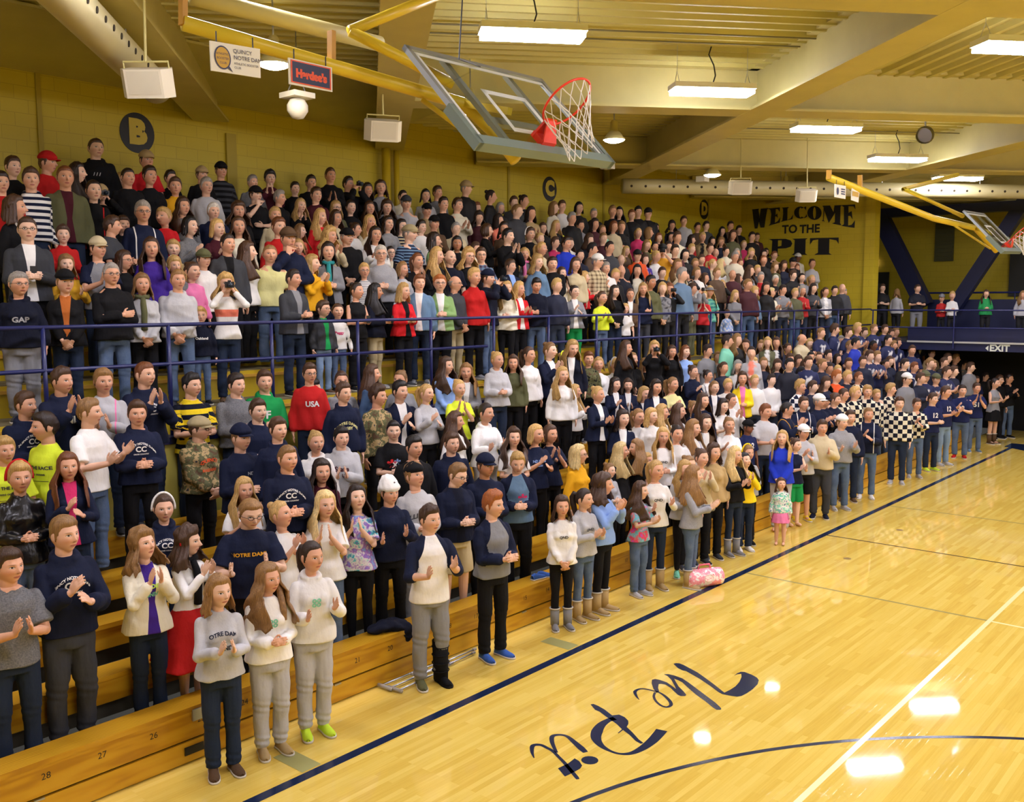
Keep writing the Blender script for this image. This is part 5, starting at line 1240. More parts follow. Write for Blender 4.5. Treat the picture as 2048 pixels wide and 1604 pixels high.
# ================================================================ who stands where
# tile lines (@) give origin and zoom of the measured view; fields: head-top x, y, kind, hair, top, legs, pose, facing (tens of degrees towards the right), extras
FOLK = """
@U 0 260 4.456
95,225,w,ns,s:black,jdarkdenim,d,3
255,320,m,ns,h:white:stripe75:white:navy,jdarkdenim,d,1,in:green
510,195,m,ns,j:red,jdarkdenim,d,6,Cred
578,300,m,rz,j:olive:open:maroon,jdarkdenim,d,1
855,70,m+,nz,h:black,jblack,d,2,X:STRIPES
760,290,w,dl,s:black,jblack,d,7
1030,320,m,dz,s:black,jblack,d,3
1200,170,w,du,t:brightred,jdarkdenim,d,3,Ctan
1320,300,w,ds,s:black,jblack,d,3
1405,400,w,ns,j:gold,jblack,c,1
1150,400,w,yv,s:grey,jblack,d,3
820,415,w,du,j:black:trim:red,jblack,d,2
1000,490,w,yu,s:black,jblack,m,1,Ctan
1520,350,w,ds,s:black,jblack,C,4
10,360,m,ds,j:red,jblack,d,2
105,570,w,nm,j:black:open:white,jblack,d,7
225,760,m,nz,j:charcoal:open:white,jblack,h,1,gl,ph
565,835,w,ns,j:red,jblack,c,1
975,755,m,ns,p:charcoal,jblack,h,8
1075,760,c,ns,s:black,jblack,d,2
1275,620,m,gs,j:navy:trim:white,jblack,d,1,gl
1450,680,c,ys,s:brightred,jblack,d,-3
1085,960,m,nz,t:grey:raglan:navy,jdarkdenim,c,3,Cbeige
1290,960,c,ym,s:hotpink,jblack,d,1
1310,1070,w,nm,s:black,jblack,d,5,gl
635,1100,w,sm,s:mustard,jblack,o,1,row:U1
145,1255,w+,gs,h:dnavy,wgrey,d,2,gl,X:GAP
580,1240,w,su,j:black:open:floralred,jdarkdenim,f,2,Cblack
970,1170,m,gz,j:black,jdenim,a,2,gl
1270,1265,w,sm,s:lgrey,jblack,f,1,scarf:olive
1565,1230,m,sz,h:lgrey,jdenim,f,2
@U 320 300 4.456
415,235,m,gs,s:lgrey,jblack,d,3
410,150,m,ns,s:black,jblack,d,3,Ctan
495,95,m,ns,s:black:stripe90:black:charcoal,jblack,d,3,Cblack
845,220,m,gs,s:charcoal,jblack,d,3
950,170,m,kS,s:maroon,jblack,C,2
835,320,m,ns,t:black,jblack,p,4,Cblack
1075,350,m,gs,j:black,jblack,d,6
1440,140,m,nz,j:black,jblack,c,3
1305,210,m,ds,s:black,jblack,d,3
1300,290,m,ds,j:black,jblack,d,2
1480,330,m,ns,s:maroon,jblack,h,3
1490,440,w,ym,s:olive,jblack,d,3,gl
1280,430,w,yl,s:black,jblack,C,3
1470,520,w,yl,s:brightred,jblack,d,5
205,410,w,nL,s:charcoal,jblack,d,3
460,465,m,ws,j:navy,jblack,d,2
225,575,w,kb,s:charcoal,jblack,c,5
440,600,w,yb,s:maroon,jblack,c,4
705,450,w,nv,s:black,jblack,h,1
690,580,w,nl,s:cream,jblack,d,1
1010,500,w,ys,s:beige,jblack,d,2
1040,590,w,rs,s:red,jblack,d,3
1050,645,m,nz,s:navy,jdarkdenim,p,3,Cbrown
1310,655,w,sl,t:coral,jblack,d,6
1495,680,w,yv,s:beige,jblack,C,5
450,725,m,dz,j:charcoal:open:black,jblack,d,3
100,775,w,nl,s:purple,jblack,d,1
220,800,c,ys,s:tan,jblack,d,1
370,880,m,ns,t:white,jblack,d,3,Colive
370,990,c,nu,s:pink,jblack,d,4
140,940,w,yv,s:charcoal,jblack,d,2,Ncream
715,800,w,nl,s:white,jblack,d,8
850,830,m+,sz,p:paleyellow,jdenim,d,1
1240,785,w,yb,s:purple,jblack,d,1
1200,920,w+,ym,j:gold,jblack,C,7
1435,805,w,dm,j:grey:open:black,jdarkdenim,h,1,scarf:teal
1190,1050,m,dz,j:charcoal:open:grey,jdarkdenim,h,6
1435,1335,c,ns,j:charcoal:open:green,jlightdenim,d,5,gl
365,1390,c,ys,h:dnavy,jdenim,d,1,X:Oakland
570,1090,w,yv,l:white:band:coral,jdarkdenim,m,1
@U 640 320 4.456
255,140,m,ds,j:black,jblack,m,5
410,200,w,dm,s:black,jblack,c,3
545,170,w+,nm,s:grey,jblack,d,1
250,345,w,du,s:black,jblack,d,3
390,355,w,nl,s:black,jblack,d,2
600,350,w,nv,s:black,jblack,c,2
755,315,m,gs,p:lgrey,jblack,d,2,Ccharcoal
190,440,w,nl,s:beige,jblack,d,4
375,470,w,yl,s:cream,jblack,C,3
540,490,w,dm,s:grey,jblack,d,3
310,550,w,nu,s:white,jblack,d,7
245,605,m+,gs,j:black,jblack,f,3,Cblack
500,585,w,dl,s:white,jblack,c,2
700,515,w,dm,s:cream:stripe60:beige:navy,jblack,d,4
825,580,m+,gz,p:navy:stripe50:steel:navy,jblack,d,6,Ckhaki
895,530,m,ds,s:white,jblack,d,4
555,750,m,ws,s:grey,jblack,h,1,gl
670,760,w,ku,j:black:open:cream,jblack,h,2,gl
955,635,w,dm,t:sage,jblack,o,8
1015,490,m,gs,s:brown,jblack,c,3,Cblack,gl
975,385,m,gs,j:tan,jblack,d,3,Cblack
940,255,w,kb,s:lgrey,jblack,d,2
1040,220,m,ns,s:charcoal,jblack,d,4
1070,320,m,ds,s:black,jblack,d,3
1290,195,m,gz,j:black,jblack,d,6,Ctan
1230,330,m,ns,s:cream,jblack,c,5
1420,385,w,rs,s:lgrey,jblack,d,5
1565,190,w,du,s:black,jblack,d,9
1580,380,w,gb,s:charcoal,jblack,d,4
1575,490,w,dm,t:coral,jblack,c,7
1470,560,w,nb,s:black,jblack,c,9
1230,670,w,km,j:black,jblack,d,1,t
1070,770,w,yl,s:black,jblack,d,6
840,815,w,rp,s:black,jblack,C,4
1170,790,m,s0,t:dnavy,jblack,d,3,X:QND
1280,770,w,yv,s:black,jblack,d,3,gl
1415,765,m,ns,s:steel:plaid:steel:maroon,jblack,o,1,gl
760,900,w,sb,s:lgrey,jblack,d,5
840,930,c,ns,s:brown,jblack,d,1
380,910,w,ys,s:grey:stripe30:grey:white,jdenim,d,1,gl
275,1080,w,du,k:black,jblack,h,5,ph
480,1090,w,kl,j:dnavy,jkhaki,h,8,ph,t
215,1270,c,nu,l:white,jdenim,d,1,X:script
745,1090,w,ym,j:brightred:open:black,jblack,h,5
875,1010,m,rs,j:steel:open:white,jdarkdenim,d,2
1105,1015,w+,Rs,j:sage:open:white,jblack,h,1,gl
1210,1020,m,g0,j:charcoal,jkhaki,f,7,gl
1310,945,w,ys,j:red,jblack,d,4
1500,970,m,ns,j:dnavy,jdenim,m,6,Bnavy
@U 960 380 4.456
245,55,m,ns,s:charcoal,jblack,d,3
395,40,w,du,s:black,jblack,d,6
335,130,m+,sz,t:charcoal,jblack,d,6,gl
440,150,w,dm,s:tan,jblack,c,4
220,275,w,dm,s:brown,jblack,d,2
235,335,m,ks,j:black,jblack,C,5
455,330,w,ns,s:black,jblack,d,3,Nwhite
655,115,w,sm,s:cream,jblack,d,7
725,95,m,ns,s:white,jblack,d,3
870,115,w,kb,s:black,jblack,d,3
775,200,m,gs,j:black,jblack,d,4
1020,165,m,gz,j:black,jblack,d,2
1230,60,w,kl,s:black,jblack,d,1
1190,135,w,ss,s:black,jblack,d,2
1345,180,m,rs,s:black,jblack,d,2
1425,150,m,ks,s:black,jblack,d,2
1475,165,m,ks,j:black,jblack,d,2,Cblack
590,300,w,nm,s:black,jblack,d,2
680,280,w,yl,s:black,jblack,d,5
900,270,m,ds,s:grey,jblack,d,4
1045,265,w,dm,s:maroon,jblack,d,4
1155,280,w,rb,s:beige,jblack,d,4
1270,285,w,ss,s:black:band:white,jblack,h,1,gl
1400,345,w,yp,j:hotpink,jblack,d,3
1510,340,w,sm,s:yellow,jblack,d,9
520,385,w,yu,s:brown,jblack,d,4
655,425,w,ns,t:hotpink,jblack,h,6
730,425,c,ns,s:grey,jblack,d,3,Cneonyellow
805,410,m,ds,t:royal,jblack,d,5
1085,315,w,sp,t:mint:tiedye:mint:neon:white,jblack,d,4
535,455,w,yp,s:beige,jblack,d,6
405,510,w+,yL,s:charcoal,jblack,h,1d,scarf:pink
560,570,w,yv,j:steel,jblack,d,4
255,610,m,ns,j:navy:open:sky,jblack,h,5
640,590,m+,ds,j:black,jlightdenim,f,2
850,535,w,ku,s:navy,jblack,d,3
835,595,w,nm,s:beige,jblack,d,3
1010,565,m,gs,s:beige:plaid:beige:brown,jblack,d,6,Cwhite
1060,630,m,gs,s:white,jblack,c,3
1005,475,m,ks,s:brown,jblack,d,8
1140,460,m,dz,s:charcoal,jblack,h,5
790,680,w,nl,k:cream,jblack,C,4
1265,575,m,n0,s:black,jblack,d,3
1310,505,w,yl,s:brown,jblack,d,4
1410,540,m,ns,h:orange,jblack,d,2,Cblack
1270,670,m,n0,p:dnavy,jblack,d,1,gl
1185,725,c,ys,s:black,jblack,d,2
1495,580,w,nm,j:purple:open:white,jblack,c,4
1390,670,w,kl,s:cream,jblack,d,1
945,720,w,ym,s:brightred,jblack,c,9
850,840,w,du,j:grey:open:white,jgreen,c,4
225,800,w,yl,j:cream,eblack,h,2
365,810,w,ym,j:brightred:open:white,jblack,c,5
470,770,m,ks,j:dnavy,jdenim,h,2d,ph
1070,895,c,np,s:neonyellow,jdenim,c,4
1210,840,w,dl,s:black,jdarkdenim,f,4
1285,1005,c,ys,t:white,jblack,d,1
1370,870,w,np,j:brown:open:white,jblack,f,1
1455,820,w,yl,j:navy,jcharcoal,a,1
@L 960 380 4.456
820,1150,w,yl,j:dnavy:open:white,jdarkdenim,d,2d,row:S5
@U 1240 420 5.347
390,150,w,km,s:black,jblack,d,3
345,440,w,yu,s:white,jblack,d,6
670,70,m,ns,t:lgrey,jblack,d,2
550,245,w,kb,j:maroon,jblack,d,3
620,235,m,ns,s:cream,jblack,d,4
840,140,m,ds,s:brown,jblack,d,4
905,125,m,ds,s:charcoal,jblack,d,4
890,245,w,ys,j:tan:open:black,jblack,d,2
1170,125,m,ds,s:brown,jblack,d,3
1100,185,w,kl,s:black,jblack,d,3
1195,215,w,nm,s:olive,jblack,d,3
1280,170,m,ds,s:black,jblack,d,3
1400,240,m,ds,s:black,jblack,d,3
1455,250,m,ns,s:maroon,jblack,d,3
1565,285,m,ks,j:dnavy,jblack,d,3
1345,330,w,yp,s:hotpink,jblack,d,3
750,280,w,dv,t:red,jblack,d,7
400,255,w,rm,s:maroon,jblack,d,3
270,330,w,sm,s:olive,jblack,d,4
380,345,w,ku,s:olive,jblack,d,3
505,345,w,dm,s:cream,jblack,d,3
450,370,m,ns,t:gold,jblack,m,0,Cblack,X:smallmark
575,375,m,ds,s:maroon,jblack,d,3
740,430,w,kb,s:black,jblack,d,3
950,365,w,ns,s:brightred,jblack,d,4
1030,410,m,g0,s:maroon,jblack,d,4
880,480,m,ns,j:navy,jblack,d,3
1390,420,w,yv,s:black,jblack,d,3
1225,450,m,gs,s:cream,jblack,d,3
1545,430,w,dm,s:black,jblack,d,3
600,515,w,sl,t:beige,jblack,d,3
755,525,w,sm,s:maroon,jblack,d,3
975,530,w,yp,s:beige,jblack,d,8
1085,530,w+,Yl,s:white,jblack,d,9
1280,520,m,rz,s:beige,jblack,d,4
1545,490,w,ru,j:black,jblack,d,2
460,615,m,ns,j:black,jblack,d,3,gl
370,690,w,ks,s:olive,jblack,d,4,gl,t
605,620,m,gs,j:steel,jblack,d,6
710,665,w,kb,s:black,jblack,m,4
805,620,w,sb,s:white,jblack,d,4
915,680,w,nl,s:lgrey,jblack,d,6
1020,620,m,sz,s:brown,jblack,d,5
1180,640,m,n0,s:maroon,jblack,d,3
1250,690,w,nl,s:maroon,jblack,C,9
1370,600,w,nl,s:grey,jblack,d,7
1455,610,c,ys,s:charcoal,jblack,d,4
520,790,w,rm,s:black,jblack,m,2
430,780,w,yb,s:grey:floral:beige:charcoal:black,jblack,f,1
790,785,m,ns,s:grey,jolive,m,7
870,870,w,ym,t:brightred,kblack,C,2
965,820,w,yl,t:teal:stripe60:mint:beige,jdenim,d,2,Fgrey
1135,770,w,yl,s:black:stripe110:black:mustard,jblack,m,0
1240,865,w,ym,s:grey,jdenim,f,4
1350,740,m+,sz,h:maroon,jdenim,d,5,X:patch
1445,830,w,yv,s:steel,jdarkdenim,d,6
1130,1080,c,ns,s:sky:plaid:sky:white,jblack,d,3
@U 1500 480 6.17
285,140,m+,rz,p:black,jblack,d,4
185,110,w,dm,s:black,jblack,d,3
70,25,w,nm,s:maroon,jblack,d,3
600,170,m,ks,j:white:trim:red,jblack,d,5,Cwhite,x
525,225,m,ks,s:black,jblack,d,3,Cblack
575,300,w,rm,j:coral,jblack,d,4
755,240,w,nu,s:lgrey,jblack,h,3
515,380,m,nS,j:black,jblack,c,5
650,415,w,dp,s:grey,jblack,d,3
325,445,w,ws,s:black,jblack,c,3
210,530,w,dm,s:black,jblack,d,3
235,600,w+,Ys,j:cream,jblack,c,6
540,600,m,ys,j:olive,jdenim,d,5
790,545,w,dm,j:charcoal,jblack,c,4
915,590,w,np,j:lgrey:open:white,jdarkdenim,f,4
1060,570,m,ds,h:black,jdenim,d,3,X:smallmark
1120,540,m,r0,s:charcoal,jblack,d,3
1160,620,c,gs,s:navy,jdenim,d,3
@E 1700 380 5.73
360,1080,m,ns,t:black,jblack,h,2,X:smallmark
235,1180,w,nl,s:grey,jblack,d,3
540,1140,w,sm,s:lgrey,jblack,d,17
770,1085,m+,nz,p:dnavy,jgrey,h,3
1070,1210,c,ns,s:red,jblack,h,1,Cgrey
1155,1180,c,ys,s:white,jblack,h,1,X:redmark
1570,1150,w,nl,h:green,jblack,h,1
1975,1215,w,sl,s:lgrey,jblack,d,3
@L 0 600 3.208
145,575,m,ns,h:navy,jdarkdenim,h,5,X:CC
385,420,m,ns,h:navy,jdarkdenim,C,4,X:OND
655,430,m,ss,j:lgrey:trim:pink,jdarkdenim,c,2
920,385,m,rz,h:navy,jdarkdenim,C,4,X:CC
1230,460,m,ks,p:yellow:stripe110:yellow:dnavy,jdarkdenim,h,4
1500,460,m,ds,h:charcoal,jdarkdenim,h,4
300,710,m,ds,t:neonyellow,jdarkdenim,d,-7,X:race
560,620,m,ss,t:white,jdenim,o,7,row:S4
875,635,m,ns,h:navy,jblack,h,1,X:CC
1260,745,m+,nz,h:olive:camo:brown:olive:tan:charcoal,jblack,f,6,Ckhaki,gl,X:camo
15,865,m,ys,t:neonyellow,jdarkdenim,d,2,X:race
110,1025,w,ys,j:black:leather,jdenim,h,1,Nred
430,965,w,rl,j:navy:open:hotpink,jdarkdenim,c,1
1035,1235,w,np,h:navy,jdarkdenim,f,1,Nwhite,X:CC
@L 0 800 1.994
255,455,m,ss,h:navy,wcharcoal,c,4,X:CC,row:L1
20,580,m,ns,t:charcoal,jdarkdenim,c,3,row:L1
565,505,w,sv,j:cream:open:purple,jdarkdenim,C,4u,row:L1,X:cardiff,shoe:grey
750,500,w,nv,l:white,rred,C,6,row:L1,Kred,scarf:black
@F 0 800 1.994
865,690,w,sm,s:lgrey,jdarkdenim,c,3,X:NOTREDAME2,shoe:brown
@F 340 900 2.279
440,505,w,sL,s:white,wlgrey,h,4,shoe:tan,X:clover,hz
640,405,w,dp,h:white,wlgrey,o,4,shoe:neon,X:clover
@L 340 900 2.279
345,200,m+,sz,t:navy,jblack,o,2d,gl,X:NOTREDAME,row:L1
525,225,w,yu,t:white,eblack,C,6u,row:L1
695,175,w,Yl,t:white,jdenim,C,2
865,155,w,dl,t:sky:tiedye:#1aa7b4:sky:#9a62c4:white:#2bb5c4:#8a56b8,eblack,C,2u,row:L1
985,130,m,ns,s:navy,jblack,o,3,Hwhite,row:L1
@L 420 680 3.208
355,185,m,ns,h:green,jdarkdenim,h,1,X:whitemark
650,140,m,ns,s:red,jdarkdenim,d,2,gl,X:USA
630,245,m,ks,s:white:raglan:royal,jdarkdenim,h,6,X:bluetext
850,190,w,nu,s:grey,jdarkdenim,d,1
1020,150,w,nl,s:denim,jdarkdenim,d,8
815,265,m,ns,h:navy,jblack,d,4,X:goldarch
1215,185,w,su,j:grey,jdarkdenim,d,-3
1075,280,m,nS,s:olive:camo:brown:olive:tan:charcoal,jblack,d,6
1250,250,m,ks,j:navy:open:white,jblack,c,4
1415,270,w,yp,s:lgrey,jblack,c,5
1510,100,w,nL,s:sky,jblack,f,5
310,370,m,ns,h:navy,jdarkdenim,h,3
200,535,m,sz,j:navy,jblack,h,4,Cnavy,X:smallmark
430,485,m,ns,h:navy,jblack,d,3
480,665,m,sz,h:navy,jblack,h,3,X:CC
665,570,w,yu,h:white,jblack,d,2
885,545,m,ks,h:lgrey,jblack,c,2,X:STATE
700,750,w,dl,s:maroon,jblack,c,2
1165,505,m,kz,t:black,jblack,h,1,X:dunk
1315,605,m,ks,s:black,jblack,d,3
1330,785,m,sS,s:lgrey,jgrey,h,4u,Bblack,X:ILLINOIS
1535,580,m,ns,h:navy,jblack,d,3
1555,770,m,ss,j:navy:open:dnavy,sbeige,h,5d,gl
225,870,w,yl,t:white,jblack,c,2
@F 780 860 4.456
345,650,m,ns,b:white:raglan:navy,wgrey,o,4,shoe:ortho,X:none
910,535,m,RS,s:grey:raglan:navy,jblack,h,6,shoe:blue
1530,570,w,nm,s:white,eblack,f,1,ugg:grey,X:mark
@L 780 860 4.456
860,205,m,nz,j:navy,jblack,h,4,Cnavy,t
1115,165,m,ys,s:steel:raglan:navy,wblack,h,1d,X:pinkmark
@L 860 640 4.456
600,270,w,yu,h:lgrey,jdarkdenim,h,4
745,300,w,nl,s:olive,jblack,d,0
885,225,w,np,s:white,jblack,d,5
1010,190,w,su,j:navy:open:white,jblack,C,6
1185,275,w,yu,t:white,jblack,d,6u,Kneonyellow
1415,275,w,rs,s:black:floral:black:olive:brown,jblack,d,1
1490,320,w,yb,s:white,jblack,d,1
1310,385,w,ds,j:lgrey:open:yellow,jblack,d,4
840,400,w,nL,s:white,jdarkdenim,c,7,X:mark
1000,400,w,nl,j:navy,jblack,c,2
1185,405,w,yl,s:white,jblack,d,3
1150,570,w,sl,s:white,jblack,c,7
1345,560,w,yl,s:white,eblack,c,8
1490,580,w,yu,j:navy:open:white,jblack,c,6
335,375,w,sl,j:grey:open:white,jblack,h,0
290,515,w,yu,t:neonyellow,jblack,C,3,X:mark
440,730,w,dp,h:white,wlgrey,o,5
150,815,w,nl,s:white,jblack,d,7
760,945,w,nL,t:white,jblack,h,1
930,915,w,yb,t:navy,jblack,c,5,X:skytext
1075,925,w,nb,t:navy,jblack,C,4,X:mark
1330,1100,w,Ym,h:gold,jkhaki,d,8,gl
@F 1080 860 3.819
350,430,w,dp,s:lgrey,jdenim,c,6,ugg:tan,X:mark
455,325,w,nv,s:sky,eblack,C,8,ugg:tan
760,385,w,nL,t:lilac:tiepink:#8a3fa8:pink:#49b8c4:#e6404a:#c05ab8,jdenim,c,7,shoe:lgrey
890,215,w,yp,l:white,jdarkdenim,o,4,ugg:tan,X:mark
1080,225,w,yl,s:lgrey,eblack,h,3,shoe:mint
1210,250,w,sl,s:grey,jdenim,c,9,ugg:tan,Y:6.55
1450,125,w,Yl,s:black,jdarkdenim,c,6,ugg:grey
@L 1080 860 3.819
560,290,w,su,j:lgrey,jblack,h,6,row:L1
640,80,w,Yl,s:black,jblack,d,8
790,45,w,sl,t:black,jblack,d,-6,X:redmark
800,305,w,yb,s:lgrey,eblack,h,5,row:L1
1235,130,w,nu,s:beige,jblack,C,4
1340,85,w,nm,s:tan,jblack,d,4
1140,185,w,su,t:lilac,jblack,d,5
@L 1160 640 5.0125
475,195,w,nl,s:black,jblack,d,6
500,310,w+,sp,h:black,jblack,f,5,X:tealmark
745,200,w,ym,s:black,jblack,m,1
345,375,w,yp,t:white,jblack,d,4,Nlgrey
660,375,w,sl,s:black,jblack,d,4
850,350,w,dp,t:white,jblack,c,5
930,245,w,nl,s:black,jblack,d,2
1040,250,w,rm,t:sky,jblack,d,4
1010,325,w,sp,t:navy,jblack,d,1
1115,440,w,nu,j:navy,jblack,c,5
1260,250,m,ds,t:grey,jblack,d,6
1470,155,m+,dz,t:mint,jgrey,d,9,row:S5
1570,145,w,sl,s:black,jblack,d,5,X:mark,row:S5
335,565,w,dm,j:navy:open:white,jblack,c,4
495,580,w,nm,j:navy:open:white,jblack,c,1
620,660,w,yb,j:navy:open:white,jblack,c,4
745,590,w,dm,j:navy:open:white,jblack,c,3
865,595,w,su,j:navy:open:white,jblack,c,4
965,555,w,sp,t:paleyellow,jblack,c,5
1290,490,w,du,s:white:trim:navy,jblack,d,6
1360,600,w,sp,j:navy:open:white,jblack,d,3
1230,720,w,nl,s:navy,jblack,d,4
1120,805,w,su,j:navy:open:white,jblack,d,5,gl
410,885,w,dm,j:navy:open:white,jblack,h,3
570,880,w,sp,t:white,jblack,c,4
720,870,w,ym,t:white,jblack,d,5
830,835,w,yl,s:white,jblack,d,8
960,825,w,nl,t:white,jblack,c,7
1420,780,w,dm,t:white,jblack,c,4
1520,725,m,nz,s:white,jblack,C,6
1475,960,w,su,t:white,jblack,c,2
1270,930,w,nl,j:brown:open:white,jblack,d,3
1110,985,w,sl,t:white:trim:royal,jblack,c,6
970,1045,w,du,l:white,jblack,h,3
825,1060,w,yl,l:white,jblack,h,1,X:mark
680,1075,w,su,t:white,jblack,c,2
@L 1460 640 5.347
180,215,w,nm,s:grey,jblack,d,0
230,290,w,du,j:lgrey:open:coral,jdarkdenim,h,0
300,225,w,sl,s:lgrey,jblack,d,0
425,190,w,ym,j:olive:open:white,jdarkdenim,f,0d,row:S5,scarf:lgrey
510,190,w,nl,j:navy:open:white,jblack,d,0
120,540,w,nm,j:yellow:open:pink,jblack,h,1
765,150,m+,s0,j:beige,jdarkdenim,c,7,row:S5
970,85,m,sz,t:jersey,jdenim,h,6,X:num
1115,50,m,nS,t:jersey,jdenim,d,9,X:num
1260,85,m,nS,t:jersey:trim:white,jdenim,d,7,X:num
1360,40,m,yS,t:jersey,jdenim,c,6,X:num
1435,85,m,ns,t:jersey,jdenim,d,5,X:num
1545,45,m,sz,t:jersey,jdenim,d,6,X:num
1075,180,m,kz,j:navy:trim:white,jdenim,c,6,gl
1265,220,m,sz,t:jersey,jdenim,c,5,X:num
1365,190,m,ks,t:royal,jdenim,d,8
620,415,m,ks,h:dnavy,jdarkdenim,d,3
850,390,m,ns,t:jersey,jdenim,d,3,X:num
800,435,m,nS,t:white:stripe40:white:navy,jdenim,c,6
970,415,m,sz,s:navy,jdenim,d,6
1280,410,m,ns,s:navy,jdenim,c,2
1405,390,m,ns,h:navy,jdenim,d,3
750,510,m,kS,s:navy,jdenim,d,5,t
630,540,m,yS,h:navy,jdarkdenim,c,8
745,630,m,yS,t:navy:check:navy:white,jdenim,d,6
895,655,m,ns,s:navy,jdenim,d,6
1005,615,m,nv,s:navy,jdenim,h,4
1150,540,m,Rs,t:orange,jdenim,d,6
1240,545,m,ys,t:navy:trim:white,jdenim,d,5
1385,545,m,rz,s:cream:check:dnavy:cream,jdenim,d,6
1225,720,m,nz,s:cream:check:dnavy:cream,jdenim,d,7
1320,700,m,ys,s:cream:check:dnavy:cream,jdenim,d,7
1500,690,m,yS,s:cream:check:dnavy:cream,jdenim,d,2
1565,730,m,ys,s:cream:check:dnavy:cream,jdenim,d,4
940,785,m,gz,j:navy,jdenim,c,6,Cwhite
1015,785,m,nz,j:navy,jdenim,c,6,Cnavy
1100,770,m,ns,s:navy,jdenim,h,7
800,810,m,ns,h:navy:trim:white,jdarkdenim,c,3
590,865,m,kz,j:navy:trim:gold,jdarkdenim,C,9
395,880,m,rs,t:lgrey,jdarkdenim,h,5
205,1065,m,kz,t:jersey,jblack,d,6,Cblack,x,X:num
420,1135,w,ym,h:white,jblack,h,3,Owhite,row:L1
190,1325,w,su,s:grey,jblack,h,3,Nyellow
1285,955,m,ns,s:navy,jdarkdenim,d,3
@F 1460 640 5.347
560,1170,w,yl,j:royal,wlgrey,f,-1u,bare,Y:7.0
700,1250,w,nu,k:navy,sgreen,c,5,bare,Y:7.0
795,1110,m,ns,j:lgrey,sblack,c,4,Cwhite,shoe:yellow,Y:7.08
975,1060,m,ns,h:beige,wcharcoal,o,2,shoe:navy
1195,1005,m,ss,h:grey,jdenim,o,4,Bwhite,shoe:lgrey
1480,925,m,sz,h:navy:trim:white,jdenim,c,2,shoe:white
230,1395,w,kl,s:yellow,jdarkdenim,C,4u,shoe:white
@F 1400 800 3.16
470,505,c,nm,s:steel:floral:steel:white:mint:sky,kpink,d,2u,bare,Y:6.6
@L 1700 600 4.718
320,235,m,ns,t:jersey,jdenim,d,5,X:num
375,275,m,ns,t:jersey,jdenim,d,5,X:num
440,260,m,ss,t:jersey,jdenim,d,5,X:num
350,335,m,ks,t:jersey,jdenim,d,6,X:num
235,385,m,kz,t:white,jdenim,d,6,x
455,360,m,ns,t:jersey,jdenim,d,6,X:num
405,385,m,ss,t:jersey,jdenim,d,6,X:num
560,340,m,ns,t:jersey,jdenim,d,3,X:seven
645,320,m,ks,t:jersey,jdenim,d,5,x,X:num
595,430,m,ns,t:jersey,jdenim,d,2,X:num
760,465,m,ns,s:tan,jdenim,d,4
180,480,m,ns,t:jersey,jdenim,c,5,X:num
235,485,m,ss,t:jersey,jdenim,c,5,X:num
525,555,m,ds,s:black,jdenim,d,6
615,590,m,rs,t:jersey,jdenim,d,6,X:num
740,550,m,ss,s:navy,jdenim,d,6
790,570,m,ss,t:jersey,jdenim,d,5,X:num
875,545,m,ns,s:black,jdenim,d,6
930,505,m,ns,s:black,jdenim,d,6
985,510,m,ss,s:black,jdenim,d,7
920,630,m,ns,t:jersey,jdenim,c,7,X:num
965,625,m,ns,s:navy,jdenim,d,7
1085,575,m,ds,s:grey,jdenim,c,7
1145,590,m,ns,s:grey,jdenim,d,7
450,680,m,ks,t:jersey,jdenim,c,4,X:num
545,695,m,ns,s:grey,jdenim,d,6,Cwhite
640,690,m,ns,s:navy,jdenim,o,7
720,675,m,ns,t:jersey,jdenim,d,4,Colive,X:num
800,700,m,ns,t:jersey,jdenim,c,4,Colive,X:num
370,780,m,yS,s:cream:check:dnavy:cream,jdenim,d,7
265,945,m,s0,s:pink,jblack,h,6,row:L1
1180,720,m,ns,t:jersey,jdenim,d,5,X:num
1280,690,m,ds,s:black,jblack,d,6
1420,700,m,ns,s:black,jblack,d,6
@F 1700 600 4.718
465,905,m,ns,s:cream:check:dnavy:cream,jdarkdenim,d,2u,shoe:lgrey,Y:6.95
630,920,m,ns,s:cream:check:dnavy:cream,jdenim,c,3,shoe:lgrey
780,870,m,ns,t:jersey,jdarkdenim,h,6,X:num,shoe:neon
900,805,m,ns,t:jersey,jlightdenim,o,7,X:num,shoe:lgrey
1060,795,m,ds,t:jersey,jdenim,c,2,X:three,shoe:red
1195,775,m,ns,t:jersey,jdenim,C,3,X:fifty,shoe:steel
1370,685,w,dp,k:grey,kblack,o,7,ugg:brown
1490,690,m,ds,s:black,jdenim,c,6
"""
TOPW = {'t': 't-shirt', 'p': 'polo shirt', 's': 'sweatshirt', 'h': 'hooded sweatshirt', 'j': 'jacket', 'b': 'baseball shirt', 'k': 'sleeveless top', 'l': 'long sleeved top', 'D': 'dress'}
TOPN = {'t': 't_shirt', 'p': 'polo_shirt', 's': 'sweatshirt', 'h': 'hooded_sweatshirt', 'j': 'jacket', 'b': 'baseball_shirt', 'k': 'sleeveless_top', 'l': 'long_sleeved_top', 'D': 'dress'}
BOTN = {'j': 'trousers', 'e': 'leggings', 'w': 'sweatpants', 's': 'shorts', 'k': 'skirt', 'r': 'full_skirt'}
HSTW = {'s': 'short', 'S': 'shaggy', 'l': 'long', 'L': 'long curly', 'm': 'shoulder-length', 'p': 'ponytailed', 'u': 'tied-up', 'b': 'bobbed', '0': 'thinning', 'z': 'cropped', 'v': 'wavy'}
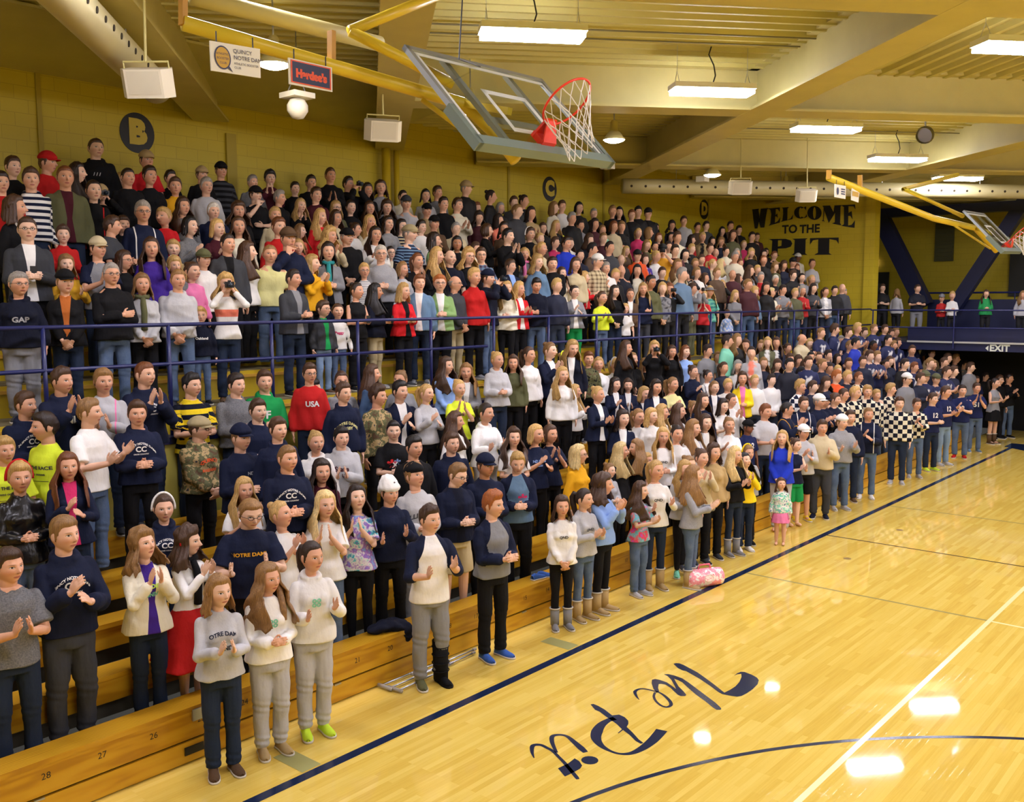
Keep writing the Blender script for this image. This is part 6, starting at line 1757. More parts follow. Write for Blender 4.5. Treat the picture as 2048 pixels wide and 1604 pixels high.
MARKW = {'CC': 'with white arched lettering', 'GAP': 'with pale chest lettering', 'NOTREDAME': 'with yellow lettering', 'NOTREDAME2': 'with navy college lettering', 'ILLINOIS': 'with grey arched lettering', 'USA': 'with white block letters',
         'STATE': 'with dark red print', 'num': 'with white number', 'seven': 'with number seven', 'three': 'with number three', 'fifty': 'with number fifty-one', 'race': 'with small dark print', 'goldarch': 'with gold arched print', 'OND': 'with cream letters',
         'QND': 'with pale school letters', 'clover': 'with pale green print', 'dunk': 'with red and white print', 'skytext': 'with light blue print', 'pinkmark': 'with pink print', 'bluetext': 'with blue script', 'cardiff': 'with green lettering', 'camo': 'with orange lettering', 'STRIPES': 'with three white stripes'}
PATW = {'stripe': 'striped', 'check': 'checkered', 'plaid': 'plaid', 'camo': 'camouflage', 'floral': 'flowered', 'tiedye': 'tie-dyed', 'tiepink': 'pink tie-dyed', 'raglan': 'two-tone', 'leather': 'leather'}
def parse():
    P = []; sec = None
    for ln in FOLK.strip().splitlines():
        if ln.startswith('@'):
            a = ln[1:].split(); sec = (a[0], float(a[1]), float(a[2]), float(a[3])); continue
        f = ln.split(','); ex = f[8:]
        d = dict(sec=sec[0], px=sec[1]+float(f[0])/sec[3], py=sec[2]+float(f[1])/sec[3], kd=f[2][0], heavy='+' in f[2], hair=f[3], top=f[4].split(':'), bot=(f[5][0], f[5][1:]), pose=f[6], face=int(f[7].rstrip('ud'))*10, nod=(12 if 'u' in f[7] else -14 if 'd' in f[7] else 0), ex=ex)
        d['x'] = {e.split(':')[0]: (e.split(':')+['1'])[1] for e in ex}
        P.append(d)
    return P
TAKEN = {}
TYP = {'m': 1.78, 'w': 1.68, 'c': 1.30}
def rows(sec):
    if sec == 'F': return [('F', 6.9, 0.0)]
    if sec == 'E': return [('E', None, 2.8)]
    if sec == 'L': return [('L%d' % k, 7.71+.61*(k-1), .28+.25*(k-1)) for k in range(1, 6)]+[('S%d' % k, 7.40+.61*(k-1), .5+.25*(k-1)) for k in range(2, 6)]
    return [('U%d' % k, y, z+.012) for k, (y, z) in enumerate(UROW)]
def solve(d):
    best = None; ov = d['x'].get('row')
    for nm, y, z in rows(d['sec'])+([('F', 7.06, 0)] if d['sec'] == 'L' and d['px'] > 1150 else []):
        if ov and ov != nm: continue
        if nm == 'F' and 'Y' in d['x']: y = float(d['x']['Y'])
        if nm == 'E': p = onplane(d['px'], d['py'], 0, 30.6)
        else: p = onplane(d['px'], d['py'], 1, y)
        h = p.z-z; typ = TYP[d['kd']]
        if d['kd'] == 'c': typ = 1.35
        s = abs(h-typ)+(.10 if nm[0] == 'S' else .2 if nm[0] == 'F' and d['sec'] == 'L' else 0)
        q = p.y if nm == 'E' else p.x
        for o in TAKEN.get(nm, []): s += max(0, .42-abs(o-q))*.75
        if best is None or s < best[0]: best = (s, nm, p, h, z)
    s, nm, p, h, z = best; d['row'] = nm; TAKEN.setdefault(nm, []).append(p.y if nm == 'E' else p.x); d['h'] = max(.85 if d['kd'] == 'c' else 1.42, min(2.0 if d['kd'] == 'm' else 1.86, h)); d['pos'] = Vector((p.x, p.y, z)); d['depth'] = (p-CAMP).dot(AF); return d
PEOPLE = [solve(d) for d in sorted(parse(), key=lambda d: ('row' not in d['x'], d['px']))]
for d in PEOPLE: d['x0'] = d['pos'].copy()
# keep neighbours on one step from standing inside each other
for rw in set(d['row'] for d in PEOPLE):
    R_ = sorted((d for d in PEOPLE if d['row'] == rw), key=lambda d: d['pos'].x if rw != 'E' else d['pos'].y)
    for it in range(12):
        for a, b in zip(R_, R_[1:]):
            ax = 0 if rw != 'E' else 1; gap = b['pos'][ax]-a['pos'][ax]; need = .40 if 'c' not in (a['kd'], b['kd']) else .30
            if gap < need:
                sh = (need-gap)/2*.6; a['pos'][ax] -= sh; b['pos'][ax] += sh
    for i, d in enumerate(R_):
        if rw[0] in 'UL': d['pos'].y += (.03 if i % 2 else -.03)
for it in range(25):
    for i, a in enumerate(PEOPLE):
        for b in PEOPLE[i+1:]:
            dx, dy = b['pos'].x-a['pos'].x, b['pos'].y-a['pos'].y
            if abs(dx) < .42 and abs(dy) < .42:
                need = .38 if 'c' not in (a['kd'], b['kd']) else .26; q = math.hypot(dx, dy)
                if q < need:
                    sh = (math.sqrt(max(0, need*need-dy*dy))-abs(dx))/2*.5*(1 if dx >= 0 else -1); a['pos'].x -= sh; b['pos'].x += sh
def cam_face(pos, deg):
    v = Vector((-pos.x, -pos.y)); a = math.atan2(v.y, v.x); return a+math.radians(deg)   # image-right is counter-clockwise seen from above
LP = {'c': 0, 'o': 0}
XT = {}
def chest_bvh(kd, pose, ty, lod):
    k = ('V', kd, pose, ty, lod)
    if k not in CACHE:
        V, Fc, SLv = CACHE[('T', kd, pose, ty, lod)]; F2 = [f for f in Fc if all(SLv[i] < .5 for i in f)]; CACHE[k] = BVHTree.FromPolygons([tuple(v) for v in V], [tuple(int(i) for i in f) for f in F2])
    return CACHE[k]
# lettering: (text, size, x, z, arch radius, colour)
MARKS = {'CC': [('QUINCY NOTRE DAME', .030, 0, 1.335, .10, 'white'), ('CC', .075, .0, 1.275, 0, 'white'), ('CROSS COUNTRY', .018, .0, 1.225, 0, 'white')], 'OND': [('QND', .10, 0, 1.25, 0, 'cream')], 'GAP': [('GAP', .085, 0, 1.22, 0, 'lgrey')],
         'NOTREDAME': [('NOTRE DAME', .046, 0, 1.27, 0, 'gold')], 'NOTREDAME2': [('NOTRE DAME', .046, 0, 1.30, .3, 'navy'), ('ND', .05, .05, 1.16, 0, 'navy')], 'ILLINOIS': [('ILLINOIS', .072, 0, 1.24, .25, 'charcoal')], 'USA': [('USA', .10, .03, 1.24, 0, 'white')],
         'STATE': [('State', .085, 0, 1.26, 0, 'maroon'), ('U', .06, .02, 1.18, 0, 'maroon')], 'goldarch': [('NOTRE DAME', .05, 0, 1.27, .14, 'paleyellow'), ('RUGBY', .05, 0, 1.20, 0, 'paleyellow')], 'QND': [('QND', .07, 0, 1.25, 0, 'cream')], 'race': [('RUN THE RACE', .045, 0, 1.27, 0, 'charcoal'), ('ooooo ooooo', .035, 0, 1.21, 0, 'charcoal'), ('____________', .04, 0, 1.16, 0, 'charcoal')],
         'num': [('12', .15, 0, 1.27, 0, 'white')], 'seven': [('7', .17, 0, 1.24, 0, 'white')], 'three': [('33', .15, 0, 1.22, 0, 'white')], 'fifty': [('51', .16, 0, 1.22, 0, 'white')], 'clover': [('oo', .075, .0, 1.28, 0, 'mint'), ('oo', .075, .0, 1.24, 0, 'mint')], 'dunk': [('*', .26, -.04, 1.16, 0, 'brightred'), ('*', .18, .03, 1.20, 0, 'sky'), ('X', .1, .0, 1.20, 0, 'white')],
         'skytext': [('QND MUSIC', .05, 0, 1.27, 0, 'sky'), ('=====', .07, 0, 1.20, 0, 'sky')], 'pinkmark': [('*', .26, .05, 1.14, 0, 'hotpink')], 'bluetext': [('Raiders', .085, 0, 1.25, 0, 'blue')], 'cardiff': [('CARDIFF', .048, 0, 1.29, 0, 'neon'), ('UNIV', .05, 0, 1.22, 0, 'mint')], 'camo': [('QUINCY', .06, 0, 1.28, .2, 'orange'), ('RAIDERS', .045, 0, 1.16, 0, 'orange')],
         'STRIPES': [('/ / /', .06, 0, 1.26, 0, 'lgrey')], 'mark': [('QND', .05, 0, 1.25, 0, 'charcoal')], 'smallmark': [('ND', .045, .05, 1.28, 0, 'lgrey')], 'redmark': [('QND', .08, 0, 1.24, 0, 'brightred')], 'whitemark': [('F', .13, 0, 1.24, 0, 'white')], 'tealmark': [('~~', .12, .03, 1.22, 0, 'teal')], 'script': [('Peggy', .075, 0, 1.22, 0, 'hotpink')], 'Oakland': [('Oakland', .06, 0, 1.24, 0, 'white')], 'patch': [('ND', .09, 0, 1.24, 0, 'paleyellow')]}
MARKS.setdefault('none', [])
def lettering(root, key, kd, pose, ty, lod):
    ck = ('X', key, kd, pose, ty, lod)
    if ck not in CACHE:
        bv = chest_bvh(kd, pose, ty, lod); mb = MB(); cols = []
        for s, size, x0, z0, arch, col in MARKS.get(key, []):
            if (s, size) not in XT: XT[(s, size)] = text_mesh(s, size, 0, size*.035)
            vs, fs = XT[(s, size)]; out = []; ok = True
            for v in vs:
                x, z = v.x, v.y
                if arch: z -= x*x/(2*arch)*1.0
                X_, Z_ = x0+x, z0+z; hit = bv.ray_cast(Vector((X_, -1, Z_)), Vector((0, 1, 0))); y = hit[0].y-.005 if hit[0] else -.11; out.append((X_, y, Z_))
            mi = col
            if mi not in cols: cols.append(mi)
            mb.k = cols.index(mi); mb.add(out, fs)
        me = None
        if mb.v:
            me = bpy.data.meshes.new('lettering'); me.from_pydata(mb.v, [], mb.f); [me.materials.append(flat('print_'+c, PAL.get(c, c), .7)) for c in cols]; me.polygons.foreach_set('material_index', mb.mi); me.update()
        CACHE[ck] = me
    if CACHE[ck]: child('lettering', CACHE[ck], root)
def top_mat(t):
    ty, col = t[0], t[1]; pat = t[2:]
    if not pat: return (M_HEATHER if col in ('grey', 'lgrey', 'charcoal') and ty in 'hst' else M_CLOTH), col
    if pat[0] == 'leather': return M_LEATHER, col
    if pat[0] == 'raglan': return mat_pattern('raglan', [col, pat[1]]), col
    if pat[0] == 'open':
        if pat[1] == 'floralred': return mat_pattern('open', ['#b5652a']), col
        return mat_pattern('open', [pat[1]]), col
    return mat_pattern(pat[0], pat[1:]), col
def person(d, i):
    if d['pose'] == 'c' and i % 2: d['pose'] = 'q'
    lod = 0 if d['depth'] < 11.5 else (1 if d['depth'] < 17 else 2); rnd = random.Random(i*13+5)
    kd, pose = d['kd'], d['pose']; ex = d['x']; bt, bc = d['bot']; bt = 'e' if 'ugg' in ex and bt == 'j' else bt; ty = d['top'][0]
    face = d['face']+rnd.uniform(-4, 4); tz = 0
    if abs(face) > 15: tz = {-1: -1, 1: 1}[1 if face > 0 else -1]*20
    if pose in 'ma': tz = 0
    if lod == 2: tz = 20 if tz > 0 else 0
    body_deg = face-tz*1.0; tx = d['nod'] if lod < 2 else 0
    g = empty('person', d['pos']); g['_mw'] = 1; del g['_mw']
    ang = cam_face(d['pos'], body_deg)+math.pi/2; sc = d['h']/{'m': 1.79, 'w': 1.80, 'c': 1.84}[kd]
    wide = 1.13 if d['heavy'] else rnd.uniform(.97, 1.04)
    if kd == 'c': wide = 1.12
    g.rotation_euler = (0, 0, ang); g.scale = (sc*wide, sc*wide, sc); g.matrix_world = Matrix.LocRotScale(d['pos'], Euler((0, 0, ang)), Vector((sc*wide, sc*wide, sc)))
    skin = 'x' if 'x' in ex else 't' if 't' in ex else rnd.choice('aabbc'); sk = srgb(SKIN[skin]); j = rnd.uniform(.92, 1.06); sk = tuple(min(1, c*j) for c in sk[:3])+(1,)
    legs = bt in 'skr' or 'bare' in ex
    b = child('body', get_body(kd, pose, legs, tz, tx, lod), g, sk)
    m_, col = top_mat(d['top']); c_ = srgb(PAL.get(col, col)); j = rnd.uniform(.9, 1.12); c_ = tuple(min(1, c*j) for c in c_[:3])+(1,)
    child(TOPN[ty], get_top(kd, pose, ty, m_, lod), g, c_)
    bm = M_DENIM if bc in ('denim', 'lightdenim') else M_CLOTH
    child(BOTN[bt], get_bottom(kd, bt, bm, lod), g, bc)
    hc, hs = d['hair'][0], d['hair'][1]; hm = srgb(HAIR[hc][0]); j = rnd.uniform(.8, 1.25); hm = tuple(min(1, c*j) for c in hm[:3])+(1,)
    child('hair', get_hair(hs, i % (4 if lod == 0 else 2), tz, tx, lod, kd), g, hm)
    for e in d['ex']:
        if e[0] in 'CBHNKFO' and e[1:] in PAL: child({'C': 'cap', 'B': 'cap', 'H': 'knit_hat', 'N': 'headband', 'K': 'hairband', 'F': 'brimmed_hat', 'O': 'hood'}[e[0]], get_hair(e[0], 0, tz, tx, lod, kd, hat=True), g, e[1:])
    if 'gl' in ex and lod < 2: child('glasses', get_glasses(tz, tx, kd), g)
    if 'hz' in ex: child('braid', get_hair('x', 1, tz, tx, lod, kd), g, hm)
    lk = LEG[kd][1]
    if lod < 2 and d['row'] in ('F', 'L1', 'L2', 'U0', 'S5', 'S2') or d['row'] == 'F':
        sty, scol = 'shoe', ex.get('shoe', rnd.choice(['charcoal', 'black', 'grey', 'brown']))
        if 'ugg' in ex: sty, scol = 'boot', ex['ugg']
        if 'bare' not in ex:
            for s in (-1, 1):
                t_ = 'ortho' if scol == 'ortho' and s == 1 else sty; cc = {'ortho': 'black'}.get(scol, scol)
                if scol == 'ortho' and s == -1: cc = 'olive'
                child('boot' if t_ != 'shoe' else 'shoe', get_shoe(t_, s, lk, lod), g, cc)
    if 'X' in ex and (lod < 2 or d['row'] == 'F') or ex.get('X') in ('num', 'three', 'fifty', 'seven', 'patch'): lettering(g, ex['X'], kd, pose, ty, lod)
    if 'scarf' in ex:
        k = ('scarf', kd)
        if k not in CACHE:
            nk = KIND[kd]['nk']; mb = MB(); mb.tube([(math.sin(a)*(nk+.03), .008-math.cos(a)*(nk+.034), 1.475+.018*(1-math.cos(a))/2+.006*math.sin(a*5)) for a in [2*math.pi*q/24 for q in range(24)]], .026, 10, closed=True)
            mb.tube([(-.01, -.085, 1.46), (-.02, -.135, 1.38), (-.015, -.15, 1.28), (-.02, -.148, 1.16), (-.02, -.14, 1.05)], [.03, .036, .038, .036, .04], 10); CACHE[k] = finish('scarf', np.array([tuple(v) for v in mb.v]), mb.f, [mat_pattern('plaid', ['olive', 'beige']) if 0 else M_CLOTH], 0)
        child('scarf', CACHE[k], g, ex['scarf'])
    if pose in 'cC' or True: pass
    inv = g.matrix_world.inverted()
    if 'ph' in ex:      # telephone held before the chest
        t = MB().box((-.034, -.34, 1.11), (.034, -.33, 1.24)).build('phone', M_CAMBODY); d['held'] = (t, 'phone'); t.parent = None; t.matrix_world = g.matrix_world.copy()
    if pose == 'm':
        mb = MB().box((-.06, -.30, 1.585), (.06, -.26, 1.665)); t = empty('camera', d['pos']); t.matrix_world = g.matrix_world.copy()
        mb.box((-.02, -.29, 1.66), (.02, -.265, 1.685)); me = mb.build('tmpb', M_CAMBODY); me.name = 'camera_body'; me.parent = t
        l_ = MB().tube([(0, -.29, 1.622), (0, -.36, 1.622)], [.034, .03], 16).build('lens', M_CAMLENS, smooth=True); l_.parent = t; d['held'] = (t, 'camera')
    d['obj'] = g; return g
# ---- labels: how each person looks, then where, until no two read alike
def look(d, full=True):
    noun = {'m': 'man', 'w': 'woman', 'c': 'child'}[d['kd']]
    if d['sec'] in 'LF' and d['kd'] != 'c' and d['hair'][1] not in '0' and d['hair'][0] not in 'gw': noun = {'m': 'teenage boy', 'w': 'teenage girl'}[d['kd']]
    t = d['top']; pat = t[2] if len(t) > 2 else ''; pw = next((w_ for k, w_ in PATW.items() if pat.startswith(k)), '')
    if pw: cw = {'check': 'black and cream'}.get(pat, word(t[1])) if pat != 'raglan' else word(t[1])+' and '+word(t[3]); s = f"{noun} in {cw} {pw} {TOPW[t[0]]}"
    elif pat == 'open' and t[3] != 'floralred': s = f"{noun} in {word(t[1])} jacket open over {word(t[3])}"
    elif pat == 'trim': s = f"{noun} in {word(t[1])} {TOPW[t[0]]} with {word(t[3])} piping"
    elif pat == 'band': s = f"{noun} in {word(t[1])} {TOPW[t[0]]} with {word(t[3])} band"
    else: s = f"{noun} in {word(t[1])} {TOPW[t[0]]}"
    return s
def hairw(d):
    for e in d['ex']:
        if e[0] in 'CBHNFO' and e[1:] in PAL: return {'C': word(e[1:])+' cap', 'B': 'backward '+word(e[1:])+' cap', 'H': word(e[1:])+' knit hat', 'N': word(e[1:])+' headband', 'F': 'brimmed hat', 'O': 'hood up'}[e[0]]
    return f"{HSTW[d['hair'][1]]} {HAIR[d['hair'][0]][1]} hair"
ROWW = {'F': 'on the court edge', 'E': 'on the end balcony', 'L1': 'in lowest bleacher row', 'L2': 'in second bleacher row', 'L3': 'in third bleacher row', 'L4': 'in fourth bleacher row', 'L5': 'in top bleacher row', 'S5': 'on the highest bench', 'S2': 'on the second bench', 'S3': 'on the third bench', 'S4': 'on the fourth bench',
        'U0': 'right behind the rail', 'U1': 'in second row behind rail', 'U2': 'in third row behind rail', 'U3': 'in fourth row behind rail', 'U4': 'in fifth row behind rail', 'U5': 'against the back wall'}
POSW = {'c': 'clapping', 'q': 'clapping', 'o': 'clapping with hands apart', 'C': 'clapping at chin height', 'h': 'hands held together', 'f': 'hands folded low', 'a': 'arms crossed', 'm': 'holding up a camera', 'p': 'hand at chin', 'd': 'arms down'}
def short(d): return look(d).replace('teenage ', '').replace('hooded sweatshirt', 'hoodie')
def give_labels(L):
    from collections import Counter
    n = lambda s: len(s.split())
    def mk(d, lv):
        s = look(d); x = MARKW.get(d['x'].get('X', ''), '')
        if x and n(s)+n(x) <= 11: s += ' '+x
        if lv == 2: return s+', '+hairw(d)+', '+POSW[d['pose']] if n(s+' '+hairw(d)+' '+POSW[d['pose']]) <= 16 else s+', '+hairw(d)
        if n(s)+n(hairw(d)) <= 16: s = s+', '+hairw(d)
        if n(s)+n(ROWW[d['row']]) <= 16: s = s+', '+ROWW[d['row']]
        if lv >= 1 and n(s)+n(POSW[d['pose']]) <= 16: s += ', '+POSW[d['pose']]
        return s
    for d in L: d['lab'] = None
    open_ = list(L)
    for lv in range(0, 3):
        c = Counter(mk(d, lv) for d in open_); nxt = []
        for d in open_:
            s = mk(d, lv)
            if c[s] == 1 and not any(q.get('lab') == s for q in L): d['lab'] = s
            else: nxt.append(d)
        open_ = nxt
    used = Counter(d['lab'] for d in L if d['lab'])
    byrow = {}
    for d in L: byrow.setdefault(d['row'], []).append(d)
    for R_ in byrow.values(): R_.sort(key=lambda d: d['px'])
    for d in open_:
        R_ = byrow[d['row']]; k = R_.index(d); done = False
        for base in (look(d)+', '+hairw(d), short(d)+', '+hairw(d), look(d), short(d)):
            for off, w_ in ((1, 'left of'), (-1, 'right of'), (2, 'two left of'), (-2, 'two right of')):
                if not 0 <= k+off < len(R_): continue
                s = f"{base}, {w_} {short(R_[k+off])}"
                if n(s) <= 16 and used[s] == 0: d['lab'] = s; used[s] += 1; done = True; break
            if done: break
        if not done:
            s = f"{short(d)}, {ROWW[d['row']]}, below" ; d['lab'] = ' '.join((look(d)+', '+hairw(d)+', '+ROWW[d['row']]).split()[:16]); d['grp'] = 'look'
PEOPLE.sort(key=lambda d: d['depth']-(12 if d['row'] == 'F' else 0)-(6 if 'check' in d['top'] else 0))
NIND = 299
IND, REST = PEOPLE[:NIND], PEOPLE[NIND:]
give_labels(IND)
for i, d in enumerate(IND):
    g = person(d, i)
    tag(g, label=d['lab'], category='person', group={'F': 'spectators standing on the court edge', 'L': 'students standing on the wooden bleacher', 'S': 'students standing on the wooden bleacher', 'U': 'spectators standing in the upper stand', 'E': 'people on the end balcony'}[d['row'][0]])
    if d.get('held'):
        o, nm = d['held']; w_ = 'dark telephone held by ' if nm == 'phone' else 'black camera held up by '
        tag(o, label=' '.join((w_+short(d)).split()[:16]), category=nm, group={'phone': 'telephones in hands', 'camera': 'cameras in hands'}[nm])
# ---- everyone farther away than the nearest three hundred: one dense crowd
def crowd():
    rnd = random.Random(3); extra = []
    occ = {}
    for d in PEOPLE: occ.setdefault(d['row'], []).append(d['pos'].x)
    tops = ['black', 'black', 'dnavy', 'charcoal', 'white', 'cream', 'maroon', 'grey', 'brown', 'navy', 'red', 'beige', 'olive']
    for nm, y, z in rows('U')+rows('L')[2:5]:
        x = 12.0 if nm[0] == 'U' else 17; xe = 27.6 if nm[0] == 'U' else 26.5
        if nm[0] == 'U': xe = 27.4-int(nm[1])*.12
        while x < xe:
            if all(abs(x-q) > .50 for q in occ.get(nm, [])):
                kd = rnd.choice('mw'); c = rnd.choice(tops) if nm[0] == 'U' else ('navy' if x > 20 else rnd.choice(['white', 'navy', 'white', 'lgrey']))
                d = dict(sec=nm[0], kd=kd, heavy=False, hair=rnd.choice('nndkysg')+(rnd.choice('sz') if kd == 'm' else rnd.choice('lmvp')), top=['s', c], bot=('j', 'darkdenim'), pose=rnd.choice('dcdf'), face=rnd.choice([20, 30, 40, 50]), nod=0, ex=[], x={}, row=nm, h=rnd.uniform(1.55, 1.68) if kd == 'w' else rnd.uniform(1.62, 1.74), pos=Vector((x, y+rnd.uniform(-.06, .06), z)))
                d['depth'] = (d['pos']-CAMP).dot(AF)
                if d['depth'] > 17: extra.append(d)
                occ.setdefault(nm, []).append(x)
            x += .2
    VV = []; FF = []; CC = []; o = 0; HPs = []
    def grab(me):
        k = ('G2', me.name)
        if k not in CACHE:
            V = np.empty(len(me.vertices)*3); me.vertices.foreach_get('co', V); V = V.reshape(-1, 3); Fc = [tuple(p.vertices) for p in me.polygons]
            if len(Fc) > 700: V, Fc = evalmods(V, Fc, [('DECIMATE', dict(ratio=700/len(Fc)))])
            CACHE[k] = (V, Fc)
        return CACHE[k]
    for i, d in enumerate(REST+extra):
        r2 = random.Random(i); kd, pose = d['kd'], d['pose']; tz = 20 if d['face'] > 15 and pose not in 'ma' else 0; ang = cam_face(d['pos'], d['face']-tz)+math.pi/2; sc = d['h']/1.765; w_ = 1.1 if d['heavy'] else 1
        M = Matrix.LocRotScale(d['pos'], Euler((0, 0, ang)), Vector((sc*w_, sc*w_, sc))); m_, col = top_mat(d['top']); ty = d['top'][0]
        sk = srgb(SKIN['x' if 'x' in d['x'] else r2.choice('aabbc')]); parts = [(get_body(kd, pose, False, tz, 0, 2), sk, 0), (get_top(kd, pose, ty, M_CLOTH, 2), None, 1), (get_bottom(kd, 'j', M_CLOTH, 2), srgb(PAL.get(d['bot'][1], '#222')), 0), (get_hair(d['hair'][1], 0, tz, 0, 2, kd), srgb(HAIR[d['hair'][0]][0]), 0)]
        for e in d['ex']:
            if e[0] in 'CBHF' and e[1:] in PAL: parts.append((get_hair(e[0], 0, tz, 0, 2, kd, hat=True), srgb(PAL[e[1:]]), 0))
        Mn = np.array(M)
        for me, c, isTop in parts:
            V, Fc = grab(me); W_ = V@Mn[:3, :3].T+Mn[:3, 3]; C = np.empty((len(V), 4))
            if isTop:
                C[:] = srgb(PAL.get(col, col)); t = d['top']
                if len(t) > 3 and t[2] == 'open': C[(np.abs(V[:, 0]) < .055) & (V[:, 1] < -.05) & (V[:, 2] > .95)] = srgb(PAL.get(t[3], '#a06030'))
                elif len(t) > 4 and t[2] == 'check': C[((np.floor(V[:, 0]*15)+np.floor(V[:, 2]*15)) % 2) == 0] = srgb(PAL[t[3]])
                elif len(t) > 4 and t[2][:6] == 'stripe': C[(np.floor(V[:, 2]*22) % 2) == 0] = srgb(PAL[t[3]]); 
                elif len(t) > 4: C[((np.floor(V[:, 0]*20)+np.floor(V[:, 2]*17)) % 3) == 0] = srgb(PAL.get(t[4], '#888'))
                if col == 'jersey': C[(V[:, 1] < -.05) & (np.abs(np.abs(V[:, 0])-.035) < .022) & (V[:, 2] > 1.17) & (V[:, 2] < 1.32)] = (.8, .8, .8, 1)
            else: C[:] = c
            if me.materials[0] is M_SKIN:      # brows, eyes and mouths of the small faces
                hp = V-np.array(HC)
                if tz: a = math.radians(-tz); hp = np.stack([hp[:, 0]*math.cos(a)-hp[:, 1]*math.sin(a), hp[:, 0]*math.sin(a)+hp[:, 1]*math.cos(a), hp[:, 2]], 1)
                f_ = (hp[:, 1] < -.05) & (np.abs(hp[:, 2]) < .1); ey = f_ & (np.abs(np.abs(hp[:, 0])-.031) < .013) & (np.abs(hp[:, 2]-.014) < .010); C[ey] *= (.35, .3, .3, 1); mo = f_ & (np.abs(hp[:, 0]) < .02) & (np.abs(hp[:, 2]+.057) < .008); C[mo] *= (.7, .35, .35, 1)
            VV.append(W_); FF += [tuple(int(q)+o for q in f) for f in Fc]; CC.append(C); o += len(V)
        if pose == 'm':
            mb = MB().box((-.06, -.30, 1.585), (.06, -.26, 1.665)); V = np.array(mb.v); VV.append(V@Mn[:3, :3].T+Mn[:3, 3]); FF += [tuple(q+o for q in f) for f in mb.f]; CC.append(np.tile(np.array(srgb('#151515')), (len(V), 1))); o += len(V)
    me = bpy.data.meshes.new('crowd'); me.from_pydata(np.vstack(VV).tolist(), [], FF); a = me.attributes.new('tint', 'FLOAT_COLOR', 'POINT'); a.data.foreach_set('color', np.vstack(CC).ravel())
    t = NT('crowd_cloth_and_skin'); at = t.n('ShaderNodeAttribute'); at.attribute_name = 'tint'; t.l(at.outputs['Color'], t.b.inputs['Base Color']); t.val('Roughness', .75); me.materials.append(t.m); me.polygons.foreach_set('use_smooth', [True]*len(me.polygons)); me.update()
    ob = bpy.data.objects.new('crowd', me); COL.objects.link(ob); tag(ob, label='dense far crowd of standing spectators filling the distant rows of both stands', category='crowd', kind='stuff')
    print('CROWD', len(REST), len(extra), len(FF))
for k_ in [k for k in CACHE if k[0] in 'BTV' and 0 < len(k) and (0 in k[3:5] or 1 in k[3:5]) and not isinstance(CACHE[k], bpy.types.Mesh)]: del CACHE[k_]
import gc; gc.collect()
crowd()
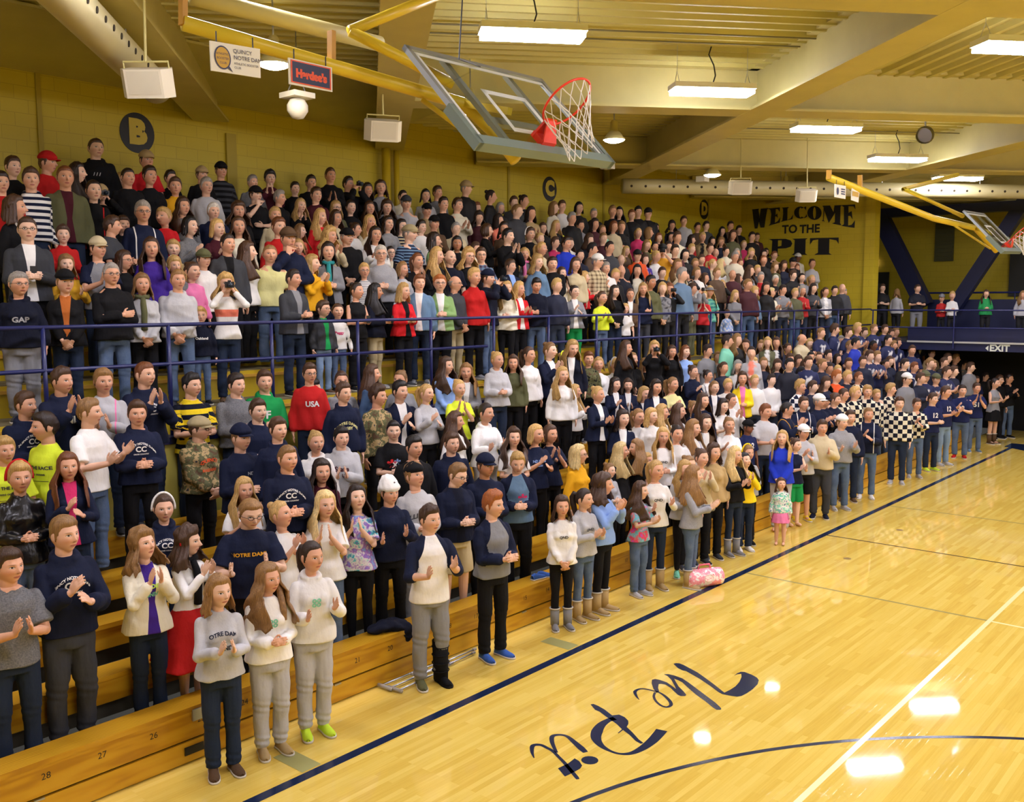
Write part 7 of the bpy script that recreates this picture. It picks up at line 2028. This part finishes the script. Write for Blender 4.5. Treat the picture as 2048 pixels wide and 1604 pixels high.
# ================================================================ loose things
def extras():
    MPK = mat_pattern('camo', ['#f08a9a', '#f4a0ae', '#f8f0ec', '#f07888'])
    c = onplane(1408, 1172, 2, 0)
    g = empty('duffel_bag', (c.x, c.y, 0), label='pink and white patterned duffel bag on the floor beside the sideline', category='bag')
    ax = Vector((.88, -.47, 0)).normalized(); sd = Vector((0, 0, 1)).cross(ax); mb = MB(); pts = [c+ax*(x)+Vector((0, 0, .125)) for x in (-.28, -.26, -.15, 0, .15, .26, .28)]
    mb.tube(pts, [.09, .118, .128, .13, .128, .118, .09], 18); mb.build('bag_body', MPK, g, smooth=True)
    mb = MB(); mb.tube([c+ax*-.1+Vector((0, 0, .25)), c+ax*-.08+Vector((0, 0, .31)), c+ax*.08+Vector((0, 0, .31)), c+ax*.1+Vector((0, 0, .25))], .012, 6); mb.build('handle', flat('pink_strap', '#f06a80', .7), g, smooth=True)
    mb = MB(); p = c+sd*-.125+Vector((0, 0, .15)); mb.tube([p+ax*.07*math.cos(a)+Vector((0, 0, .05*math.sin(a))) for a in [2*math.pi*i/18 for i in range(18)]], .008, 6, closed=True); mb.build('round_badge', flat('pale_pink', '#f8d8d4', .6), g, smooth=True)
    # crutches on the floor against the bleacher
    for k, (a, b) in enumerate((((770, 1374), (948, 1299)), ((790, 1378), (946, 1306)))):
        p, q = onplane(*a, 2, .03), onplane(*b, 2, .03); g = empty('crutch', p, label=['aluminium crutch lying against the bleacher toe board', 'aluminium crutch lying on the floor, nearer the sideline'][k], category='crutch', group='pair of crutches on the floor')
        d = (q-p).normalized(); s = Vector((-d.y, d.x, 0)); mb = MB()
        for o in (-.055, .055): mb.tube([p+s*o, p+d*.62+s*o, p+d*.9+s*o*.2], .011, 8)
        mb.tube([p+d*.85, q], .011, 8); mb.build('tube_frame', M_STEEL, g, smooth=True)
        MB().tube([p-s*.10, p+s*.10], .02, 8).build('underarm_pad', flat('grey_rubber', '#9d978c', .8), g, smooth=True); MB().tube([p+d*.42-s*.055, p+d*.42+s*.055], .016, 8).build('hand_grip', flat('grey_rubber', '#9d978c', .8), g, smooth=True)
        MB().tube([q-d*.02, q+d*.03], .017, 8).build('rubber_tip', flat('grey_rubber', '#9d978c', .8), g)
    # jacket dropped on the first bench
    c = onplane(775, 1262, 1, 7.42); c.z = .5; V, Fc = remesh([ellipsoid((0, 0, .05), (.2, .12, .06)), ellipsoid((.1, -.05, .03), (.14, .13, .05)), ellipsoid((-.12, .02, .04), (.15, .08, .045)), ellipsoid((.16, -.14, -.03), (.08, .05, .1))], .012, 3)
    V = V+vnormals(V, Fc)*fold_noise(V*2.5, .012, 5)[:, None]; me = finish('folded_jacket', V, Fc, [M_CLOTH], 0); o = bpy.data.objects.new('folded_jacket', me); COL.objects.link(o); o.location = c; o.color = srgb(PAL['dnavy']); tag(o, label='crumpled dark navy jacket lying on the first bench', category='jacket')
    # small blue shoes left on the bench
    for k, px in enumerate((1085, 1072)):
        c = onplane(px, 1152, 1, 7.36); c.z = .5; o = bpy.data.objects.new('sneaker', get_shoe('shoe', 1, 0, 0)); COL.objects.link(o); o.location = c; o.rotation_euler = (0, 0, .8+k*.5); o.scale = (.9, .9, .9); o.color = srgb(PAL['blue']); tag(o, label=['blue sneaker lying on the first bench, nearer the grey boots', 'blue sneaker lying on the first bench, farther from grey boots'][k], category='shoe', group='sneakers on the first bench')
    # keys and tag at the front girl's hip
extras()
for d in IND:
    if 'obj' not in d: print('MISSING', d)
import collections
print('ROWS', collections.Counter(d['row'] for d in IND), 'LOD', collections.Counter(0 if d['depth'] < 11.5 else (1 if d['depth'] < 17 else 2) for d in IND), 'dup labels', [k for k, v in collections.Counter(d['lab'] for d in IND).items() if v > 1])
for d in PEOPLE:
    if d['kd'] != 'c' and not 1.5 < d['h'] < 1.95: print('HEIGHT', d['row'], round(d['px']), round(d['py']), d['kd'], round(d['h'], 2), look(d))
CACHE.clear(); XT.clear(); gc.collect()
